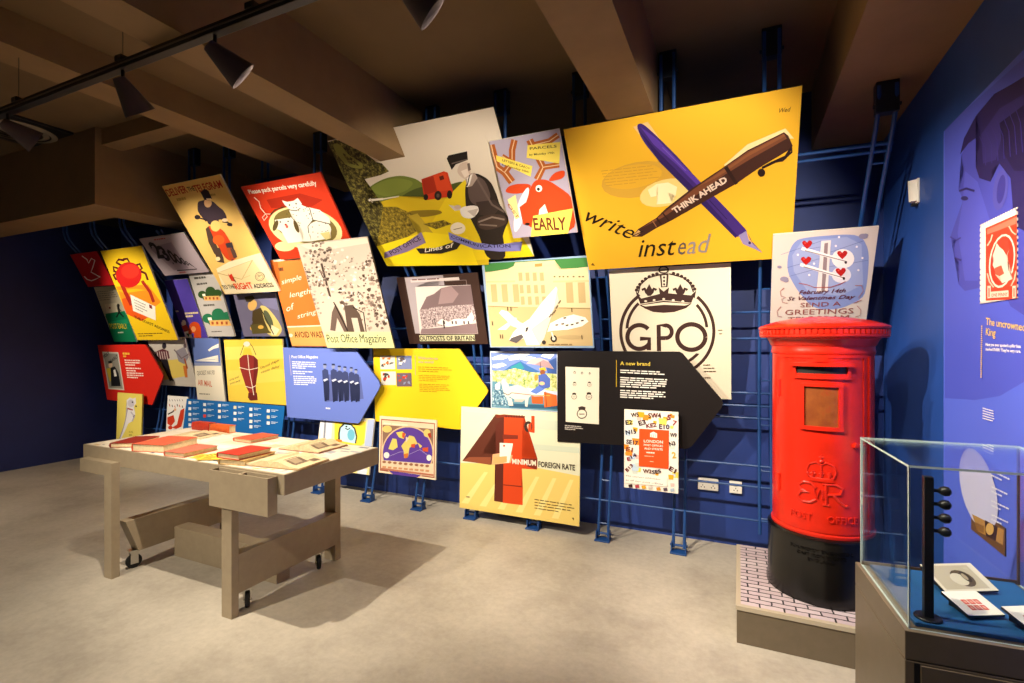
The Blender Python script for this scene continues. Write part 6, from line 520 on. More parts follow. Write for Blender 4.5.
('bird', 'poster', 'poster of a pale blue bird on yellow leaning low behind the table', 'poster', (-3.505, 3.7199, 0.2459), -0.15795, 0, '#d8d4cc', 0.016, [(-3395, 0), (3395, 0), (3395, 5218), (-3395, 5218)], 
  '188 1 -679,0,1358,0,0,1044,-1358,0;189 1 -679,1001,322,-10,27,-518,-315,6,-34,267;190 1 -574,977,52,4,23,-425,-44,-3;191 1 -310,961,791,20,15,-407,-147,-107,-591,46;192 1 517,1014,162,17,0,-197,-7,-323,-171,-30;193 1 -160,825,93,87,189,-3,114,-72,75,-153,-14,-133,-453,17,-21,143;194 1 -125,818,83,70,159,-2,93,-67,69,-144,-15,-127,-378,23,-21,143;195 1 241,711,1,-34,-9,-30,-16,-25,-23,-18,-27,-7,-29,3,-27,13,-24,22,-17,29,-9,33,0,33,8,31,17,25,23,18,27,7,29,-3,27,-14,23,-22,17,-29;193 1 -16,811,73,-22,-5,19,-59,20;193 0 57,789,63,38,-16,15,-52,-34;193 1 38,855,-6,-12,-17,-6,-18,4,-9,11,6,11,17,6,18,-3;196 1 -211,595,149,-4,7,-47,-149,4;197 1 30,108,646,19,-16,-127,-675,0;198 1 401,99,238,9,-20,-108,-221,0', 
  []),
('lines', 'poster', 'huge landscape poster of a postman reading letters with a red van behind', 'poster', (-2.1048, 3.5218, 2.1514), 0.69106, 0, '#1c1a18', 0.016, [(-6877, 10939), (-3627, 10904), (-3287, 8985), (-1191, 8935), (-1191, 10891), (6898, 10810), (6878, -55), (-6858, 73)], 
  '199 1 -1375,2188,650,-7,68,-384,419,-10,0,391,1618,-16,-4,-2173,-2748,26;200 1 -1037,1393,54,26,44,18,57,18,58,16,89,20,63,11,71,8,64,3,91,0,61,-5,65,-11,55,-17,75,-29,45,-23,39,-28,26,-27,25,-42,50,-24,100,-19,128,-9,223,-5,120,-7,86,-12,35,-14,3,-26,-3,-26,-10,-43,-16,-50,-31,-86,-96,-38,-217,-10,-297,22,-554,67,-312,50,-222,57,-79,52,24,74,21,44,31,39;201 1 -937,1416,112,31,75,17,80,12,68,5,92,0,61,-4,66,-12,56,-17,75,-29,32,-22,6,-26,-22,-25,-62,-37,-55,-23,-75,-22,-82,-14,-132,-17,-87,-1,-87,14,-68,25,-85,53,-29,33,11,33;202 1 -454,1216,90,29,61,16,65,15,57,9,78,9,40,-5,26,-21,5,-33,-13,-64,-25,-35,-52,-24,-67,-10,-120,2,-72,5,-62,10,-38,14,-35,24,-5,19,23,21;202 1 472,1278,85,7,45,-5,31,-18,9,-29,-6,-56,-17,-32,-37,-28,-49,-16,-90,-15,-47,2,-32,20,-8,32,11,63,19,35,38,27;203 1 -1173,1129,629,76,435,-111,454,-23,449,23,-121,-894,-98,-302,-1947,117,130,938;204 1 219,1055,432,249,543,-682,182,-633,-1865,22,44,440;205 1 -315,944,177,-14,99,-11,75,-14,38,-15,20,-22,-5,-14,-34,-12,-56,-9,-109,-8,-73,-2,-77,3,-63,8,-86,16,-48,14,-34,18,-15,18,-3,29,27,13,70,6;206 1 -1220,1111,549,-65,310,-193,65,-189,-422,-146,-207,-103,-470,-7;207 1 -527,872,185,23,189,-479,-301,-117,63,375;206 1 -324,713,398,24,111,-79,-311,-58;208 1 -1395,408,677,110,383,57,710,-163,12,-505,-1759,108;209 1 -1378,2171,162,12,279,-124,256,-296,81,-32,65,-130,-176,-36,-312,-19,-51,-186,-103,-141,-19,-133,294,10,-506,-713;210 1 -1271,2133,44,-7,27,-13,26,-26,18,-33,20,-59,21,-40,32,-42,36,-35,61,-47,30,-29,15,-29,-3,-21,-21,-25,-23,-10,-36,-3,-41,7,-70,19,-43,20,-40,30,-28,33,-32,57,-17,40,-13,47,-6,43,-3,63,6,33,17,22;209 1 -1208,1985,157,-125,40,-108,-167,66;211 1 -1135,1196,280,-13,13,34,-278,13;212 1 -1096,1240,9,-81,22,6,-9,81;213 1 -852,1190,305,5,6,20,-304,-5;214 1 -42,1409,410,61,55,-28,-19,-276,-52,-76,-465,-4,17,125;215 1 -42,1409,214,18,-26,-227,-224,-34;216 1 172,1427,214,32,4,-271,-249,0;217 1 262,1406,75,9,-5,-58,-76,-10;218 1 192,1123,-11,-21,-17,-19,-20,-15,-22,-8,-20,-1,-18,6,-13,13,-7,17,-1,22,7,22,12,22,17,18,20,14,21,8,20,1,18,-6,13,-12,7,-18,0,-20;218 1 372,1117,-10,-19,-13,-17,-15,-13,-15,-8,-15,-1,-12,5,-9,10,-4,16,1,18,6,20,9,19,13,17,15,12,16,7,14,2,12,-5,9,-10,4,-15,-1,-19;219 1 157,1128,-12,-18,-18,-10,-16,2,-9,13,3,20,13,18,17,9,17,-2,8,-13;218 1 -43,1128,-8,-14,-12,-13,-13,-10,-14,-5,-14,-1,-11,4,-9,8,-4,12,0,14,5,15,8,15,12,13,13,9,14,5,14,1,11,-4,8,-8,5,-12,0,-14;220 1 656,1243,41,41,28,25,30,23,27,16,37,17,29,3,35,-9,35,-21,54,-41,31,-32,26,-40,15,-38,12,-60,6,-41,5,-47,2,-42,0,-59,2,-38,6,-37,8,-26,16,-33,10,-24,10,-30,9,-30,12,-44,0,-32,-10,-36,-20,-32,-39,-47,-26,-33,-26,-38,-22,-34,-28,-50,-16,-43,-14,-62,-7,-67,-7,-108,-19,-60,-44,-41,-60,-15,-107,6,-59,21,-41,48,-15,64,4,113,0,70,-2,66,-4,46,-9,55,-6,40,-7,47,-7,45,-11,66,-6,42,-7,41,-4,31,-7,39,2,38,11,58,17,64,32,106,23,64,28,57;221 1 724,1259,59,43,39,19,38,3,29,-11,38,-34,22,-32,16,-48,7,-53,2,-88,-9,-53,-28,-46,-39,-29,-73,-27,-46,-11,-46,1,-34,11,-42,30,-21,29,-10,42,1,46,15,77,17,48,30,47;222 1 711,954,304,1,62,-123,-185,-136,-187,61;223 1 769,730,106,7,64,0,58,-7,40,-11,43,-24,22,-18,13,-24,1,-23,-11,-37,-23,-23,-47,-23,-61,-17,-110,-20,-68,-8,-62,1,-42,10,-46,24,-22,21,-11,30,3,31,17,50,26,28,49,22;224 1 645,628,244,54,6,27,-251,-54;224 0 889,682,181,-60,14,26,-189,61;225 1 647,588,277,-50,9,24,-276,50;226 1 813,1347,125,-469,30,16,-124,463;226 0 938,878,162,-140,23,24,-155,132;227 1 670,1357,89,23,79,0,22,-76,-125,-104,-84,-8;228 1 602,1477,26,30,22,17,28,13,29,7,45,4,24,-4,16,-16,5,-23,-3,-44,-4,-28,-8,-28,-9,-21,-15,-27,-12,-15,-15,-14,-15,-9,-22,-8,-15,-2,-19,5,-16,10,-25,21,-14,15,-12,18,-7,16,-7,24,1,18,8,21;229 1 638,1434,108,21,-1,-91,-84,-32;230 1 770,1522,41,5,-15,-98,-44,-11;231 1 700,1327,105,47,-102,-151,-60,-30;232 1 746,1366,-96,-153,14,-5,96,153;232 1 484,1637,44,39,302,11,-31,-116,-203,-33,-94,-66,-7,67;233 1 534,1549,256,22,1,16,-256,-21;234 1 251,971,153,-50,45,-54,-131,-4;235 1 519,913,96,1,52,-5,37,-12,16,-17,2,-31,-6,-22,-19,-27,-28,-24,-52,-36,-37,-17,-40,-8,-36,3,-51,16,-27,16,-18,27,-5,30,5,50,18,28,40,19;236 1 523,838,195,17,-107,-128;237 1 447,908,-7,-11,-12,-8,-16,-6,-17,-3,-19,0,-17,4,-14,7,-10,9,-5,10,2,11,7,11,11,8,16,7,18,2,18,0,17,-4,14,-7,10,-9,5,-10;238 1 394,564,-18,-29,-28,-26,-36,-19,-41,-11,-42,-1,-38,9,-31,18,-20,25,-8,30,6,31,18,30,29,25,37,18,40,10,41,1,37,-9,31,-18,20,-24,8,-29;239 1 181,559,162,17,1,12,-161,-17;240 1 -1348,172,121,52,-65,57,469,125,416,176,3,-190,-435,-134;241 2 -633,305,375,-23,323,66,182,100,44,-74,-176,-149,-318,-55,-397,33;242 2 79,532,92,-52,298,-159,320,-82,361,18,109,-2,-107,-62,37,-89,-352,17,-410,80,-376,203', 
  [(49, '#2a2030', 'POST OFFICE', -0.5867, 0.1099, 0.3197, 0.3742, 0.0404, 1, 0), (51, '#e8e0d0', 'Lines of', -0.2496, 0.1097, 0.0813, 0.3043, 0.0395, 1, 0.4), (53, '#221c40', 'COMMUN', 0.0433, 0.2178, -0.4588, 0.2326, 0.0266, 1, 0), (54, '#221c40', 'ICATION', 0.2718, 0.1086, -0.0883, 0.2507, 0.0294, 1, 0)]),
('reindeer', 'poster', 'lilac poster of an orange reindeer with patterned antlers in front of the landscape', 'poster', (-1.2602, 3.3341, 2.2552), 0.60545, 0, '#d8d4cc', 0.016, [(-2432, 0), (2432, 0), (2432, 6867), (-2432, 6867)], 
  '243 1 -486,0,972,0,0,1373,-972,0;244 1 -246,831,-77,151,-95,-58,70,-142;244 0 -323,982,-85,71,-78,-30,0,-35,68,-64;244 0 -408,1053,-6,152,-72,-6,0,-176;244 0 -414,1205,-1,128,-71,-4,0,-130;245 1 -289,810,-74,148,-15,-10,73,-145;245 0 -363,958,-89,78,-17,-6,91,-82;245 0 -452,1036,-8,165,-18,-2,9,-169;245 0 -460,1201,0,129,-18,-1,0,-130;244 1 -340,922,150,125,-80,38,-131,-101;244 0 -190,1047,44,164,-87,22,-37,-148;244 0 -146,1211,62,111,-81,32,-68,-121;245 1 -365,948,141,115,-12,6,-139,-111;245 0 -224,1063,41,157,-14,4,-39,-155;245 0 -183,1220,65,115,-13,6,-66,-117;244 1 103,766,130,171,-96,6,-112,-125;244 0 233,937,-71,250,-93,-25,68,-219;244 0 162,1187,-39,130,-92,-23,38,-132;245 1 70,788,123,152,-16,1,-119,-145;245 0 193,940,-70,237,-15,-4,69,-232;245 0 123,1177,-39,130,-14,-3,38,-131;244 1 183,905,224,1,2,69,-222,0;245 1 185,935,223,0,0,11,-223,0;244 1 131,1198,213,15,-16,70,-200,-12;244 0 344,1213,135,58,-33,64,-118,-52;245 1 130,1229,207,14,-2,11,-206,-13;245 0 337,1243,129,55,-6,10,-125,-54;244 1 -205,1090,-119,99,-52,-47,120,-100;245 1 -226,1070,-119,100,-9,-8,120,-100;246 1 -435,1189,477,-212,-56,-134,-431,271;246 1 35,1244,444,-28,-68,-260,-426,137;247 5 89,791,55,-5,37,-9,39,-18,34,-23,47,-39,33,-30,38,-34,35,-33,50,-49,27,-50,2,-14,0,-335,-28,-67,-82,-49,-111,-2,-202,43,-115,27,-88,25,-43,18,-19,19,-14,17,-16,22,-15,24,-21,37,-7,29,1,36,11,36,25,54,20,38,24,41,23,36,36,51,25,36,30,39,27,34,40,48,30,26,37,17;247 1 -415,713,24,24,22,14,31,11,33,6,53,4,38,0,42,-3,39,-5,54,-10,26,-11,12,-16,-5,-19,-24,-31,-23,-17,-35,-13,-39,-5,-64,-1,-42,2,-43,5,-34,8,-44,14,-20,12,-8,15;247 1 239,781,40,36,30,20,35,15,33,7,48,4,25,-4,14,-12,1,-18,-11,-34,-18,-19,-35,-16,-44,-8,-77,-5,-36,2,-15,13;248 1 -169,647,44,38,24,16,17,5,6,-9,-1,-27,-6,-24,-15,-35,-20,-38,-38,-62,-26,-45,-27,-55,-23,-52,-31,-77,-24,-50,-31,-47,-30,-36,-48,-43,-24,-13,-15,11,0,32,11,70,17,55,29,68,36,67,61,101,40,60,41,54;247 1 -274,451,171,87,-3,-251,-85,-121,-89,28;249 1 112,667,-6,-14,-9,-12,-12,-9,-15,-5,-14,0,-14,4,-11,8,-8,12,-3,13,1,15,5,14,10,12,12,9,14,5,15,1,13,-5,11,-8,8,-11,3,-14;250 1 78,661,-7,-13,-12,-7,-13,2,-9,10,-1,14,7,13,12,7,13,-2,9,-9;251 1 -177,191,-10,-13,-21,-6,-23,3,-17,10,-4,13,10,12,21,6,23,-2,17,-10;252 1 9,383,95,67,19,-134,-31,-235,-184,18;246 1 -102,304,588,42,-131,-346,-565,0;253 2 -425,577,139,54,-23,-322,-66,-31', 
  [(16, '#3a3020', 'LETTERS & CARDS', -0.1834, 0.5513, -0.4219, 0.1964, 0.0145, 1, 0), (17, '#3a3020', 'by Tuesday 20th', -0.1908, 0.5242, -0.4088, 0.1934, 0.0132, 1, 0), (18, '#3a3020', 'PARCELS', 0.0277, 0.592, -0.0698, 0.1816, 0.0165, 1, 0), (19, '#3a3020', 'by Monday 19th', 0.0157, 0.5557, -0.0679, 0.1697, 0.0137, 1, 0), (30, '#6a3020', 'EARLY', -0.0652, 0.0478, -0.0827, 0.238, 0.0932, 2, 0), (32, '#a06030', 'OST', -0.2255, 0.254, -1.137, 0.124, 0.0223, 1, 0)]),
('pens', 'poster', 'huge yellow poster of a brown fountain pen crossed over a purple quill', 'poster', (-0.3501, 3.5585, 2.0223), 0.6298, 0, '#181410', 0.016, [(-6476, 0), (6476, 0), (6476, 9916), (-6476, 9916)], 
  '254 1 -1295,0,2590,0,0,1983,-2590,0;255 1 6,1251,-14,-69,-58,-64,-95,-55,-126,-40,-144,-20,-149,2,-138,25,-111,46,-73,62,-26,71,22,72,68,66,105,53,131,35,142,15,142,-6,127,-27,102,-43,67,-58;256 1 -161,1292,-13,-46,-46,-43,-75,-37,-98,-26,-112,-13,-114,1,-105,17,-84,30,-55,40,-20,47,17,47,52,44,81,36,100,24,111,11,110,-4,99,-17,79,-29,52,-38;257 1 -906,1407,90,-3,2,-8,-90,4;257 0 -800,1403,51,-1,1,-8,-51,2;257 0 -734,1401,93,-3,1,-8,-93,3;257 0 -626,1397,98,-4,1,-7,-98,3;257 0 -513,1393,45,-2,2,-7,-46,1;257 0 -453,1391,103,-4,2,-8,-103,4;257 0 -335,1386,58,-2,2,-7,-58,2;257 0 -899,1369,61,-3,1,-7,-61,2;257 0 -822,1366,77,-3,2,-7,-78,2;257 0 -729,1363,94,-4,1,-7,-94,3;257 0 -620,1359,98,-4,1,-7,-98,3;257 0 -507,1355,50,-2,2,-7,-51,1;257 0 -442,1353,56,-2,1,-8,-55,2;257 0 -371,1350,111,-4,2,-7,-112,4;257 0 -892,1330,116,-4,1,-8,-116,4;257 0 -761,1325,74,-2,2,-8,-74,3;257 0 -671,1322,83,-2,1,-8,-83,3;257 0 -573,1319,93,-3,2,-7,-94,3;257 0 -465,1316,80,-3,2,-8,-80,3;257 0 -370,1313,82,-3,1,-8,-81,3;257 0 -274,1309,55,-1,1,-8,-54,2;257 0 -885,1290,67,-2,2,-8,-68,2;257 0 -802,1288,68,-2,1,-8,-68,2;257 0 -719,1285,96,-3,2,-7,-96,2;257 0 -607,1282,135,-4,1,-8,-135,4;257 0 -457,1277,129,-3,2,-8,-129,4;257 0 -313,1273,35,-1,1,-8,-34,1;257 0 -878,1251,141,-4,2,-8,-142,4;257 0 -721,1246,137,-3,2,-8,-137,4;257 0 -569,1242,53,-1,1,-8,-52,1;257 0 -501,1240,51,-1,1,-8,-51,2;257 0 -435,1239,87,-3,2,-8,-87,3;257 0 -333,1236,130,-4,2,-7,-130,3;257 0 -871,1211,84,-2,1,-8,-84,2;257 0 -772,1209,116,-3,2,-8,-116,3;257 0 -640,1205,53,-1,1,-8,-53,1;257 0 -572,1204,82,-3,1,-7,-81,2;258 1 163,1068,-5,-53,-34,-54,-60,-48,-82,-39,-95,-25,-100,-8,-93,10,-78,27,-54,41,-24,51,9,56,39,55,65,48,84,36,95,22,96,6,89,-11,72,-27,51,-39;259 1 -351,1085,113,61,141,0,99,-69,-24,-110,-85,49,26,-137,-180,2,28,113,-91,-8;260 1 -447,1869,173,30,116,-213,-230,89;261 1 539,1271,247,196,374,112,90,-123,-56,9,-376,-134,-216,-138;262 1 -395,1879,9,9,8,4,10,1,10,-1,15,-5,15,-10,23,-21,26,-28,43,-49,34,-40,43,-53,44,-54,67,-86,49,-64,57,-77,53,-74,78,-112,55,-77,62,-84,56,-74,81,-103,56,-72,62,-82,55,-73,77,-105,43,-60,33,-46,15,-24,5,-12,-3,-11,-14,-13,-22,-13,-42,-21,-27,-8,-24,3,-19,11,-21,27,-26,34,-45,58,-54,71,-94,120,-60,77,-60,78,-47,61,-61,79,-47,61,-59,76,-59,75,-89,115,-57,77,-58,81,-44,68,-57,91,-33,57,-27,56,-17,43,-13,52,-7,30,-1,24;263 1 -363,1855,172,-163,277,-355,253,-322,-99,49,-221,283,-250,283;264 1 -398,1844,217,-432,285,-367,490,-633,68,-87,16,39,-441,627,-440,565;265 1 -137,1577,249,-318,7,6,-248,318;266 1 363,859,196,-270,7,7,-195,270;267 1 695,362,87,51,30,-122,159,-196,-107,71,-118,71;268 1 795,392,34,-102,136,-186,-102,123;269 1 840,245,-5,-14,-12,-5,-12,7,-5,15,5,14,12,4,11,-7;270 1 -624,467,101,105,247,131,118,106,329,227,352,203,264,163,361,139,44,-44,48,-118,-41,-42,-288,-154,-247,-157,-262,-130,-500,-253,-190,-82,-201,-107;271 1 -476,580,238,139,443,313,334,204,248,149,361,144,31,-61,-361,-171,-281,-148,-301,-195,-439,-259;272 1 239,1046,299,173,279,162,332,142,9,-27,-371,-167,-314,-188;273 1 -286,697,48,-95,19,12,-48,95;273 1 -199,748,65,-107,15,11,-65,107;274 1 -341,673,47,-104,13,8,-47,103;275 1 539,1236,38,19,112,-222,-32,-17;276 1 -611,478,86,77,35,-37,-67,-45;277 1 -601,472,142,58,-4,12,-142,-58;278 1 1216,1368,-51,-85,17,-26,56,92;278 0 1165,1283,-112,-40,12,-29,117,43;278 0 1053,1243,-118,-50,12,-29,118,50;278 1 975,1119,-1,-14,-5,-13,-9,-10,-11,-5,-12,-1,-12,4,-11,9,-9,12,-6,14,-3,15,2,15,5,12,9,10,11,5,12,0,12,-4,11,-8,9,-12,6,-14;278 1 1217,1382,10,-60,15,-12,-8,71;278 0 1227,1322,-85,-81,9,-19,91,88;278 0 1142,1241,-115,-5,4,-20,120,6;13 7 -1252,79,32,36,26,-50', 
  [(29, '#d9c3b0', 'THINK AHEAD', -0.0241, 0.3669, 0.4938, 0.3574, 0.0391, 3, 0), (30, '#181008', 'write', -0.6157, 0.3821, -0.5187, 0.3424, 0.112, 0, 0.35), (31, '#181008', 'inst', -0.2834, 0.0788, -0.0094, 0.2552, 0.1418, 0, 0.35), (32, '#5c5450', 'e', -0.0189, 0.0757, 0.0063, 0.0503, 0.1392, 0, 0.35), (33, '#8a8280', 'ad', 0.0351, 0.0757, 0.0284, 0.156, 0.1372, 0, 0.35), (34, '#2a2010', 'Wed', 0.5459, 0.876, -0.0185, 0.0553, 0.0239, 0, 0.3)]),
('outposts', 'poster', 'dark brown poster with a framed sepia photograph of a hill and white houses', 'poster', (-2.3514, 3.7942, 1.4792), 0.31622, 0, '#2a1a16', 0.016, [(-4060, 0), (4060, 0), (4060, 6156), (-4060, 6156)], 
  '279 1 -812,0,1624,0,0,1231,-1624,0;280 1 -638,1224,788,-2,-4,-171,-574,2,-109,-857,-105,1;281 1 -525,1174,975,0,5,-50,-980,6;282 1 -491,1186,102,-2,-2,-21,-102,2;282 0 -368,1184,160,-3,-1,-20,-160,2;282 0 -187,1181,187,-3,-1,-20,-187,3;282 0 20,1178,41,-1,-1,-20,-41,1;283 1 168,1116,407,-2,9,7,-415,5;283 0 575,1114,-4,-410,12,1,1,416;284 1 -454,1049,1102,-16,1,-850,-1189,0;285 1 -443,630,188,233,160,45,167,96,209,28,372,-5,-5,-400,-495,39,-361,-15;286 1 -459,631,316,44,790,28,12,-256,-159,-100,-622,-18,-350,-50;287 1 71,999,209,26,117,-136,-142,-148,-298,-17;288 1 -141,383,106,78,138,-56,128,51,231,-5,135,126,25,-103,-60,-102,-477,-59;289 1 2,420,30,2,-2,-55,-30,-3;289 1 165,417,30,3,-2,-56,-30,-2;289 1 238,416,30,2,-2,-55,-30,-2;289 1 397,413,30,2,-2,-54,-29,-2;289 1 483,412,29,2,-1,-55,-29,-2;290 1 -488,279,573,34,561,57,-2,-182,-1173,0;291 1 -9,432,-8,-146,27,2,8,147;292 1 -177,476,-12,-134,18,2,12,133;293 1 -560,163,1138,5,-7,-111,-1139,-5', 
  [(20, '#2a241c', 'OUTPOSTS OF BRITAIN', -0.2813, 0.0316, 0.0038, 0.5647, 0.0433, 2, 0)]),
('airport', 'poster', 'poster of a white aeroplane on the ground outside a pale airport building', 'poster', (-1.4414, 3.7062, 1.4512), 0.21507, 0, '#6a92c0', 0.016, [(-4412, 0), (4412, 0), (4412, 6949), (-4412, 6949)], 
  '294 1 -882,0,1764,0,0,1390,-1764,0;295 1 -840,1381,1693,-19,15,-1330,-1724,-19;296 1 -840,1381,1693,-19,9,-150,-1696,33;297 1 -835,1234,403,34,105,39,30,55,651,-9,15,-111,90,-38,404,19,3,-608,-1711,72;298 1 -303,1301,665,-3,-3,-33,-665,0;299 1 31,1319,120,3,-4,-48,-120,0;300 1 -824,1099,501,-16,-3,-28,-501,16;300 1 307,1047,560,-18,0,-26,-562,17;301 1 -761,1041,105,0,-4,-288,-106,-1;301 1 -571,1032,103,0,-3,-285,-104,-2;301 1 -375,1023,101,0,-1,-283,-102,-1;301 1 503,1010,110,-1,-2,-309,-111,-1;301 1 692,1001,108,-1,-1,-306,-109,-1;301 1 -257,1201,65,1,-2,-130,-65,-1;301 1 -139,1194,64,1,-1,-129,-64,-1;301 1 -17,1187,63,1,-1,-128,-63,-2;301 1 99,1181,62,0,0,-127,-63,-1;301 1 -255,1006,65,2,-2,-131,-65,-2;301 1 -136,1000,64,2,-1,-130,-65,-2;301 1 -14,995,64,1,-1,-129,-64,-2;301 1 102,989,63,2,-1,-129,-63,-2;301 1 -252,826,65,2,-2,-132,-65,-3;301 1 -132,821,64,2,-1,-131,-65,-3;301 1 -9,817,63,2,-1,-131,-64,-2;301 1 107,812,63,2,-1,-129,-63,-3;302 1 352,1107,-6,-8,-11,-3,-12,4,-4,8,6,8,11,2,12,-3;302 1 433,1102,-5,-7,-12,-3,-11,4,-4,8,5,7,12,3,11,-4;302 1 491,1099,-5,-7,-12,-3,-11,4,-4,8,5,7,12,3,11,-4;302 1 560,1095,-6,-7,-11,-3,-11,4,-4,8,5,8,11,2,11,-4;302 1 651,1091,-6,-8,-11,-2,-11,3,-4,8,5,8,11,2,11,-4;302 1 741,1086,-6,-8,-11,-2,-11,4,-4,7,5,8,12,2,10,-3;302 1 796,1083,-5,-8,-11,-2,-11,4,-4,7,5,8,11,2,11,-3;239 1 -845,689,531,-39,1,10,-530,39;239 1 370,624,493,-25,1,9,-493,25;303 1 735,169,-11,-10,-30,-9,-46,-7,-59,-4,-65,-2,-65,2,-60,5,-47,7,-30,9,-9,10,11,10,31,9,48,7,60,4,65,2,65,-2,58,-5,46,-7,29,-9;304 1 -658,574,58,51,101,-31,189,-171,146,-73,-81,-58,-200,62;304 1 -713,296,334,200,37,-13,-213,-188;305 1 150,253,59,139,198,88,190,41,180,-48,46,-64,-100,-70,-236,-54,-239,-10;306 1 -519,125,91,133,140,118,159,91,245,272,232,217,20,-35,-39,-212,-116,-271,-120,-279,-84,-118,-226,-1,-40,120,-135,-72;211 1 -118,302,312,205,184,223,-24,158,-83,-314,-178,-415,-84,-118,-64,119;307 1 -520,113,44,48,186,60,34,-49,-137,-96;308 1 -204,327,51,11,-31,-71,-39,-11;309 1 213,478,37,50,-17,12,-38,-50;309 1 252,512,37,50,-17,11,-38,-49;309 1 290,546,37,49,-17,11,-37,-49;309 1 331,613,37,49,-17,11,-37,-49;309 1 379,691,37,48,-17,12,-37,-49;310 1 430,480,52,5,-11,-24,-38,-4;310 1 458,365,52,6,-11,-25,-38,-4;310 1 540,375,52,6,-11,-25,-38,-4;310 1 623,397,51,6,-11,-25,-37,-4;310 1 706,434,50,5,-10,-24,-37,-4;310 1 391,389,52,6,-11,-25,-38,-4;310 1 292,372,53,6,-12,-25,-38,-4;311 1 304,147,-4,-17,-9,-16,-13,-12,-15,-8,-17,-3,-16,3,-14,8,-11,12,-6,16,-2,17,4,18,9,15,13,13,15,8,17,2,16,-3,14,-8,11,-12,6,-16;312 1 277,147,-2,-9,-4,-7,-6,-7,-8,-3,-8,-2,-9,2,-7,4,-5,6,-3,8,-1,8,2,9,4,8,7,6,7,4,9,1,8,-1,7,-4,5,-6,4,-8;313 1 211,249,22,-82,24,7,-23,82;314 1 117,89,-3,-11,-5,-9,-8,-7,-10,-5,-11,-2,-11,2,-9,5,-7,7,-4,9,-1,11,2,10,6,9,8,7,10,5,11,2,11,-2,9,-5,7,-7,4,-9;315 1 -799,441,-2,-68,16,0,2,69;315 1 -499,674,-1,-66,16,0,1,66;315 1 -442,668,-2,-67,16,1,1,66;315 1 -676,220,-1,-69,16,1,1,69;315 1 -636,220,-2,-69,16,1,2,69;315 1 569,620,0,-63,14,1,-1,63;315 1 700,200,1,-64,14,1,-1,64;316 1 159,65,95,0,-2,-21,-94,0;316 0 269,65,75,0,-1,-21,-75,0;316 0 360,65,121,1,-1,-21,-122,-1;316 0 497,66,47,0,-1,-21,-48,0', 
  []),
('gpo', 'poster', 'cream poster with a brown crown above three big letters in a double ring', 'poster', (-0.459, 3.826, 1.0946), 0.20153, 0, '#141210', 0.016, [(-4095, 0), (4095, 0), (4095, 9485), (-4095, 9485)], 
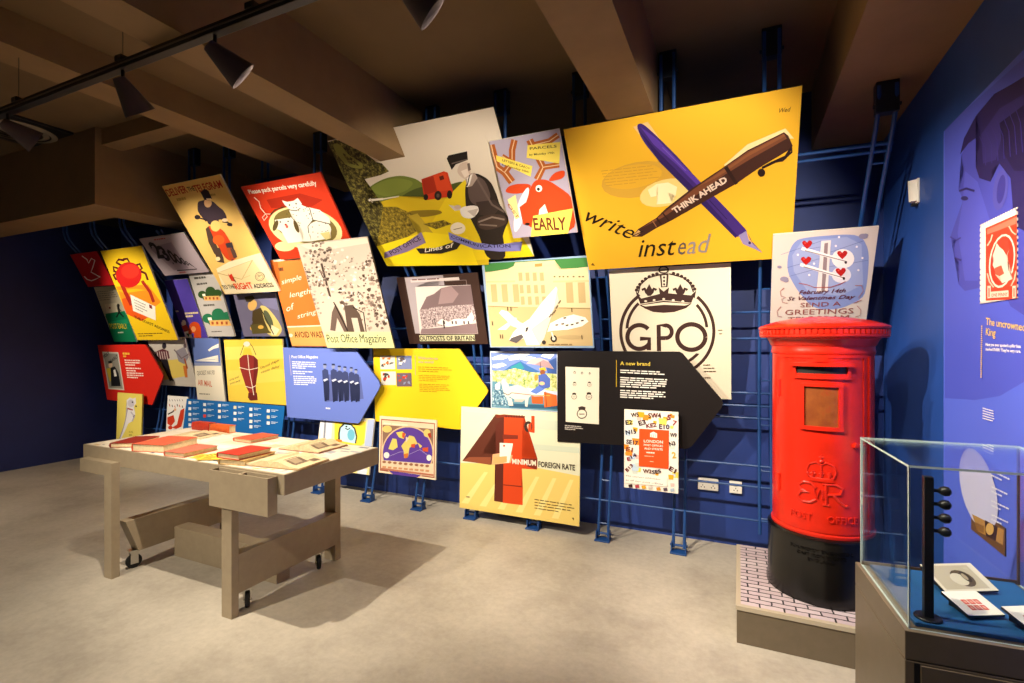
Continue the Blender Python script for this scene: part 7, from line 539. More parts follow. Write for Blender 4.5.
  '317 1 -819,0,1638,0,0,1897,-1638,0;180 1 400,1419,41,-46,31,29,-42,47;180 0 441,1373,36,-49,34,25,-39,53;180 0 477,1324,31,-52,35,21,-32,56;180 0 508,1272,26,-55,37,17,-28,59;180 0 534,1217,20,-58,39,14,-22,61;180 0 554,1159,15,-59,39,9,-15,64;180 0 569,1100,9,-60,40,4,-10,65;180 0 578,1040,3,-62,41,1,-4,65;180 0 581,978,-3,-61,41,-5,3,67;180 0 578,917,-8,-62,40,-8,9,65;180 0 570,855,-15,-60,40,-13,15,65;180 0 555,795,-20,-59,38,-17,22,63;180 0 535,736,-25,-57,36,-22,27,62;180 0 510,679,-31,-54,34,-26,33,58;180 0 479,625,-37,-52,32,-29,39,55;180 0 442,573,-41,-47,29,-33,44,51;180 0 401,526,-45,-44,25,-36,49,47;180 0 356,482,-50,-39,22,-39,53,42;180 0 306,443,-54,-33,19,-42,57,36;180 0 252,410,-56,-29,15,-43,60,30;180 0 196,381,-60,-22,11,-46,64,25;180 0 136,359,-61,-16,7,-47,65,17;180 0 75,343,-63,-10,2,-48,68,11;180 0 12,333,-63,-4,-3,-48,68,4;180 0 -51,329,-64,3,-7,-48,68,-3;180 0 -115,332,-63,10,-12,-47,68,-11;180 0 -178,342,-62,17,-16,-47,66,-17;180 0 -240,359,-60,23,-20,-45,64,-25;180 0 -300,382,-57,30,-25,-43,62,-32;180 0 -357,412,-54,35,-29,-40,58,-38;180 0 -411,447,-50,41,-32,-37,53,-44;180 0 -461,488,-46,47,-35,-34,49,-50;180 0 -507,535,-40,51,-39,-30,44,-55;180 0 -547,586,-35,55,-42,-26,38,-59;180 0 -582,641,-29,59,-44,-21,31,-64;180 0 -611,700,-23,62,-45,-17,24,-66;180 0 -634,762,-16,64,-47,-12,18,-69;180 0 -650,826,-10,65,-47,-6,10,-71;180 0 -660,891,-3,67,-47,-2,3,-71;180 0 -663,958,4,66,-47,3,-4,-71;180 0 -659,1024,11,65,-46,9,-12,-71;180 0 -648,1089,17,64,-45,14,-18,-69;180 0 -631,1153,23,61,-42,19,-26,-66;180 0 -608,1214,30,59,-41,23,-31,-63;180 0 -578,1273,35,55,-38,27,-38,-59;180 0 -543,1328,40,52,-35,30,-43,-55;180 0 -503,1380,45,46,-31,34,-49,-50;180 0 -458,1426,49,43,-29,35,-51,-44;180 1 367,1335,33,-43,31,25,-34,44;180 0 400,1292,29,-46,33,21,-31,50;180 0 429,1246,23,-48,35,17,-25,52;180 0 452,1198,18,-50,36,13,-19,54;180 0 470,1148,13,-52,37,9,-14,56;180 0 483,1096,7,-53,38,4,-8,58;180 0 490,1043,2,-53,38,-1,-2,58;180 0 492,990,-4,-54,38,-5,4,58;180 0 488,936,-10,-53,38,-10,10,58;180 0 478,883,-15,-52,37,-14,16,56;180 0 463,831,-20,-50,35,-19,22,55;180 0 443,781,-25,-49,32,-23,28,53;180 0 418,732,-31,-46,30,-26,33,49;180 0 387,686,-35,-42,27,-30,38,46;180 0 352,644,-40,-39,24,-34,43,43;180 0 312,605,-44,-35,21,-36,47,37;180 0 268,570,-47,-30,18,-39,50,33;180 0 221,540,-51,-26,14,-40,55,27;180 0 170,514,-53,-20,10,-42,57,22;180 0 117,494,-55,-14,6,-44,59,16;180 0 62,480,-56,-9,2,-44,60,9;180 0 6,471,-57,-3,-3,-45,62,4;180 0 -51,468,-58,4,-6,-45,61,-4;180 0 -109,472,-56,9,-11,-44,61,-10;180 0 -165,481,-55,16,-15,-44,59,-16;180 0 -220,497,-54,21,-19,-42,58,-23;180 0 -274,518,-50,27,-23,-40,54,-29;180 0 -324,545,-47,32,-27,-37,51,-35;180 0 -371,577,-44,38,-30,-34,47,-41;180 0 -415,615,-39,42,-33,-31,42,-45;180 0 -454,657,-34,45,-36,-26,37,-50;180 0 -488,702,-28,50,-40,-23,32,-53;180 0 -516,752,-23,52,-42,-18,25,-57;180 0 -539,804,-17,54,-43,-12,18,-60;180 0 -556,858,-11,56,-44,-7,12,-61;180 0 -567,914,-5,57,-44,-2,5,-62;180 0 -572,971,2,57,-44,3,-2,-62;180 0 -570,1028,8,57,-43,7,-9,-61;180 0 -562,1085,14,55,-41,13,-16,-61;180 0 -548,1140,20,53,-39,18,-22,-58;180 0 -528,1193,26,51,-37,22,-28,-55;180 0 -502,1244,31,48,-35,26,-33,-52;180 0 -471,1292,36,45,-32,29,-39,-48;180 0 -435,1337,41,41,-30,31,-43,-43;317 1 -678,1012,95,15,1168,2,-53,-392,-173,22,-989,-10;180 1 378,1440,32,-31,29,31,-33,33;180 0 410,1409,30,-34,30,29,-31,36;180 0 440,1375,27,-35,32,26,-29,38;180 0 467,1340,24,-38,34,24,-26,40;180 0 491,1302,21,-39,36,21,-23,42;180 0 512,1263,19,-41,37,18,-20,44;180 0 531,1222,16,-41,38,15,-17,44;180 0 547,1181,13,-43,39,11,-14,47;180 0 560,1138,10,-44,40,8,-11,47;180 0 570,1094,7,-45,40,6,-7,47;180 0 577,1049,3,-45,41,2,-4,49;180 0 580,1004,1,-45,41,-1,-1,48;180 0 581,959,-3,-46,41,-4,3,49;180 0 578,913,-6,-45,40,-8,7,49;180 0 572,868,-9,-45,40,-11,9,48;180 0 563,823,-12,-44,39,-14,13,47;180 0 551,779,-16,-43,38,-17,17,46;180 0 535,736,-18,-42,37,-21,19,46;180 0 517,694,-21,-41,35,-24,23,44;180 0 496,653,-25,-40,34,-25,26,41;180 1 -586,649,-21,42,-44,-22,22,-44;180 0 -607,691,-18,44,-44,-19,18,-47;180 0 -625,735,-14,44,-46,-15,16,-48;180 0 -639,779,-11,46,-47,-12,12,-49;180 0 -650,825,-8,46,-47,-8,8,-50;180 0 -658,871,-4,47,-47,-5,4,-50;180 0 -662,918,-1,47,-47,-1,1,-51;180 0 -663,965,3,47,-47,3,-3,-51;180 0 -660,1012,6,46,-47,7,-6,-50;180 0 -654,1058,9,46,-46,11,-10,-50;180 0 -645,1104,13,46,-45,13,-14,-48;180 0 -632,1150,16,44,-44,17,-17,-48;180 0 -616,1194,19,43,-42,20,-21,-46;180 0 -597,1237,21,41,-40,23,-23,-44;180 0 -576,1278,25,39,-38,26,-27,-42;180 0 -551,1317,27,38,-36,29,-29,-41;180 0 -524,1355,30,35,-34,32,-32,-38;180 0 -494,1390,32,33,-31,34,-35,-35;180 0 -462,1423,34,30,-28,36,-37,-32;180 0 -428,1453,37,29,-27,37,-38,-30;180 1 -265,1035,-22,22,-39,-48,18,-19;180 0 -287,1057,-27,20,-31,-55,19,-13;180 0 -314,1077,-30,15,-22,-60,21,-10;180 0 -344,1092,-33,9,-12,-62,23,-7;180 0 -377,1101,-33,3,-2,-63,23,-2;180 0 -410,1104,-34,-2,8,-63,24,2;180 0 -444,1102,-33,-8,18,-61,23,6;180 0 -477,1094,-32,-14,28,-56,22,9;180 0 -509,1080,-29,-19,36,-51,21,14;180 0 -538,1061,-26,-24,44,-43,18,16;180 0 -564,1037,-22,-28,51,-35,15,20;180 0 -586,1009,-17,-31,56,-25,12,21;180 0 -603,978,-13,-34,61,-15,8,24;180 0 -616,944,-6,-35,62,-4,5,24;180 0 -622,909,-1,-35,63,6,0,25;180 0 -623,874,5,-35,61,17,-3,24;180 0 -618,839,11,-34,58,28,-8,23;180 0 -607,805,16,-31,53,37,-11,22;180 0 -591,774,21,-27,47,45,-15,19;180 0 -570,747,25,-23,39,52,-17,16;180 0 -545,724,29,-19,30,58,-20,13;180 0 -516,705,32,-13,20,62,-22,9;180 0 -484,692,33,-7,10,64,-23,5;180 0 -451,685,34,-1,0,64,-24,1;180 0 -417,684,34,5,-10,62,-24,-3;180 0 -383,689,33,10,-20,60,-23,-8;180 0 -350,699,31,16,-30,55,-21,-11;180 0 -319,715,28,21,-38,48,-20,-14;180 0 -291,736,24,25,-45,41,-17,-18;180 0 -267,761,19,27,-49,36,-15,-22;180 1 -410,838,110,12,49,39,-157,12;180 0 -300,850,-17,-151,61,-2,5,192;180 1 -112,687,3,367,-57,17,-6,-386;180 0 -109,1054,71,-24,2,62,-130,-21;180 1 -46,1035,14,-1,13,57,-20,3;180 0 -32,1034,11,-4,23,54,-21,7;180 0 -21,1030,11,-6,32,48,-20,12;180 0 -10,1024,9,-8,40,41,-17,15;180 0 -1,1016,7,-10,47,32,-14,19;180 0 6,1006,5,-11,52,22,-10,21;180 0 11,995,3,-12,55,11,-6,23;180 0 14,983,1,-12,55,0,-1,23;180 0 15,971,-1,-12,54,-12,2,24;180 0 14,959,-4,-12,51,-23,7,23;180 0 10,947,-6,-11,45,-33,12,21;180 0 4,936,-8,-10,39,-42,14,19;180 0 -4,926,-9,-8,30,-49,18,15;180 0 -13,918,-10,-6,20,-54,20,11;180 0 -23,912,-12,-3,10,-58,22,7;180 0 -35,909,-14,-1,4,-59,20,2;180 1 -137,849,89,-1,1,60,-89,0;180 1 461,895,-2,-29,57,-12,3,34;180 0 459,866,-7,-25,54,-23,10,36;180 0 452,841,-12,-23,49,-34,17,34;180 0 440,818,-15,-22,42,-43,22,31;180 0 425,796,-19,-19,35,-51,26,27;180 0 406,777,-23,-15,27,-57,31,21;180 0 383,762,-25,-12,18,-61,34,16;180 0 358,750,-27,-7,8,-64,37,10;180 0 331,743,-28,-3,-1,-64,37,3;180 0 303,740,-28,3,-10,-64,37,-3;180 0 275,743,-27,7,-20,-62,37,-9;180 0 248,750,-25,11,-29,-58,34,-15;180 0 223,761,-22,16,-38,-52,31,-22;180 0 201,777,-20,19,-45,-45,27,-26;180 0 181,796,-15,22,-52,-35,22,-32;180 0 166,818,-11,24,-57,-25,16,-34;180 0 155,842,-6,25,-60,-12,9,-38;180 0 149,867,-2,26,-61,0,3,-38;180 0 147,893,3,26,-60,13,-4,-39;180 0 150,919,7,25,-55,24,-12,-36;180 0 157,944,12,24,-50,35,-17,-35;180 0 169,968,16,21,-43,44,-23,-30;180 0 185,989,20,19,-35,51,-28,-26;180 0 205,1008,23,15,-27,57,-31,-21;180 0 228,1023,25,11,-17,61,-35,-15;180 0 253,1034,27,7,-8,63,-36,-9;180 0 280,1041,28,2,1,64,-37,-3;180 0 308,1043,28,-3,10,63,-37,4;180 0 336,1040,26,-7,19,60,-35,10;180 0 362,1033,25,-12,28,56,-34,16;180 0 387,1021,22,-15,36,50,-30,21;180 0 409,1006,18,-19,44,42,-26,27;180 0 427,987,15,-21,50,33,-21,30;180 0 442,966,11,-24,54,23,-15,34;180 0 453,942,6,-25,58,12,-10,36;180 0 459,917,2,-28,58,6,-2,34;180 1 -401,1370,344,50,376,-51,-77,-64,-158,-50,-145,-9,-148,16,-112,53;317 1 -370,1366,313,33,353,-35,-67,-22,-287,20,-253,-17;180 1 -440,1542,73,-80,313,70,369,-50,62,56,-63,-160,-371,51,-328,-44;317 1 -287,1421,-7,-10,-15,-4,-14,5,-6,11,6,10,15,4,15,-5;317 1 -168,1432,-6,-11,-15,-4,-15,5,-5,11,6,11,15,4,14,-5;317 1 -36,1444,-6,-11,-15,-4,-14,5,-6,11,7,11,14,4,15,-5;317 1 94,1423,-6,-10,-15,-4,-14,4,-6,11,7,11,14,4,14,-5;317 1 221,1402,-6,-10,-14,-4,-14,5,-5,11,6,10,14,4,14,-5;180 1 -279,1498,-18,84,47,86,42,-90,-23,-81;180 1 -345,1567,19,20,18,34,-55,-19;180 0 -326,1587,14,-46,34,20,-30,60;180 0 -312,1541,32,-35,28,27,-26,28;180 1 -142,1592,-53,24,16,-36,17,-21;180 0 -195,1616,-32,-57,31,-23,17,44;180 0 -227,1559,-29,-26,27,-29,33,32;180 1 146,1482,-18,82,44,84,41,-88,-21,-79;180 1 83,1549,17,19,17,34,-52,-19;180 0 100,1568,15,-44,31,20,-29,58;180 0 115,1524,30,-34,26,26,-25,28;180 1 276,1574,-51,23,16,-35,16,-20;180 0 225,1597,-30,-55,30,-23,16,43;180 0 195,1542,-27,-26,25,-28,32,31;180 1 -122,1614,69,-64,76,57,-26,-125,-99,4;180 1 -445,1573,64,-65,-38,-45;180 1 377,1544,-62,-56,44,-49;180 1 -401,1538,33,118,-15,11,-35,-124;180 0 -368,1656,104,89,-7,17,-112,-95;180 0 -264,1745,167,39,-4,17,-170,-39;180 1 352,1528,-41,121,-14,-9,39,-118;180 0 311,1649,-99,96,-8,-15,93,-90;180 0 212,1745,-185,61,-4,-17,181,-59;180 1 -407,1586,-8,-17,-18,-6,-18,8,-7,18,8,17,19,6,18,-8;180 1 -387,1625,-8,-17,-19,-6,-17,8,-7,18,8,17,18,6,18,-8;180 1 -355,1667,-9,-17,-18,-6,-18,8,-7,17,9,17,18,6,18,-8;180 1 -318,1708,-8,-17,-18,-6,-18,8,-7,17,8,17,18,6,18,-8;180 1 -272,1742,-8,-17,-18,-6,-18,8,-7,17,8,17,18,6,18,-8;180 1 -221,1769,-8,-16,-18,-6,-18,8,-6,17,8,17,18,6,17,-8;180 1 -168,1790,-7,-16,-18,-6,-18,8,-6,17,7,17,18,6,18,-8;180 1 -115,1806,-7,-17,-18,-6,-17,8,-7,17,8,17,17,6,18,-8;180 1 384,1567,-7,-16,-16,-6,-17,8,-6,16,7,17,16,6,17,-8;180 1 363,1609,-7,-16,-17,-6,-16,8,-7,17,7,16,17,6,16,-8;180 1 331,1652,-8,-16,-16,-6,-17,7,-7,17,8,17,16,6,17,-8;180 1 298,1689,-7,-16,-17,-6,-17,7,-7,17,8,17,17,6,16,-8;180 1 259,1720,-7,-16,-17,-6,-16,8,-7,17,7,16,17,6,17,-8;180 1 215,1752,-7,-16,-17,-6,-17,7,-6,17,7,17,17,6,17,-8;180 1 165,1778,-7,-16,-17,-6,-17,8,-7,17,8,16,17,6,17,-8;180 1 109,1799,-7,-16,-17,-6,-17,8,-7,17,7,16,18,6,16,-8;180 1 -99,1799,116,5,-17,-190,-87,-2;317 1 -76,1779,69,3,-12,-155,-50,-4;180 1 -28,1750,-4,-12,-11,-5,-10,6,-4,13,5,12,10,5,10,-6;180 1 -29,1699,-5,-12,-10,-5,-10,6,-4,13,5,12,10,5,10,-6;180 1 -30,1652,-5,-13,-10,-5,-10,6,-4,13,4,12,11,5,10,-6;180 1 9,1853,0,-6,16,-5,1,8;180 0 9,1847,-2,-5,15,-8,3,8;180 0 7,1842,-3,-5,13,-11,5,8;180 0 4,1837,-5,-4,12,-14,6,7;180 0 -1,1833,-5,-4,9,-15,8,5;180 0 -6,1829,-7,-4,8,-16,8,5;180 0 -13,1825,-7,-3,5,-17,10,4;180 0 -20,1822,-8,-2,3,-17,10,2;180 0 -28,1820,-9,0,1,-18,11,1;180 0 -37,1820,-9,0,-1,-18,11,0;180 0 -46,1820,-9,1,-3,-18,11,-1;180 0 -55,1821,-9,2,-4,-18,10,-2;180 0 -64,1823,-8,2,-6,-16,10,-4;180 0 -72,1825,-7,4,-9,-16,10,-4;180 0 -79,1829,-7,4,-10,-14,8,-6;180 0 -86,1833,-5,5,-12,-12,7,-7;180 0 -91,1838,-4,5,-15,-10,7,-7;180 0 -95,1843,-3,5,-16,-6,4,-9;180 0 -98,1848,-2,5,-17,-3,3,-8;180 0 -100,1853,0,5,-17,1,0,-9;180 0 -100,1858,1,5,-17,5,-1,-9;180 0 -99,1863,1,5,-15,9,-3,-9;180 0 -98,1868,4,5,-14,11,-5,-7;180 0 -94,1873,4,4,-12,14,-6,-7;180 0 -90,1877,5,5,-9,15,-8,-6;180 0 -85,1882,7,3,-5,12,-11,0;180 0 -78,1885,8,3,-3,9,-10,0;180 0 -70,1888,8,2,-1,7,-10,0;180 0 -62,1890,9,1,-1,6,-9,0;180 0 -53,1891,9,0,0,6,-10,0;180 0 -44,1891,9,-1,1,7,-10,0;180 0 -35,1890,8,-2,3,9,-10,0;180 0 -27,1888,8,-3,5,12,-10,0;180 0 -19,1885,8,-4,8,16,-1,0,-10,0;180 0 -11,1881,6,-4,10,14,-8,6;180 0 -5,1877,5,-5,12,12,-7,7;180 0 0,1872,4,-5,14,10,-6,7;180 0 4,1867,3,-5,16,7,-5,8;180 0 7,1862,2,-5,17,3,-3,9;180 0 9,1857,0,-6,17,1,0,8;180 1 -103,1845,121,-1,0,15,-121,1;180 1 -62,1892,41,0,-1,5,-38,0;309 1 653,993,9,0,0,-13,-9,-1;309 0 664,993,10,1,0,-14,-10,0;309 0 676,994,8,0,0,-13,-8,-1;309 0 686,994,11,1,0,-14,-11,0;309 0 699,995,10,0,0,-13,-10,0;309 1 666,945,8,0,0,-13,-8,-1;309 0 675,945,10,1,0,-13,-10,-1;309 0 686,946,12,1,0,-14,-12,0;309 0 700,947,5,0,0,-13,-5,0;309 1 455,497,26,2,0,-14,-26,-2;309 0 485,499,14,1,0,-14,-14,-1;309 0 503,500,22,2,0,-14,-22,-2;309 0 529,502,18,1,0,-13,-18,-2;309 1 460,451,46,2,0,-14,-46,-2;309 0 512,453,49,2,0,-14,-49,-2;309 0 567,456,34,1,0,-14,-34,-1;309 1 465,404,33,1,0,-14,-33,-1;309 0 505,406,18,0,0,-14,-19,0;309 0 529,407,46,1,0,-14,-46,-1;309 0 582,408,39,2,0,-14,-39,-1;309 1 453,311,14,1,0,-15,-14,-1;309 0 471,312,24,1,0,-14,-24,-1;309 0 499,314,32,2,0,-14,-32,-2;309 0 535,316,19,1,-1,-14,-18,-1', 
  []),
('yellowarrow', 'arrow_sign', 'yellow arrow-shaped information sign with four small colour prints', 'sign', (-2.7049, 3.821, 0.7297), 0.04091, 0, '#a88a10', 0.016, [(-4693, 7043), (4693, 7071), (4911, 6919), (7360, 3764), (7509, 3480), (7391, 3199), (4927, 145), (4670, -55), (-4668, 65)], 
  '318 1 -939,1409,1878,5,43,-30,490,-631,30,-57,-24,-56,-493,-611,-51,-40,-1868,24;319 1 -783,1271,347,4,3,-252,-348,-8;320 1 -753,1108,35,14,33,-63,-80,8;321 1 -612,1232,80,8,-8,-42,-83,6;320 1 -539,1151,76,2,-17,-24,-71,-12;321 1 -700,1132,46,-10,-12,-32,-46,12;320 1 -620,1176,23,9,20,-33,-55,-28;321 1 -725,1238,55,5,-8,-40,-59,-2;320 1 -616,1129,40,10,-13,-35,-39,-3;321 1 -642,1155,46,9,21,-42,-78,-1;320 1 -559,1135,35,11,-11,-33,-35,-3;322 1 -395,1275,336,4,2,-247,-336,-8;323 1 -238,1195,49,17,-18,-63,-41,25;324 1 -343,1128,58,0,-18,-41,-51,24;323 1 -340,1165,37,-10,12,-36,-61,-4;324 1 -313,1206,36,-12,23,-35,-70,0;323 1 -325,1241,45,-6,-12,-19,-44,3;324 1 -267,1246,45,-7,10,-42,-67,7;323 1 -345,1246,70,6,-50,-56,-31,7;324 1 -327,1236,59,17,0,-68,-70,33;323 1 -314,1160,61,12,-32,-60,-40,-3;325 1 -769,973,348,9,2,-252,-348,-13;98 1 -606,894,51,17,-19,-64,-43,25;326 1 -715,825,60,0,-18,-42,-53,23;98 1 -712,862,39,-10,12,-36,-63,-5;326 1 -684,904,37,-12,24,-35,-73,-1;98 1 -696,940,46,-6,-12,-20,-45,3;326 1 -637,945,48,-6,9,-43,-68,7;98 1 -717,945,73,7,-52,-58,-33,7;326 1 -699,934,62,18,0,-69,-73,33;98 1 -685,857,64,13,-34,-62,-42,-3;327 1 -405,955,336,9,3,-248,-337,-13;328 1 -218,920,68,0,-31,-53,-48,10;329 1 -255,925,54,-8,12,-52,-77,23;328 1 -267,898,33,4,-3,-37,-41,-12;329 1 -244,789,60,11,-34,-48,-37,-11;328 1 -357,828,76,13,-43,-53,-43,18;329 1 -150,803,30,15,30,-66,-71,21;328 1 -372,922,41,-13,6,-15,-58,3;329 1 -228,883,40,-15,9,-22,-60,16;328 1 -267,899,74,6,-20,-60,-65,33;330 1 20,1280,-4,-354,10,0,4,354;331 3 83,1088,67,0,1,-17,-67,0;331 0 166,1088,50,-1,0,-17,-49,1;331 0 232,1087,101,-1,0,-16,-101,0;331 0 349,1086,63,0,1,-17,-64,0;331 0 428,1085,74,0,0,-17,-74,1;331 0 517,1085,81,-1,0,-16,-80,0;331 0 613,1084,60,-1,1,-16,-60,0;331 0 688,1083,26,0,1,-16,-26,0;331 0 85,1051,57,-1,0,-16,-57,0;331 0 158,1050,77,0,1,-17,-78,1;331 0 251,1050,130,-1,1,-17,-130,1;331 0 397,1049,137,-1,0,-17,-136,1;331 0 549,1048,56,-1,0,-16,-55,0;331 0 620,1047,92,0,0,-17,-91,1;331 0 727,1047,66,-1,0,-16,-65,0;331 0 86,1013,66,0,0,-17,-66,1;331 0 168,1013,93,0,0,-17,-93,0;331 0 277,1012,49,0,0,-16,-49,0;331 0 342,1012,74,0,1,-17,-75,0;331 0 432,1012,74,-1,1,-16,-75,0;331 1 92,933,90,1,1,-14,-91,-1;331 0 198,934,124,0,0,-14,-124,0;331 0 337,934,125,1,1,-14,-126,-1;331 0 477,935,76,0,0,-14,-76,0;331 0 568,935,121,1,0,-14,-121,0;331 0 704,936,46,0,0,-13,-46,-1;331 0 93,902,55,0,0,-14,-55,0;331 0 163,902,59,1,0,-15,-59,0;331 0 237,903,126,0,0,-14,-125,0;331 0 378,903,82,1,0,-14,-82,0;331 0 475,904,98,1,0,-14,-98,-1;331 0 588,905,72,0,1,-14,-73,0;331 0 675,905,52,1,1,-14,-53,-1;331 0 93,870,52,1,0,-14,-51,-1;331 0 160,871,71,0,0,-14,-71,0;331 0 246,871,66,1,0,-14,-66,-1;331 0 327,872,82,1,0,-14,-82,-1;331 0 424,873,53,0,1,-14,-54,0;331 0 492,873,122,1,1,-14,-122,-1;331 0 629,874,62,1,0,-14,-62,-1;331 0 94,839,70,0,0,-14,-70,0;331 0 179,840,59,0,0,-14,-59,-1;331 0 253,840,54,1,0,-14,-54,-1;331 0 322,841,91,1,1,-14,-91,-1;331 0 428,842,36,0,0,-14,-36,0;331 1 100,773,65,0,1,-14,-65,-1;331 0 180,773,84,1,1,-14,-84,-1;331 0 279,774,73,1,1,-15,-74,0;331 0 367,775,73,0,1,-14,-73,-1;331 0 455,775,88,1,0,-14,-87,-1;331 0 557,776,111,1,0,-14,-110,-1;331 0 682,777,51,0,1,-14,-51,0;331 0 102,741,65,0,1,-14,-66,-1;331 0 182,741,107,1,1,-14,-107,-1;331 0 304,742,97,1,1,-14,-98,-1;331 0 416,743,111,1,1,-14,-111,-1;331 0 542,744,39,1,1,-14,-40,-1;331 0 595,745,80,1,1,-15,-80,0;331 0 103,708,61,1,0,-14,-60,-1;331 0 179,709,59,1,1,-15,-60,0;331 0 253,710,69,1,0,-15,-69,0;331 0 336,711,104,1,0,-14,-103,-2;331 0 454,712,60,1,0,-15,-59,0;331 0 528,713,115,1,1,-14,-115,-1;331 0 657,714,53,1,0,-14,-52,-1;331 0 105,676,74,1,1,-14,-74,-1;331 0 194,677,89,1,1,-14,-89,-1;331 0 298,679,48,0,1,-14,-49,-1;331 0 360,679,64,1,0,-14,-63,-1;331 0 438,680,81,1,0,-14,-80,-1;331 0 533,681,87,1,1,-14,-87,-1;331 0 634,682,114,2,1,-14,-114,-2;331 0 107,644,45,1,1,-15,-46,0;331 0 167,645,123,2,0,-15,-123,-1;331 0 304,647,53,0,1,-14,-53,-1;331 0 371,648,107,1,1,-14,-107,-2', 
  [(43, '#d8a8a0', 'Welcome to', 0.0437, 0.6111, -0.0164, 0.2119, 0.0238, 1, 0), (44, '#d8a8a0', 'the world', 0.0459, 0.5763, 0.0015, 0.1624, 0.0212, 1, 0)]),
('cart', 'poster', 'colourful poster of a rider under a parasol driving a grey horse cart', 'poster', (-1.631, 3.8256, 0.9322), 0.03908, 0, '#88a0c8', 0.016, [(-3029, 0), (3029, 0), (3029, 4851), (-3029, 4851)], 
  '332 1 -606,0,1212,0,0,970,-1212,0;333 1 -592,942,1187,7,-4,-336,-1171,29;334 1 -576,862,178,52,174,-28,-131,-51,-199,-13;334 1 -267,886,215,51,189,-4,-212,-94,-172,-22;334 1 -556,742,178,34,86,-38,-176,-54,-93,8;334 1 364,941,201,-3,-81,-81,-162,36;334 1 -75,849,191,42,124,-18,-167,-60;335 1 -381,627,154,102,184,82,156,-85,185,-82,-229,-64,-385,9;336 1 -227,709,183,82,73,-96,-172,-82;337 1 402,799,192,79,-4,-284,-150,-4;338 1 -585,642,226,1,218,48,294,-61,438,-17,2,-284,-320,25,-420,23,-426,64;339 1 -573,461,427,-45,335,-181,396,-20,7,-201,-1185,-4;340 1 -563,361,242,-50,82,-254,-342,-29;341 1 -260,95,854,6,-1,-57,-854,-18;342 1 -406,467,45,51,85,-87,42,-97,20,-98,-66,-62,-54,37,-42,117;342 1 -255,373,152,45,210,-70,40,-96,-85,-82,-213,-10,-107,54;342 1 -302,192,87,-15,30,-117,-76,-4;342 1 31,188,63,13,-23,-147,-42,7;343 1 -151,170,192,9,-64,-52,-150,2;231 1 -518,403,101,63,-14,-140,-89,-3;324 1 -369,263,90,-37,0,14,-83,35;324 0 -279,226,70,44,-8,11,-62,-41;344 1 -214,271,381,-23,2,10,-382,23;345 1 61,774,96,79,144,17,142,-42,99,-131,-141,26,-184,34;346 1 217,757,145,79,101,-36,69,-109,-131,28;347 1 305,797,8,-211,10,1,-7,211;348 1 289,701,102,21,30,-60,-123,5;349 1 394,636,-3,-13,-6,-12,-10,-9,-13,-6,-14,-3,-13,2,-13,5,-10,9,-6,12,-2,13,2,13,7,12,10,10,13,6,14,2,14,-1,12,-6,10,-9,6,-12;350 1 277,585,123,32,79,-83,-2,-134,-122,-43,-81,55;351 1 127,310,147,102,102,-54,-145,-83;352 1 268,547,-2,-17,-5,-15,-7,-12,-10,-8,-10,-3,-10,2,-9,7,-7,12,-5,15,-1,17,2,16,5,16,7,12,9,8,11,3,10,-3,9,-7,7,-12,4,-15;353 1 385,454,-2,-9,-8,-9,-10,-7,-14,-5,-15,-2,-16,1,-13,4,-11,6,-7,9,-2,9,2,10,8,8,11,8,13,4,16,2,15,-1,13,-4,11,-6,7,-8;354 1 147,233,206,9,-1,-125,-197,0;355 1 365,319,221,-47,8,-171,-223,-41;356 1 147,245,328,5,1,14,-328,-5;357 1 389,320,17,-249,12,2,-17,248', 
  []),
('blackarrow', 'arrow_sign', 'black arrow-shaped information sign with a white panel of small crown emblems', 'sign', (-0.8142, 3.7014, 0.7332), 0.0742, 0, '#0c0808', 0.02, [(-4589, 6963), (4339, 6970), (4570, 6854), (7030, 3779), (7173, 3478), (7060, 3163), (5153, 372), (4821, 129), (-4773, -151)], 
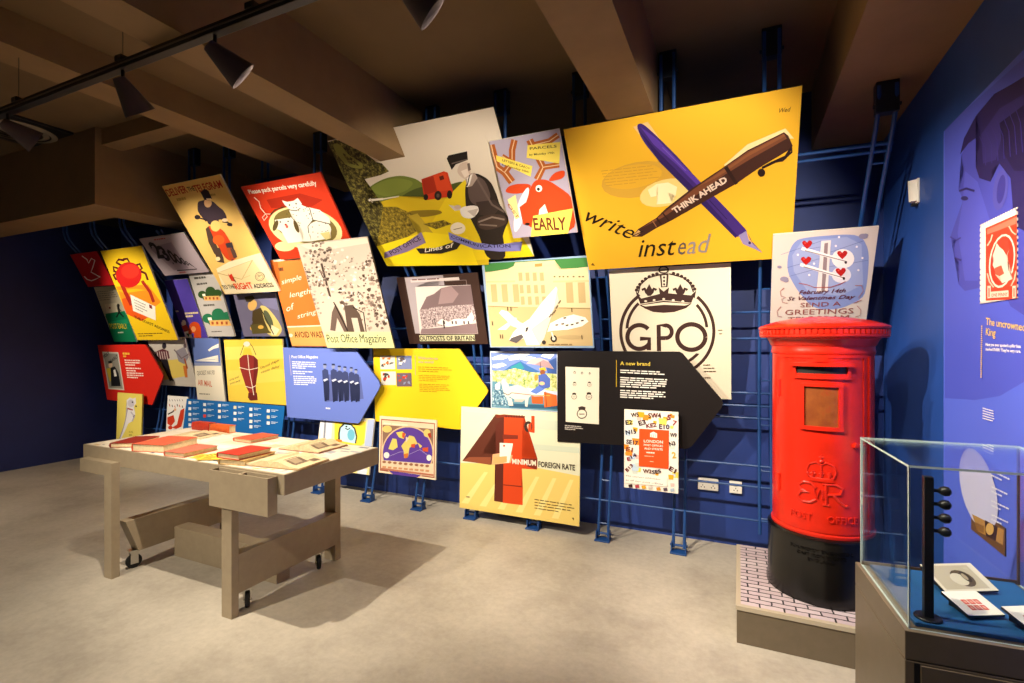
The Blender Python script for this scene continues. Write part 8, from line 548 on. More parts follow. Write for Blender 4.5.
  '358 1 -918,1393,1786,1,46,-23,492,-615,29,-60,-23,-63,-381,-559,-67,-48,-1919,-56;359 1 -794,1150,527,-5,-22,-856,-520,5;360 1 -635,1062,0,-2,5,-1,0,3;360 0 -635,1060,-1,-2,5,-2,1,3;360 0 -636,1058,-1,-2,4,-2,2,2;360 0 -637,1056,-1,-2,4,-3,1,3;360 0 -638,1054,-2,-2,4,-3,2,2;360 0 -640,1052,-2,-1,3,-4,3,2;360 0 -642,1051,-2,-1,3,-5,2,2;360 0 -644,1050,-2,-1,2,-5,3,1;360 0 -646,1049,-2,-1,1,-5,3,1;360 0 -648,1048,-2,0,-1,-5,4,0;360 0 -650,1048,-3,0,-1,-5,3,0;360 0 -653,1048,-2,0,-2,-4,3,-1;360 0 -655,1048,-2,1,-3,-4,3,-1;360 0 -657,1049,-2,1,-3,-4,2,-1;360 0 -659,1050,-2,2,-4,-4,3,-2;360 0 -661,1052,-2,1,-4,-3,2,-2;360 0 -663,1053,-1,2,-4,-2,1,-3;360 0 -664,1055,-1,2,-4,-2,1,-2;360 0 -665,1057,0,2,-5,-1,1,-3;360 0 -665,1059,0,2,-5,0,0,-3;360 0 -665,1061,0,2,-5,1,0,-3;360 0 -665,1063,1,2,-5,2,-1,-3;360 0 -664,1065,1,2,-5,3,-1,-3;360 0 -663,1067,1,2,-4,3,-2,-2;360 0 -662,1069,1,2,-3,3,-2,-2;360 0 -661,1071,2,1,-3,4,-2,-2;360 0 -659,1072,2,1,-2,5,-3,-2;360 0 -657,1073,2,1,-1,5,-3,-1;360 0 -655,1074,3,1,-1,5,-3,-1;360 0 -652,1075,2,0,0,5,-3,0;360 0 -650,1075,3,0,0,5,-3,0;360 0 -647,1075,2,0,1,4,-3,1;360 0 -645,1075,2,-1,2,4,-3,1;360 0 -643,1074,2,-1,3,4,-3,1;360 0 -641,1073,2,-2,3,4,-2,2;360 0 -639,1071,1,-1,4,3,-2,2;360 0 -638,1070,1,-2,5,2,-2,3;360 0 -637,1068,1,-2,5,2,-1,2;360 0 -636,1066,1,-2,5,1,-1,3;360 0 -635,1064,0,-2,5,0,0,3;361 1 -662,1075,-1,10,13,4,14,-4,-2,-9;360 1 -660,1058,20,0,0,5,-20,0;360 1 -522,1057,0,-1,5,-1,0,2;360 0 -522,1056,-1,-2,5,-2,1,3;360 0 -523,1054,0,-2,4,-2,1,2;360 0 -523,1052,-1,-1,4,-3,1,2;360 0 -524,1051,-2,-2,4,-3,2,2;360 0 -526,1049,-1,-1,3,-4,2,2;360 0 -527,1048,-2,-1,2,-4,3,1;360 0 -529,1047,-2,-1,2,-4,2,1;360 0 -531,1046,-1,0,0,-5,3,1;360 0 -532,1046,-2,0,-1,-5,3,0;360 0 -534,1046,-2,0,-1,-5,2,0;360 0 -536,1046,-2,0,-2,-5,3,0;360 0 -538,1046,-2,1,-2,-5,2,-1;360 0 -540,1047,-2,1,-3,-4,3,-2;360 0 -542,1048,-1,1,-4,-4,2,-1;360 0 -543,1049,-1,1,-4,-3,1,-2;360 0 -544,1050,-1,2,-5,-3,2,-2;360 0 -545,1052,-1,1,-5,-2,1,-2;360 0 -546,1053,0,2,-5,-1,0,-3;360 0 -546,1055,-1,2,-5,-1,1,-2;360 0 -547,1057,1,1,-5,1,-1,-3;360 0 -546,1058,0,2,-5,2,0,-3;360 0 -546,1060,1,2,-4,2,-2,-2;360 0 -545,1062,1,1,-4,3,-1,-2;360 0 -544,1063,1,2,-3,3,-2,-2;360 0 -543,1065,2,1,-3,4,-2,-2;360 0 -541,1066,1,1,-2,4,-2,-1;360 0 -540,1067,2,1,-1,4,-3,-1;360 0 -538,1068,2,0,-1,5,-2,-1;360 0 -536,1068,2,0,0,5,-3,0;360 0 -534,1068,2,0,1,5,-3,0;360 0 -532,1068,2,0,1,4,-2,1;360 0 -530,1068,2,-1,2,4,-3,1;360 0 -528,1067,1,-1,3,4,-2,1;360 0 -527,1066,2,-1,3,4,-2,1;360 0 -525,1065,1,-1,4,3,-2,2;360 0 -524,1064,1,-2,4,3,-1,2;360 0 -523,1062,1,-1,4,1,-1,3;360 0 -522,1061,0,-2,5,1,-1,2;360 0 -522,1059,0,-2,5,1,0,2;361 1 -544,1069,-1,8,11,3,12,-3,-2,-8;360 1 -543,1053,17,1,0,5,-16,-1;360 1 -404,1056,-1,-2,5,-1,0,2;360 0 -405,1054,0,-1,5,-2,0,2;360 0 -405,1053,-1,-2,5,-2,1,2;360 0 -406,1051,0,-1,3,-3,2,2;360 0 -406,1050,-1,-1,3,-3,1,1;360 0 -407,1049,-2,-1,3,-4,2,2;360 0 -409,1048,-1,-1,2,-4,2,1;360 0 -410,1047,-1,0,1,-5,2,1;360 0 -411,1047,-2,-1,1,-4,2,0;360 0 -413,1046,-1,0,-1,-5,3,1;360 0 -414,1046,-2,0,-1,-4,2,-1;360 0 -416,1046,-1,1,-2,-5,2,0;360 0 -417,1047,-2,0,-2,-4,2,-1;360 0 -419,1047,-1,1,-3,-4,2,-1;360 0 -420,1048,-1,1,-4,-4,2,-1;360 0 -421,1049,-1,1,-4,-3,1,-2;360 0 -422,1050,-1,1,-4,-2,1,-2;360 0 -423,1051,-1,1,-4,-1,1,-2;360 0 -424,1052,0,2,-5,-1,1,-2;360 0 -424,1054,0,1,-5,0,0,-2;360 0 -424,1055,0,1,-5,1,0,-2;360 0 -424,1056,1,2,-5,1,-1,-2;360 0 -423,1058,0,1,-4,2,-1,-2;360 0 -423,1059,1,1,-4,3,-1,-2;360 0 -422,1060,1,1,-3,4,-2,-2;360 0 -421,1061,1,1,-3,4,-1,-1;360 0 -420,1062,1,1,-2,4,-2,-1;360 0 -419,1063,2,1,-1,4,-3,-1;360 0 -417,1064,1,0,0,5,-2,-1;360 0 -416,1064,2,0,0,5,-2,0;360 0 -414,1064,2,0,0,5,-2,0;360 0 -412,1064,1,0,2,4,-3,1;360 0 -411,1064,1,-1,3,5,-2,0;360 0 -410,1063,2,0,3,4,-2,1;360 0 -408,1063,1,-1,3,3,-1,2;360 0 -407,1062,1,-1,4,3,-2,1;360 0 -406,1061,1,-2,4,3,-1,2;360 0 -405,1059,0,-1,5,2,-1,2;360 0 -405,1058,0,-1,5,1,0,2;360 0 -405,1057,1,-2,4,1,0,2;361 1 -422,1065,-1,7,9,2,10,-2,-2,-7;360 1 -421,1052,13,0,1,5,-14,0;360 1 -632,886,0,-4,5,0,0,4;360 0 -632,882,-1,-3,5,-1,1,4;360 0 -633,879,-1,-3,4,-2,2,4;360 0 -634,876,-2,-3,4,-2,2,3;360 0 -636,873,-3,-2,4,-4,3,4;360 0 -639,871,-2,-2,2,-4,4,2;360 0 -641,869,-3,-2,2,-4,3,2;360 0 -644,867,-4,-2,2,-4,4,2;360 0 -648,865,-3,0,0,-5,5,1;360 0 -651,865,-4,-1,0,-5,4,1;360 0 -655,864,-3,0,-1,-5,4,0;360 0 -658,864,-4,1,-1,-5,4,-1;360 0 -662,865,-3,1,-2,-4,4,-2;360 0 -665,866,-3,2,-3,-4,4,-2;360 0 -668,868,-3,2,-3,-4,3,-2;360 0 -671,870,-2,2,-4,-3,3,-3;360 0 -673,872,-2,3,-4,-3,2,-3;360 0 -675,875,-1,3,-5,-2,2,-4;360 0 -676,878,-1,3,-5,-1,1,-4;360 0 -677,881,0,3,-5,0,0,-4;360 0 -677,884,1,3,-5,1,-1,-4;360 0 -676,887,0,3,-4,2,-1,-4;360 0 -676,890,2,3,-5,3,-1,-4;360 0 -674,893,2,3,-4,3,-3,-3;360 0 -672,896,2,3,-3,3,-3,-3;360 0 -670,899,3,2,-3,4,-3,-3;360 0 -667,901,3,2,-2,4,-4,-2;360 0 -664,903,3,1,-1,5,-4,-2;360 0 -661,904,4,1,-1,5,-4,-1;360 0 -657,905,3,0,0,5,-4,0;360 0 -654,905,4,0,1,5,-5,0;360 0 -650,905,3,0,2,4,-4,1;360 0 -647,905,3,-2,3,5,-4,1;360 0 -644,903,3,-1,3,4,-3,2;360 0 -641,902,3,-2,4,3,-4,3;360 0 -638,900,2,-3,4,4,-2,2;360 0 -636,897,2,-2,5,2,-3,4;360 0 -634,895,1,-3,5,2,-1,3;360 0 -633,892,1,-3,5,1,-1,4;360 0 -632,889,0,-4,5,1,0,4;361 1 -670,904,-3,14,20,6,19,-5,-3,-13;360 1 -668,880,28,1,0,5,-28,-1;360 1 -396,888,-1,-4,5,-1,1,5;360 0 -397,884,-1,-4,5,-1,1,4;360 0 -398,880,-1,-3,4,-3,2,5;360 0 -399,877,-3,-4,4,-3,3,4;360 0 -402,873,-2,-3,3,-3,3,3;360 0 -404,870,-4,-3,3,-3,4,3;360 0 -408,867,-3,-2,2,-4,4,3;360 0 -411,865,-4,-1,1,-5,5,2;360 0 -415,864,-4,-2,0,-4,5,1;360 0 -419,862,-5,0,0,-5,5,1;360 0 -424,862,-4,0,-1,-5,5,0;360 0 -428,862,-4,1,-2,-5,5,-1;360 0 -432,863,-4,1,-2,-4,4,-2;360 0 -436,864,-3,2,-3,-4,4,-2;360 0 -439,866,-4,3,-3,-4,4,-3;360 0 -443,869,-2,3,-4,-4,3,-3;360 0 -445,872,-2,3,-5,-3,3,-4;360 0 -447,875,-2,3,-5,-1,2,-5;360 0 -449,878,-1,4,-5,-1,1,-4;360 0 -450,882,0,4,-5,0,0,-5;360 0 -450,886,0,4,-4,0,-1,-4;360 0 -450,890,1,4,-4,1,-1,-5;360 0 -449,894,2,3,-4,2,-2,-4;360 0 -447,897,2,4,-3,2,-3,-4;360 0 -445,901,3,3,-3,3,-3,-4;360 0 -442,904,3,2,-2,4,-4,-3;360 0 -439,906,4,3,-2,4,-4,-3;360 0 -435,909,4,1,-1,5,-5,-2;360 0 -431,910,4,1,0,5,-5,-1;360 0 -427,911,4,1,0,5,-4,-1;360 0 -423,912,5,0,0,4,-5,1;360 0 -418,912,4,-1,1,4,-5,1;360 0 -414,911,4,-2,2,5,-5,1;360 0 -410,909,3,-2,3,5,-4,2;360 0 -407,907,3,-2,4,4,-4,3;360 0 -404,905,3,-3,4,3,-3,4;360 0 -401,902,2,-3,4,2,-2,4;360 0 -399,899,2,-4,4,2,-2,4;360 0 -397,895,0,-3,5,1,-1,4;360 0 -397,892,1,-4,5,0,-1,5;361 1 -442,910,-3,16,23,7,22,-5,-3,-16;360 1 -440,882,33,1,0,5,-32,-1;360 1 -627,694,-1,-5,7,-1,0,6;360 0 -628,689,-1,-5,6,-2,2,6;360 0 -629,684,-3,-5,6,-3,3,6;360 0 -632,679,-3,-5,5,-4,4,6;360 0 -635,674,-4,-4,5,-5,4,5;360 0 -639,670,-4,-4,4,-5,5,4;360 0 -643,666,-5,-3,3,-6,6,4;360 0 -648,663,-6,-2,2,-6,7,2;360 0 -654,661,-5,-2,1,-6,6,2;360 0 -659,659,-6,0,0,-7,7,1;360 0 -665,659,-6,0,-1,-7,7,0;360 0 -671,659,-5,1,-3,-7,7,-1;360 0 -676,660,-6,2,-3,-7,6,-2;360 0 -682,662,-5,2,-4,-5,6,-4;360 0 -687,664,-4,3,-5,-5,5,-3;360 0 -691,667,-4,4,-5,-4,4,-5;360 0 -695,671,-3,5,-6,-4,4,-5;360 0 -698,676,-2,4,-6,-2,2,-6;360 0 -700,680,-1,5,-7,-1,2,-6;360 0 -701,685,0,6,-7,-1,0,-6;360 0 -701,691,0,5,-6,1,-1,-7;360 0 -701,696,2,5,-6,2,-2,-6;360 0 -699,701,2,5,-6,3,-2,-6;360 0 -697,706,3,5,-5,3,-4,-5;360 0 -694,711,4,4,-4,4,-5,-5;360 0 -690,715,5,4,-4,5,-5,-5;360 0 -685,719,5,3,-3,5,-6,-3;360 0 -680,722,5,2,-2,6,-6,-3;360 0 -675,724,6,1,-1,7,-7,-2;360 0 -669,725,6,1,0,7,-7,-1;360 0 -663,726,5,0,1,6,-6,1;360 0 -658,726,6,-1,2,6,-7,1;360 0 -652,725,5,-2,3,6,-6,2;360 0 -647,723,5,-3,4,6,-6,3;360 0 -642,720,4,-3,5,5,-5,4;360 0 -638,717,4,-4,5,5,-4,4;360 0 -634,713,3,-4,6,3,-4,6;360 0 -631,709,2,-5,6,3,-2,5;360 0 -629,704,1,-5,7,2,-2,6;360 0 -628,699,1,-5,6,1,0,6;361 1 -690,724,-4,21,31,10,31,-7,-5,-22;360 1 -687,686,45,2,0,6,-45,-2;360 1 -392,704,-1,-6,8,-1,0,7;360 0 -393,698,-1,-6,7,-2,2,7;360 0 -394,692,-3,-5,7,-3,3,6;360 0 -397,687,-3,-5,6,-4,4,6;360 0 -400,682,-4,-5,5,-5,5,6;360 0 -404,677,-5,-4,4,-6,6,5;360 0 -409,673,-6,-3,3,-7,7,4;360 0 -415,670,-6,-3,2,-7,7,3;360 0 -421,667,-6,-1,1,-8,7,2;360 0 -427,666,-6,-1,0,-7,7,0;360 0 -433,665,-7,0,-1,-7,8,0;360 0 -440,665,-6,1,-2,-7,7,-1;360 0 -446,666,-6,2,-3,-7,7,-2;360 0 -452,668,-5,3,-4,-6,6,-4;360 0 -457,671,-5,3,-5,-5,6,-4;360 0 -462,674,-4,5,-6,-5,5,-5;360 0 -466,679,-3,5,-7,-4,4,-6;360 0 -469,684,-2,5,-7,-3,2,-6;360 0 -471,689,-2,6,-7,-2,2,-7;360 0 -473,695,0,5,-7,0,0,-7;360 0 -473,700,1,6,-8,1,0,-7;360 0 -472,706,1,6,-7,2,-2,-7;360 0 -471,712,3,5,-7,4,-3,-7;360 0 -468,717,3,6,-6,4,-4,-6;360 0 -465,723,4,4,-5,5,-5,-5;360 0 -461,727,5,4,-4,6,-6,-5;360 0 -456,731,6,4,-3,6,-7,-4;360 0 -450,735,6,2,-2,7,-7,-3;360 0 -444,737,6,2,-1,7,-7,-2;360 0 -438,739,6,1,1,7,-8,-1;360 0 -432,740,7,-1,1,8,-7,0;360 0 -425,739,6,-1,2,7,-7,2;360 0 -419,738,6,-2,3,7,-7,2;360 0 -413,736,5,-3,4,7,-6,3;360 0 -408,733,5,-3,5,5,-6,5;360 0 -403,730,4,-4,6,4,-5,5;360 0 -399,726,3,-5,6,3,-3,6;360 0 -396,721,2,-6,7,3,-3,6;360 0 -394,715,2,-5,7,1,-2,7;360 0 -392,710,0,-6,7,1,0,6;361 1 -461,737,-5,24,35,11,34,-8,-5,-24;360 1 -457,695,49,2,0,8,-49,-3;360 1 -480,440,-1,-10,13,-2,1,12;360 0 -481,430,-2,-10,11,-3,4,11;360 0 -483,420,-5,-10,11,-5,5,12;360 0 -488,410,-5,-8,9,-7,7,10;360 0 -493,402,-7,-8,8,-9,8,10;360 0 -500,394,-9,-7,7,-10,10,8;360 0 -509,387,-9,-6,5,-11,11,7;360 0 -518,381,-10,-4,4,-12,11,5;360 0 -528,377,-10,-3,1,-12,13,3;360 0 -538,374,-11,-2,0,-12,12,2;360 0 -549,372,-11,0,-2,-12,13,0;360 0 -560,372,-10,2,-4,-12,12,-2;360 0 -570,374,-10,3,-6,-11,12,-4;360 0 -580,377,-9,5,-8,-11,11,-5;360 0 -589,382,-8,6,-9,-10,9,-7;360 0 -597,388,-7,7,-10,-8,8,-9;360 0 -604,395,-6,8,-11,-7,7,-9;360 0 -610,403,-4,9,-12,-5,5,-11;360 0 -614,412,-2,9,-12,-3,2,-11;360 0 -616,421,-1,10,-12,-1,1,-12;360 0 -617,431,2,10,-13,1,-1,-12;360 0 -615,441,2,10,-12,3,-3,-12;360 0 -613,451,5,9,-11,5,-6,-11;360 0 -608,460,5,9,-9,7,-7,-11;360 0 -603,469,8,8,-9,8,-8,-9;360 0 -595,477,8,7,-7,9,-10,-8;360 0 -587,484,9,6,-5,10,-11,-7;360 0 -578,490,10,4,-3,11,-12,-5;360 0 -568,494,11,3,-2,12,-12,-4;360 0 -557,497,11,1,0,12,-13,-1;360 0 -546,498,10,0,2,12,-12,0;360 0 -536,498,11,-2,4,12,-13,2;360 0 -525,496,10,-3,5,11,-11,4;360 0 -515,493,9,-5,7,11,-11,5;360 0 -506,488,8,-6,8,10,-9,7;360 0 -498,482,6,-7,10,8,-8,9;360 0 -492,475,6,-8,11,7,-7,9;360 0 -486,467,4,-9,11,5,-4,11;360 0 -482,458,2,-9,12,3,-3,11;360 0 -480,449,0,-10,13,2,-1,11;361 1 -596,493,-8,41,59,19,57,-13,-9,-41;360 1 -590,422,83,6,1,12,-83,-5;362 1 -12,1263,-7,-399,9,1,6,398;33 2 46,1126,129,-3,-1,-16,-128,3;33 0 189,1123,79,-2,0,-16,-79,2;33 0 282,1121,54,-2,0,-15,-54,1;33 0 350,1119,85,-2,0,-16,-85,2;33 0 449,1117,96,-3,0,-15,-96,2;33 0 559,1114,48,-1,0,-16,-48,1;33 0 46,1094,90,-2,0,-16,-90,2;33 0 151,1092,84,-2,0,-16,-84,2;33 0 249,1090,80,-2,-1,-16,-79,1;33 0 343,1087,97,-2,0,-16,-98,2;33 0 454,1085,51,-1,0,-16,-52,1;33 0 519,1083,43,0,0,-16,-43,1;33 0 576,1082,95,-2,0,-16,-95,3;33 1 45,1017,131,-2,0,-16,-132,2;33 0 192,1015,73,-2,0,-16,-73,2;33 0 281,1013,108,-2,0,-16,-108,2;33 0 405,1010,102,-2,0,-15,-103,2;33 0 523,1008,138,-3,0,-15,-138,2;33 0 677,1005,29,0,0,-16,-30,1;33 0 44,985,122,-2,0,-16,-122,2;33 0 182,983,82,-2,0,-16,-82,2;33 0 280,981,46,-1,0,-16,-46,1;33 0 342,980,90,-2,0,-15,-90,1;33 0 448,978,74,-1,0,-16,-74,1;33 0 537,977,49,-1,0,-16,-49,1;33 0 601,975,96,-1,0,-16,-96,2;33 0 44,953,84,-1,-1,-16,-84,1;33 0 144,951,89,-1,0,-16,-89,1;33 0 249,950,116,-2,-1,-16,-115,2;33 0 380,948,105,-2,0,-16,-105,2;33 0 501,946,65,-1,0,-16,-66,1;33 0 581,945,115,-2,0,-16,-115,2;33 0 43,921,142,-2,0,-16,-142,2;33 0 201,919,144,-2,-1,-16,-143,2;33 0 360,916,128,-1,-1,-16,-127,1;33 0 503,914,120,-1,0,-16,-120,2;33 0 638,912,38,0,0,-16,-38,1;33 0 43,889,71,-1,0,-16,-72,0;33 0 130,887,73,0,0,-16,-73,0;33 0 219,886,92,-1,0,-16,-92,1;33 0 327,885,130,-2,0,-15,-130,1;33 0 473,883,84,-1,0,-15,-85,1;33 1 42,828,73,-1,-1,-16,-73,0;33 0 131,827,57,0,0,-16,-58,0;33 0 204,827,79,-1,0,-16,-79,0;33 0 299,826,54,0,-1,-16,-53,0;33 0 368,826,118,-1,-1,-16,-117,1;33 0 501,825,62,0,0,-16,-62,0;33 0 578,824,45,0,0,-16,-45,1;33 0 639,824,41,0,0,-16,-42,0;33 0 41,795,138,-1,0,-16,-138,1;33 0 195,794,59,0,0,-16,-60,0;33 0 270,794,86,0,0,-16,-86,0;33 0 372,794,51,-1,0,-15,-52,0;33 0 438,793,86,0,0,-16,-86,0;33 0 539,793,112,0,0,-16,-112,0;33 0 41,762,101,0,0,-16,-102,0;33 0 158,762,118,0,-1,-16,-117,0;33 0 291,762,132,0,0,-16,-132,0;33 0 439,762,138,-1,0,-16,-138,1;33 0 592,761,48,0,0,-16,-48,0;33 0 655,761,26,0,0,-16,-26,0;33 0 40,730,105,0,0,-17,-105,0;33 0 161,730,67,0,-1,-16,-66,-1;33 0 243,730,87,0,0,-16,-87,0;33 0 345,730,127,0,0,-16,-127,0;33 0 487,730,27,0,-1,-16,-26,0;363 1 -824,244,42,-1,-1,-12,-42,0;363 0 -776,243,44,-1,-1,-12,-43,0;363 0 -726,242,49,0,0,-13,-49,1;363 0 -670,242,31,-1,0,-12,-32,0;363 0 -633,241,47,-1,0,-12,-47,1;363 0 -579,240,16,0,0,-12,-17,0;363 0 -825,216,27,0,-1,-13,-26,0;363 0 -792,216,38,-1,0,-12,-38,0;363 0 -747,215,58,-1,-1,-12,-57,1;363 0 -683,214,21,0,0,-12,-21,0;363 0 -656,214,40,-1,0,-12,-40,1;363 0 -609,213,55,0,0,-13,-56,1;363 0 -547,213,11,0,0,-13,-11,0;363 0 -826,188,54,0,0,-13,-54,1;363 0 -766,188,32,-1,0,-12,-32,0;363 0 -728,187,28,0,0,-12,-28,0;363 0 -693,187,35,0,-1,-13,-35,1', 
  [(28, '#d9c04a', 'A new brand', 0.0238, 0.5969, -0.0042, 0.2132, 0.0281, 1, 0)]),
('map', 'poster', 'square cream poster of a purple half-globe map with yellow lands', 'poster', (-2.722, 3.6988, 0.2909), -0.02787, 0, '#d8d4cc', 0.016, [(-3100, 0), (3100, 0), (3100, 5188), (-3100, 5188)], 
  '364 1 -620,0,1240,0,0,1038,-1240,0;365 1 -586,988,1177,-1,10,-958,-1193,6;366 1 -564,967,1136,2,10,-916,-1150,6;367 1 -552,882,1113,0,-1,-603,-1097,-45;31 1 -526,922,167,0,0,-23,-166,0;31 0 -335,922,187,0,0,-22,-186,-1;31 0 -124,922,134,0,1,-22,-135,0;368 1 573,433,-13,-83,-30,-81,-44,-77,-59,-71,-71,-62,-81,-53,-15,-6,-594,0,-38,21,-68,58,-54,68,-39,77,-21,83,-4,87,15,87,32,85,49,80,63,72,76,63,87,51,93,37,98,24,99,8,97,-6,92,-21,85,-34,75,-47,64,-57,49,-67,35,-75,19,-79;369 1 549,428,-13,-80,-28,-77,-43,-74,-56,-68,-68,-60,-78,-49,-43,-20,-513,0,-61,34,-65,55,-52,66,-36,73,-21,80,-3,82,14,84,31,81,46,76,61,70,72,59,83,49,89,36,93,23,94,8,93,-6,88,-19,82,-33,72,-45,60,-55,48,-64,33,-71,18,-77;366 1 -548,232,1109,37,4,-218,-1133,8;370 1 -337,818,-5,-20,-14,-19,-23,-16,-30,-12,-32,-5,-33,0,-30,7,-24,13,-16,17,-6,19,5,21,15,19,23,16,30,11,33,5,33,-1,30,-7,23,-12,16,-17;370 1 502,806,-3,-22,-10,-20,-16,-16,-21,-12,-22,-5,-23,1,-21,9,-17,14,-10,19,-5,21,4,22,10,20,16,17,20,12,23,5,23,-2,21,-9,16,-14,11,-18;371 1 441,791,61,25,26,-90,-61,6;372 1 -408,449,88,199,92,-3,29,-146,-103,-62;373 1 -244,761,143,31,78,-46,-49,-88,-105,23;374 1 -121,527,175,204,102,-13,78,-119,-175,-88,-23,-159,-89,-29,-15,124;375 1 -101,771,65,-5,-16,-96,-52,17;375 1 95,577,89,18,-12,-74,-76,4;375 1 335,535,123,21,1,-82,-111,1;139 1 -67,384,102,31,-11,-85,-64,-17;374 1 233,620,101,-54,-49,-45;376 1 -22,704,65,-27,-63,-78;377 1 -382,338,-3,-17,-8,-16,-14,-14,-18,-10,-19,-4,-20,1,-18,6,-15,11,-9,14,-4,17,3,18,9,16,14,14,18,9,19,5,20,-1,18,-6,14,-11,10,-15;377 1 534,379,-2,-17,-7,-15,-12,-13,-15,-9,-16,-4,-17,0,-15,7,-12,10,-8,14,-3,17,2,16,7,16,12,13,15,9,17,4,16,-1,15,-6,12,-11,8,-14;378 1 -404,308,260,108,-2,6,-261,-109;378 0 -144,416,102,10,0,6,-104,-10;378 1 63,394,222,103,1,6,-227,-104;378 0 285,497,173,-87,4,5,-176,88;379 1 -453,210,-2,-8,-6,-7,-10,-6,-11,-5,-14,-2,-13,0,-12,2,-9,4,-7,6,-2,7,2,8,6,7,9,6,12,4,13,3,14,0,12,-2,9,-4,6,-6;380 1 -532,127,86,4,-10,-35,-80,-2;379 1 -332,213,-1,-8,-6,-7,-10,-6,-11,-5,-13,-2,-13,0,-12,2,-10,4,-6,6,-2,7,2,8,6,7,9,6,12,4,13,3,13,0,12,-2,9,-5,6,-5;380 1 -409,131,84,4,-9,-35,-80,-2;379 1 -211,215,-2,-7,-6,-7,-9,-6,-11,-5,-13,-2,-13,0,-12,2,-9,4,-6,6,-3,7,2,7,6,8,9,6,12,4,13,2,13,1,11,-3,10,-4,6,-6;380 1 -288,135,84,4,-10,-35,-78,-2;379 1 -92,218,-2,-7,-5,-7,-9,-6,-12,-5,-12,-2,-13,0,-12,2,-9,4,-6,6,-2,7,1,7,6,7,9,6,12,5,13,2,12,0,12,-2,9,-4,6,-6;380 1 -168,139,83,4,-10,-35,-77,-1;379 1 26,221,-2,-7,-5,-7,-9,-6,-11,-5,-13,-2,-13,0,-11,2,-9,4,-6,6,-3,7,2,7,6,7,9,6,11,5,13,2,13,0,11,-2,9,-4,6,-6;380 1 -49,143,82,4,-10,-35,-76,-1;379 1 143,224,-2,-7,-5,-7,-9,-6,-11,-5,-13,-2,-12,0,-12,2,-9,4,-6,6,-2,7,2,7,6,7,8,6,12,4,12,3,13,0,11,-2,9,-5,6,-5;380 1 69,146,80,5,-9,-35,-76,-1;379 1 258,227,-1,-8,-6,-7,-9,-5,-11,-5,-12,-2,-12,0,-12,2,-9,4,-6,6,-2,6,2,8,6,7,9,6,11,4,12,2,12,0,12,-2,9,-4,5,-6;380 1 185,150,80,4,-9,-34,-76,-1;379 1 373,229,-2,-7,-6,-7,-8,-6,-11,-4,-12,-2,-13,0,-11,2,-9,4,-5,5,-3,7,2,7,6,7,8,6,11,5,13,2,12,0,11,-2,9,-4,6,-6;380 1 300,154,79,4,-9,-34,-75,-1;379 1 486,232,-2,-7,-5,-7,-9,-6,-11,-4,-12,-2,-12,-1,-11,2,-9,5,-6,5,-2,7,2,7,6,7,8,6,11,4,12,3,12,0,11,-2,9,-5,6,-5;380 1 414,158,78,4,-9,-34,-74,-2;381 1 -561,92,1137,5,3,-30,-1142,-8', 
  []),
('foreign', 'poster', 'large cream poster with a giant red numeral shaped like a pillar box near the floor', 'poster', (-1.638, 3.6896, 0.0873), -0.03553, 0, '#c8c4a8', 0.016, [(-5268, 0), (5268, 0), (5268, 8570), (-5268, 8570)], 
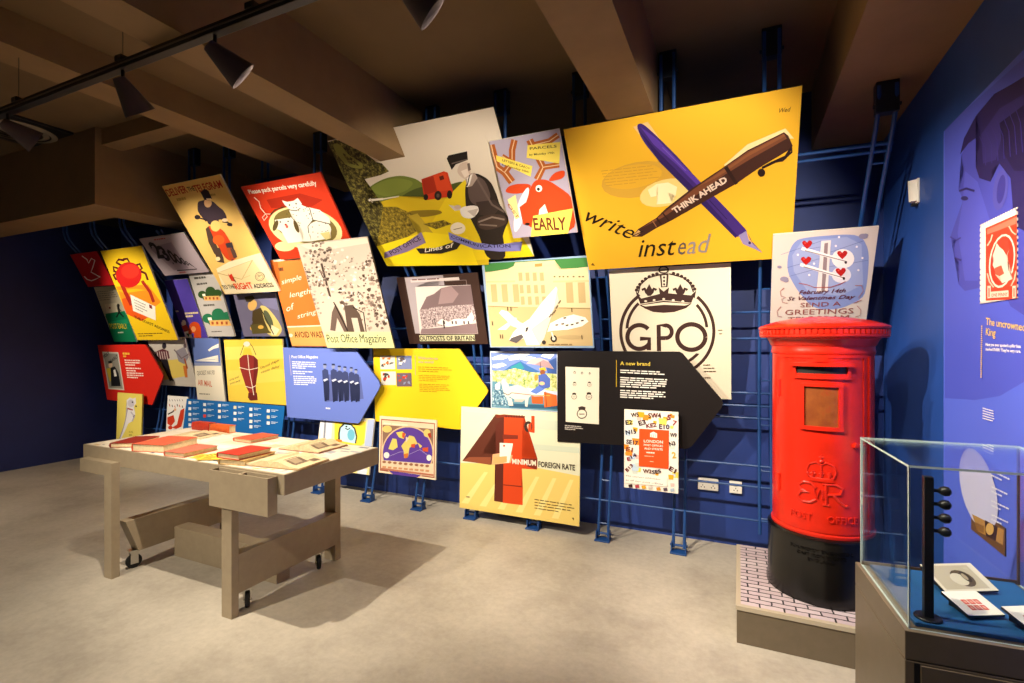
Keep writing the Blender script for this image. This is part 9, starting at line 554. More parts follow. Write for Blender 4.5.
  '382 1 -1054,0,2108,0,0,1714,-2108,0;383 1 -1054,756,670,51,545,24,893,-67,0,-764,-2108,0;384 1 -1020,85,130,2,368,565,-71,-1;384 1 -672,81,125,1,339,579,-69,-1;384 1 -336,77,121,1,312,592,-67,-1;384 1 -11,72,117,2,286,604,-64,-1;384 1 304,68,113,2,262,617,-63,-2;384 1 608,64,110,2,239,628,-61,-1;385 1 -1014,1631,474,-4,-141,-136,-329,-53;385 1 249,1583,790,-8,1,-146,-723,7;385 1 222,1186,821,11,1,-87,-788,-12;386 1 -1016,792,618,828,157,-6,20,-155,-164,-168,-250,-335,266,9,20,-154,-140,-30;387 1 -1016,792,128,77,415,39,2,-119;388 1 -395,1447,172,137,6,-1393,-184,7,6,250,17,33;389 1 -241,1614,357,6,8,-61,-33,-48,-5,-550,270,2,-4,-172,-263,-13,-3,-274,24,-42,1,-264,-352,-10,2,309;390 1 -398,1604,157,25,374,-5,-10,-37,-363,-4,-139,-25;391 1 -217,1615,24,2,1,-38,-24,-1;391 1 -168,1618,24,2,0,-38,-24,-1;391 1 -121,1621,24,1,1,-37,-24,-1;391 1 -73,1624,24,1,1,-37,-24,-1;391 1 -25,1627,23,1,1,-37,-24,-1;391 1 22,1630,23,1,1,-37,-24,-1;391 1 69,1632,23,2,1,-37,-23,-1;392 1 -260,1301,273,5,1,-61,-272,-22;392 1 86,946,270,17,-10,-173,-152,30;392 1 -247,473,339,9,2,16,-339,-10;393 1 -439,958,122,27,241,-9,-32,-126,-346,-65;304 1 -313,1157,241,10,-63,-320,-173,-1;394 1 -421,913,243,38,1,-92,-259,-57;395 1 -212,1119,-6,-14,-14,-7,-15,4,-6,13,6,14,14,6,15,-4;389 1 242,1637,56,-3,3,-266,-55,2;396 1 218,1461,-2,-18,45,-6,3,23;396 0 216,1443,-5,-14,42,-16,8,24;396 0 211,1429,-7,-11,34,-26,15,21;396 0 204,1418,-6,-5,20,-37,20,16;396 0 198,1413,-6,-1,1,-43,25,7;396 0 192,1412,-5,0,-20,-40,26,-3;396 0 187,1412,-7,5,-34,-32,21,-13;396 0 180,1417,-7,9,-42,-22,15,-19;396 0 173,1426,-6,13,-45,-12,9,-23;396 0 167,1439,-2,16,-46,-3,3,-25;396 0 165,1455,2,16,-46,7,-2,-26;396 0 167,1471,5,15,-42,16,-9,-24;396 0 172,1486,7,10,-35,27,-14,-21;396 0 179,1496,7,5,-21,37,-21,-15;396 0 186,1501,5,2,-1,42,-25,-7;396 0 191,1503,5,-1,20,40,-26,3;396 0 196,1502,7,-4,33,31,-20,13;396 0 203,1498,7,-10,42,22,-16,19;396 0 210,1488,6,-13,45,12,-9,23;396 0 216,1475,2,-18,46,7,-3,23;389 1 191,1488,52,33,3,-151,-53,11;302 3 316,322,79,-1,0,-11,-78,0;302 0 410,321,67,-1,0,-11,-67,0;302 0 491,320,68,-1,0,-11,-67,1;302 0 574,319,101,-1,0,-11,-101,1;302 0 689,317,43,0,0,-11,-43,0;302 0 746,317,122,-2,0,-10,-122,1;302 0 882,315,50,0,0,-11,-50,0;302 0 317,277,54,-1,0,-11,-54,1;302 0 386,276,119,-1,0,-11,-119,1;302 0 520,275,68,-1,0,-11,-68,1;302 0 603,274,116,-1,0,-11,-116,1;302 0 733,273,109,-1,0,-11,-109,1;302 0 856,272,118,-1,0,-11,-118,1;302 0 318,232,63,0,1,-12,-64,1;302 0 396,231,49,0,0,-11,-48,0;302 0 460,231,65,0,1,-11,-66,0;302 0 540,230,104,0,0,-11,-104,0;302 0 658,230,106,-1,0,-11,-106,1;302 0 778,229,66,-1,0,-10,-65,0;302 0 858,228,52,0,0,-11,-52,0;302 0 318,187,51,0,0,-11,-51,0;302 0 384,187,130,-1,0,-11,-130,1;302 0 528,186,120,0,0,-11,-119,0;302 0 662,186,57,-1,0,-11,-56,1;397 1 -930,209,10,0,0,-17,-9,-1;397 0 -918,209,24,2,0,-18,-23,-1;397 0 -891,211,21,1,1,-18,-22,-1;397 0 -867,212,7,0,1,-17,-8,-1;302 1 939,112,31,10,-6,-41', 
  [(34, '#f4ead8', 'MINIMUM', -0.0403, 0.4188, 0.0279, 0.2078, 0.0425, 2, 0), (35, '#3a2c20', 'FOREIGN RATE', 0.187, 0.4191, 0.0067, 0.303, 0.0442, 2, 0)]),
('districts', 'poster', 'white poster of scattered postal district letters around an orange square', 'poster', (-0.5684, 3.6199, 0.4484), -0.01189, 0, '#d8d4cc', 0.016, [(-1865, 0), (1865, 0), (1865, 5619), (-1865, 5619)], 
  '398 1 -373,0,746,0,0,1124,-746,0;399 1 249,675,82,-2,-8,-69,-62,3;399 1 -261,269,85,0,-9,-70,-63,2;400 1 166,1050,69,-3,-7,-58,-51,4;400 1 59,261,53,0,-5,-43,-40,1;401 1 -246,858,52,-2,-5,-42,-39,2;400 1 -252,874,72,-2,-7,-59,-54,4;402 1 290,296,83,0,0,-81,-68,2;400 1 -364,506,59,-1,-6,-47,-44,1;403 1 290,268,47,0,-5,-39,-35,1;404 1 255,1101,73,-4,-7,-61,-55,4;404 1 -121,1064,95,-4,-9,-78,-71,5;401 1 -201,1035,75,-3,-8,-60,-55,4;400 1 144,1022,65,-3,-6,-54,-49,3;404 1 -373,620,68,-1,-8,-71,-60,3;404 1 -248,337,59,0,-5,-49,-45,1;399 1 373,1124,0,-48,-77,6,-8,42;404 1 -262,718,114,-2,-11,-92,-85,4;401 1 23,1091,58,-3,-5,-48,-44,3;402 1 -207,303,74,0,-7,-60,-56,1;404 1 -113,1051,64,-3,-6,-53,-49,4;401 1 -220,486,77,-1,-7,-63,-58,3;403 1 -321,506,113,-1,-11,-92,-84,3;403 1 222,956,58,-2,-6,-48,-44,3;403 1 -279,350,120,0,-12,-98,-90,3;400 1 -40,1046,52,-2,-5,-43,-39,3;399 1 -219,372,69,0,-7,-56,-51,2;401 1 266,134,56,1,-5,-47,-42,1;402 1 261,933,48,-2,-5,-40,-36,2;403 1 -368,821,90,-3,-9,-73,-68,4;402 1 -333,975,84,-3,-8,-68,-63,5;400 1 32,985,51,-2,-5,-42,-38,2;400 1 -181,1102,94,-4,-9,-77,-70,5;404 1 -355,544,106,-1,-10,-86,-80,3;402 1 104,1028,117,-4,-12,-97,-87,6;400 1 237,250,76,0,-8,-64,-57,1;405 21 -159,860,408,5,-5,-536,-408,-1;406 1 -6,753,0,56,46,24,49,-23,0,-61;405 1 9,790,0,-35,6,0,0,35;405 1 37,792,1,-35,6,0,-1,35;405 1 66,794,0,-35,6,1,0,35;407 4 -56,542,17,1,0,-21,-17,0;407 0 -35,543,29,0,0,-20,-29,-1;407 0 -2,544,28,0,0,-20,-28,-1;407 0 30,544,25,1,0,-20,-25,-1;408 1 -83,486,45,1,0,-11,-44,-1;408 0 -33,487,41,1,0,-10,-41,-1;408 0 14,488,27,1,0,-11,-27,0;408 1 -11,416,15,0,0,-11,-15,0;408 0 6,417,13,0,0,-11,-13,-1;408 0 21,417,9,0,0,-11,-9,0;408 0 32,418,8,0,0,-11,-8,-1;409 1 -366,202,590,23,1,-142,-591,-18;410 3 -311,46,54,15,9,-45,-54,-11;411 1 -217,51,53,14,9,-44,-54,-11;412 1 -125,53,54,15,8,-45,-53,-10;363 1 -33,56,53,14,8,-44,-53,-10;413 1 78,53,52,14,8,-44,-52,-10;414 1 173,56,52,14,8,-43,-52,-11;415 1 266,59,51,14,7,-43,-50,-11', 
  [(37, '#3a1c1c', 'W5', -0.1367, 0.507, 0.1669, 0.0575, 0.031, 3, 0), (38, '#4a1c20', 'SW4', -0.0164, 0.5104, 0.063, 0.0885, 0.035, 3, 0), (39, '#2a1c20', 'E2', -0.1754, 0.4518, 0.1551, 0.0506, 0.0312, 3, 0), (40, '#3a1424', 'E3', -0.0796, 0.4511, 0.3289, 0.0522, 0.0335, 3, 0), (41, '#4a2040', 'E10', 0.0572, 0.44, 0.0179, 0.0711, 0.0327, 3, 0), (42, '#6a2030', 'KE2', -0.0284, 0.439, 0.2115, 0.0715, 0.0283, 3, 0), (43, '#2a2438', 'N15', -0.1731, 0.3813, 0.1802, 0.0759, 0.031, 3, 0), (44, '#3a2438', 'SE17', -0.1729, 0.318, -0.0926, 0.0845, 0.0313, 3, 0), (45, '#7a3a20', 'E1', -0.1749, 0.2651, -0.1224, 0.0495, 0.0313, 3, 0), (46, '#4a2a3a', '14', -0.1329, 0.2112, 0.5156, 0.0453, 0.0255, 3, 0), (47, '#6a1c20', 'E13', -0.164, 0.1135, 0.8389, 0.0661, 0.0224, 3, 0), (48, '#3a1c28', 'N3', 0.1295, 0.3261, 0.263, 0.0418, 0.0275, 3, 0), (49, '#3a1c28', 'W9', 0.1314, 0.3893, -0.0124, 0.0437, 0.0284, 3, 0), (50, '#c8a848', '2', 0.1463, 0.2432, 0.0957, 0.0274, 0.0424, 3, 0), (51, '#8a2030', '7', 0.146, 0.4718, -0.2071, 0.0269, 0.0358, 3, 0), (52, '#4a1414', 'E1', 0.1219, 0.1594, -0.4579, 0.0472, 0.031, 3, 0), (53, '#5a2010', 'W2', -0.0533, 0.1202, 0.037, 0.0608, 0.0269, 3, 0), (54, '#3a1c28', 'SE5', 0.0127, 0.117, 0.248, 0.0633, 0.0259, 3, 0), (55, '#7a2a30', '5', 0.1067, 0.51, -0.2105, 0.0291, 0.0359, 3, 0), (56, '#8a2038', 'E', -0.1621, 0.1926, 0.2688, 0.0256, 0.0263, 3, 0), (62, '#f6e6d6', 'LONDON', -0.0465, 0.3359, 0.0205, 0.1308, 0.0206, 1, 0), (63, '#f6e6d6', 'POST OFFICES', -0.0465, 0.3109, 0.0234, 0.1308, 0.0144, 1, 0), (64, '#f6e6d6', 'AND STREETS', -0.0434, 0.2863, 0.0237, 0.1257, 0.0144, 1, 0), (69, '#4a4440', 'The correct addresses', -0.1745, 0.0807, 0.0054, 0.2422, 0.0114, 0, 0.2), (70, '#4a4440', 'at all our post offices', -0.1744, 0.0513, -0.0039, 0.2591, 0.0114, 0, 0.2)]),
('valentine', 'poster', 'white poster of a snowy telegraph pole with red hearts behind the pillar box', 'poster', (0.4516, 3.7738, 1.5308), 0.53843, 0, '#e0d8d0', 0.016, [(-2637, 0), (2637, 0), (2637, 7170), (-2637, 7170)], 
  '416 1 -527,0,1054,0,0,1434,-1054,0;417 1 -63,1370,157,1,91,-2,75,-7,46,-10,40,-19,26,-19,26,-30,20,-34,25,-57,14,-51,12,-71,7,-79,6,-128,2,-80,-1,-75,-3,-53,-6,-60,-16,-40,-33,-42,-44,-34,-80,-46,-56,-24,-64,-15,-57,-2,-82,10,-54,16,-53,33,-43,42,-53,73,-36,53,-38,62,-32,58,-42,86,-24,57,-17,60,-8,50,-3,67,1,44,4,47,8,38,14,51,11,31,16,29,16,21,25,23,39,13,73,9;418 1 -219,1327,452,9,150,-101,65,-512,-217,-141,-345,60,-172,294,-27,214;419 1 -434,1167,414,140,-1,5,-414,-140;419 1 -358,991,336,93,-1,5,-336,-92;419 1 85,973,380,55,-1,5,-380,-55;419 1 -335,871,305,88,-2,5,-305,-88;419 1 56,1150,339,121,-1,5,-339,-121;419 1 -146,1217,196,24,-1,5,-196,-24;420 1 328,1061,-2,-38,-13,-33,-22,-25,-30,-16,-35,-4,-36,9,-33,19,-28,30,-19,36,-8,38,3,38,13,33,23,25,31,15,34,3,35,-9,33,-20,27,-28,18,-35;421 1 315,856,-2,-32,-12,-29,-19,-22,-27,-14,-30,-3,-31,7,-29,16,-24,25,-16,31,-8,33,3,33,12,28,20,22,26,13,30,3,31,-7,28,-17,24,-24,16,-30;422 1 -20,1310,97,1,-2,-150,16,-507,-119,-16,14,323;423 1 14,1277,36,7,11,-391,-3,-248,-35,1,0,312;424 1 -222,1216,478,-206,6,39,-476,206;425 1 -184,1198,443,-175,1,12,-442,175;424 1 -225,1007,475,-209,6,40,-473,209;425 1 -186,989,438,-177,2,12,-438,177;58 1 260,1019,0,-6,-1,-5,-3,-4,-3,-2,-4,-1,-4,2,-4,2,-3,5,-3,5,-1,6,1,5,1,6,2,3,4,3,4,0,4,-1,4,-3,3,-4,2,-5;58 1 258,813,0,-5,-1,-6,-3,-4,-3,-2,-4,-1,-5,1,-3,3,-4,5,-2,5,-1,6,0,6,1,5,3,4,3,3,4,0,5,-1,3,-3,4,-4,2,-6;426 1 -160,1220,-43,53,-15,30,9,23,23,2,21,-26,19,27,23,-6,13,-26,-13,-35;427 1 -175,1299,-2,-7,-7,-2,-7,3,-4,8,3,7,7,2,7,-4;426 1 208,1064,-43,51,-15,30,8,24,22,2,22,-26,17,27,22,-6,14,-25,-12,-35;427 1 192,1142,-2,-7,-7,-3,-7,4,-3,7,2,7,7,3,7,-4;426 1 -161,1013,-43,53,-16,31,9,24,24,3,22,-27,18,28,24,-6,14,-26,-13,-37;427 1 -175,1094,-3,-8,-7,-2,-7,3,-4,8,3,7,7,3,7,-4;426 1 210,842,-44,53,-15,30,8,25,23,2,21,-26,17,28,24,-6,13,-26,-11,-36;427 1 194,922,-3,-7,-6,-3,-8,4,-3,8,2,7,7,2,7,-3;428 1 -241,1155,-3,-10,-8,-4,-9,5,-4,10,3,11,8,3,9,-5;428 1 -65,1027,-3,-10,-8,-4,-9,5,-4,11,3,10,8,4,9,-5;428 1 165,1343,-2,-10,-8,-3,-8,4,-4,11,2,9,8,3,8,-4;428 1 349,1209,-2,-10,-7,-3,-9,5,-4,10,3,9,7,4,8,-5;428 1 418,1064,-3,-9,-7,-4,-8,5,-4,10,2,10,7,3,9,-4;428 1 393,914,-3,-10,-7,-4,-9,5,-4,10,3,10,7,4,8,-5;428 1 -107,882,-3,-11,-9,-4,-8,5,-4,11,3,11,8,3,8,-5;428 1 142,1236,-3,-10,-8,-3,-8,5,-4,10,3,10,7,3,9,-5;429 1 -422,1009,-1,-6,-3,-4,-6,-4,-7,-2,-7,-1,-8,2,-7,3,-6,4,-3,6,-2,5,1,6,4,5,5,3,7,2,8,1,7,-2,7,-3,6,-4,4,-5;429 1 -342,841,-1,-10,-7,-10,-10,-7,-12,-4,-15,-1,-14,3,-13,5,-11,8,-7,10,-2,11,2,11,6,9,10,7,13,4,14,1,14,-3,13,-5,11,-8,7,-10;429 1 -337,819,-1,-7,-5,-7,-7,-5,-8,-3,-10,0,-10,1,-9,4,-8,6,-4,7,-2,7,1,8,4,6,7,5,9,3,10,0,10,-1,9,-4,7,-6,5,-7;429 1 432,1328,-1,-10,-5,-8,-9,-7,-12,-3,-13,-1,-14,3,-12,6,-11,8,-7,10,-3,10,2,10,5,8,9,7,11,3,14,0,13,-2,13,-6,10,-8,7,-10;429 1 435,1343,-1,-6,-3,-4,-5,-4,-6,-2,-8,0,-7,1,-8,4,-5,4,-5,6,-1,6,0,5,3,5,5,4,7,2,8,0,7,-2,7,-3,6,-5,4,-5;430 1 -227,776,88,-27,2,8,-89,27;430 0 -139,749,90,-44,0,9,-88,43;430 0 -49,705,170,-2,-1,9,-169,2;430 0 121,703,98,38,-3,9,-96,-38;430 0 219,741,47,30,-3,8,-47,-29;431 6 -386,725,-44,-45,7,-4,42,42;431 0 -430,680,12,-73,5,6,-10,63;431 0 -418,607,54,-23,7,1,-56,28;431 0 -364,584,-44,-18,6,-5,45,24;431 0 -408,566,12,-53,4,8,-10,40;431 0 -396,513,57,-14,1,9,-54,13;431 1 368,712,63,-2,3,7,-67,4;431 0 431,710,22,-71,6,-3,-25,81;431 0 453,639,-41,-85,6,-2,41,84;431 0 412,554,36,-32,6,-6,-36,36;431 0 448,522,-77,-40,3,-8,80,42;431 1 -413,463,-45,-71,8,-3,43,67;431 0 -458,392,13,-76,5,6,-10,67;431 0 -445,316,49,-15,1,9,-45,12;431 1 407,441,45,-56,6,3,-47,59;431 0 452,385,0,-74,5,-5,1,82;431 0 452,311,-47,-20,3,-8,49,23', 
  [(42, '#5a2830', 'February 14th', -0.1094, 0.3119, 0.0092, 0.2479, 0.0287, 1, 0.35), (43, '#5a2830', 'St Valentines Day', -0.172, 0.2713, 0.001, 0.3636, 0.0268, 1, 0.35), (44, '#8a4a48', 'SEND A', -0.096, 0.2204, 0.0196, 0.2168, 0.0317, 0, 0), (45, '#8a4a48', 'GREETINGS', -0.1798, 0.1667, 0.0053, 0.3708, 0.0391, 0, 0), (46, '#8a4a48', 'TELEGRAM', -0.1621, 0.1139, 0.0296, 0.3336, 0.0373, 0, 0)]),
('mural', 'wall_mural', "blue wall mural of a man's head in profile beside the display case", 'mural', (0.866, 2.022, 0.45), 0, -1.5708, '#3a4090', 0.004, [(-9220, 0), (9220, 0), (9220, 20250), (-9220, 20250)], 
  '432 1 -1844,0,3688,0,0,4050,-3688,0;433 1 -1433,4050,1026,-58,689,-41,0,-1626,-278,-275,-411,-220,-337,-127,-424,-75,-645,-50,0,2472;434 1 -1439,3685,76,-149,-131,-118,93,-119,-273,-251,116,-68,-24,-134,104,-63,-48,-89,32,-99,131,-69,281,-3,249,112,248,-289,416,-163,0,1599,-238,80,-455,68,-321,-35;435 1 -1363,3536,-38,-237,-117,-256,79,-203,76,-228,248,-28,192,174,31,245,-223,369;436 1 -1462,3709,84,110,229,91,316,34,248,-48,416,-68,0,-1097,-365,168,-51,344,-162,155,-115,-4,-30,-87,-190,84,-67,108,34,106,66,121,-240,15;437 1 -1049,3726,302,73,340,-47,0,-146,-284,11,-113,-173,-213,42;438 1 -747,3692,340,-13,65,-460,-192,59,-157,181;439 1 -1089,3725,109,-139,15,-4,-109,140;439 0 -980,3586,0,-126,15,-5,0,127;439 1 -986,3726,104,-141,15,-4,-104,142;439 0 -882,3585,6,-142,15,-5,-6,143;439 1 -887,3727,99,-144,14,-4,-99,145;439 0 -788,3583,12,-157,14,-4,-12,157;439 1 -793,3728,95,-146,13,-4,-95,147;439 0 -698,3582,16,-171,14,-4,-17,171;439 1 -703,3729,91,-148,13,-4,-91,149;439 0 -612,3581,21,-185,13,-4,-21,185;439 1 -617,3730,87,-150,12,-4,-87,151;439 0 -530,3580,25,-198,12,-4,-25,198;439 1 -535,3730,84,-151,12,-4,-84,152;439 0 -451,3579,28,-210,12,-4,-28,210;440 1 -623,3164,-17,-39,-27,-32,-33,-23,-37,-10,-37,4,-33,18,-26,30,-15,39,-4,44,9,45,19,41,29,32,35,21,37,7,36,-6,31,-19,24,-30,14,-37,3,-42;441 1 -659,3183,-12,-29,-17,-24,-20,-17,-22,-8,-20,1,-17,11,-13,20,-7,26,0,30,7,32,13,29,17,24,21,16,21,7,20,-2,17,-11,12,-20,6,-25,0,-30;442 1 -1470,3387,144,-18,0,18,-160,22;442 0 -1326,3369,150,-62,13,13,-163,67;443 1 -1289,3286,-4,-5,-10,-2,-16,0,-21,3,-23,5,-23,7,-21,8,-17,8,-11,8,-4,7,4,5,11,2,17,0,21,-3,23,-5,23,-7,21,-8,16,-9,10,-8;444 1 -1683,3037,140,-59,2,12,-124,55;444 0 -1543,2978,112,5,-16,14,-94,-7;445 1 -1581,2828,144,-40,12,13,-143,41;446 5 -1041,2224,18,0,0,-10,-18,0;446 1 -1041,2208,18,0,0,-10,-18,1;446 1 -1041,2193,18,-1,0,-10,-18,1;446 1 -1041,2177,18,-1,0,-9,-18,0;446 1 -1041,2161,18,-1,0,-9,-18,0;446 1 -1041,2145,18,0,0,-10,-18,0;446 1 -1041,2129,18,0,0,-10,-18,0;446 1 -1041,2113,18,0,0,-10,-18,0;446 1 -1041,2097,18,0,0,-10,-18,0;446 1 -1041,2081,18,0,0,-9,-18,-1;446 1 -1041,2065,18,1,0,-10,-18,0;446 1 -1041,2049,18,1,0,-10,-18,0;446 1 -1041,2034,18,0,0,-10,-18,0;446 1 -1041,2018,18,0,0,-10,-18,0;446 1 -1041,2002,18,0,0,-10,-18,0;446 1 -1041,1986,18,0,0,-9,-18,-1;446 1 -1041,1970,18,1,0,-10,-18,-1;446 1 -1041,1954,18,1,0,-10,-18,-1;446 1 -1041,1938,18,1,0,-10,-18,-1;446 1 -1041,1922,18,1,0,-10,-18,0;446 1 -1041,1906,18,1,0,-10,-18,0;446 1 -1041,1891,18,0,0,-9,-18,-1;446 1 -1041,1875,18,1,0,-10,-18,-1;446 1 -1041,1859,18,1,0,-10,-18,-1;446 1 -1041,1843,18,1,0,-10,-18,-1;446 1 -1041,1827,18,1,0,-10,-18,-1;447 1 -1002,1587,17,0,0,-8,-17,0;447 0 -980,1587,13,-1,0,-7,-13,0;447 0 -962,1586,26,0,0,-7,-26,0;447 0 -931,1586,23,0,0,-8,-23,1;447 0 -903,1586,38,0,0,-8,-38,0;447 0 -860,1586,26,-1,0,-7,-26,0;447 0 -829,1585,8,0,0,-7,-8,0;447 0 -1002,1567,39,0,0,-7,-39,0;447 0 -958,1567,22,0,0,-8,-22,1;447 0 -932,1567,15,0,0,-8,-15,0;447 0 -912,1567,17,0,0,-8,-17,0;447 0 -890,1567,31,0,0,-8,-31,0;447 0 -855,1567,34,0,0,-8,-34,0;447 0 -1002,1548,26,0,0,-8,-26,0;447 0 -972,1548,38,0,0,-8,-38,0;447 0 -930,1548,26,0,0,-8,-26,0;447 0 -899,1548,30,0,0,-7,-30,-1;447 0 -864,1548,14,0,0,-7,-14,0;447 0 -845,1548,27,0,0,-7,-27,0;447 0 -1002,1529,33,0,0,-8,-33,0;447 0 -964,1529,35,0,0,-8,-35,0;447 0 -924,1529,23,0,0,-8,-23,0;447 0 -897,1529,23,0,0,-7,-23,0;447 0 -869,1529,15,0,0,-7,-15,0;447 0 -849,1529,15,0,0,-7,-15,0;447 0 -830,1529,20,1,0,-8,-20,0;447 0 -1002,1509,19,0,0,-7,-19,-1;447 0 -978,1509,22,1,0,-8,-22,0;447 0 -952,1510,28,0,0,-8,-28,0;447 0 -920,1510,30,0,0,-7,-30,-1;447 0 -886,1510,31,1,0,-8,-31,0;447 0 -851,1511,15,0,0,-8,-15,0;448 1 -799,1033,38,-86,8,-86,-20,-81,-50,-69,-74,-50,-95,-27,-107,1,-111,30,-103,59,-82,83,-50,98,-12,102,28,93,65,73,92,46,108,15,111,-16,103,-43,87,-63;449 1 -855,1138,55,1,0,-12,-55,-1;449 0 -794,1139,18,0,0,-12,-18,0;449 0 -769,1139,33,0,0,-11,-33,-1;449 0 -730,1140,53,0,0,-11,-53,-1;449 0 -670,1140,54,1,0,-11,-54,-1;449 0 -610,1141,30,1,0,-11,-30,-1;449 0 -855,1104,52,1,0,-11,-52,-2;449 0 -797,1105,59,2,0,-12,-59,-1;449 0 -732,1107,39,1,0,-12,-39,-1;449 1 -855,1018,59,2,0,-11,-59,-3;449 0 -789,1021,36,1,0,-11,-36,-2;449 0 -746,1023,18,0,0,-11,-18,-1;449 0 -722,1024,55,2,0,-11,-55,-3;449 0 -660,1026,49,3,0,-12,-49,-2;449 0 -855,984,37,2,0,-12,-37,-2;449 0 -811,986,49,3,0,-12,-49,-2;449 0 -755,989,18,1,0,-11,-18,-1;449 0 -730,991,39,2,0,-12,-39,-2;449 1 -855,913,35,2,0,-11,-35,-3;449 0 -814,916,22,1,0,-11,-22,-2;449 0 -786,918,27,2,0,-12,-27,-2;449 0 -752,920,20,2,0,-12,-20,-1;449 0 -725,922,34,2,0,-11,-34,-2;449 0 -685,925,45,3,0,-11,-45,-3;449 0 -634,928,48,4,0,-11,-48,-4;449 0 -855,879,59,5,0,-12,-59,-4;449 0 -789,884,44,4,0,-12,-44,-3;449 0 -738,888,28,3,0,-12,-28,-2;449 1 -855,808,58,6,0,-12,-58,-6;449 0 -790,814,23,3,0,-12,-23,-2;449 0 -760,817,23,2,0,-11,-23,-2;449 0 -731,820,44,4,0,-11,-44,-4;449 0 -681,825,21,2,0,-12,-21,-2;449 0 -654,827,23,2,0,-11,-23,-2;449 0 -625,830,27,3,0,-11,-27,-3;449 0 -855,774,22,3,0,-12,-22,-2;449 0 -826,777,49,5,0,-11,-49,-5;449 0 -771,783,37,4,0,-12,-37,-3;449 0 -728,788,34,3,0,-11,-34,-4', 
  [(21, '#e6c06a', 'The uncrowned', -0.4816, 1.1153, -0.1067, 0.2921, 0.0276, 1, 0), (22, '#e6c06a', 'King', -0.4816, 1.0747, -0.0759, 0.0801, 0.0293, 1, 0), (23, '#f2f0f4', 'Have you ever spotted a pillar box', -0.4816, 1.0341, -0.0208, 0.2637, 0.011, 2, 0), (24, '#f2f0f4', "marked EVIIIR? They're very rare.", -0.4816, 1.0159, -0.0158, 0.2636, 0.011, 2, 0)]),
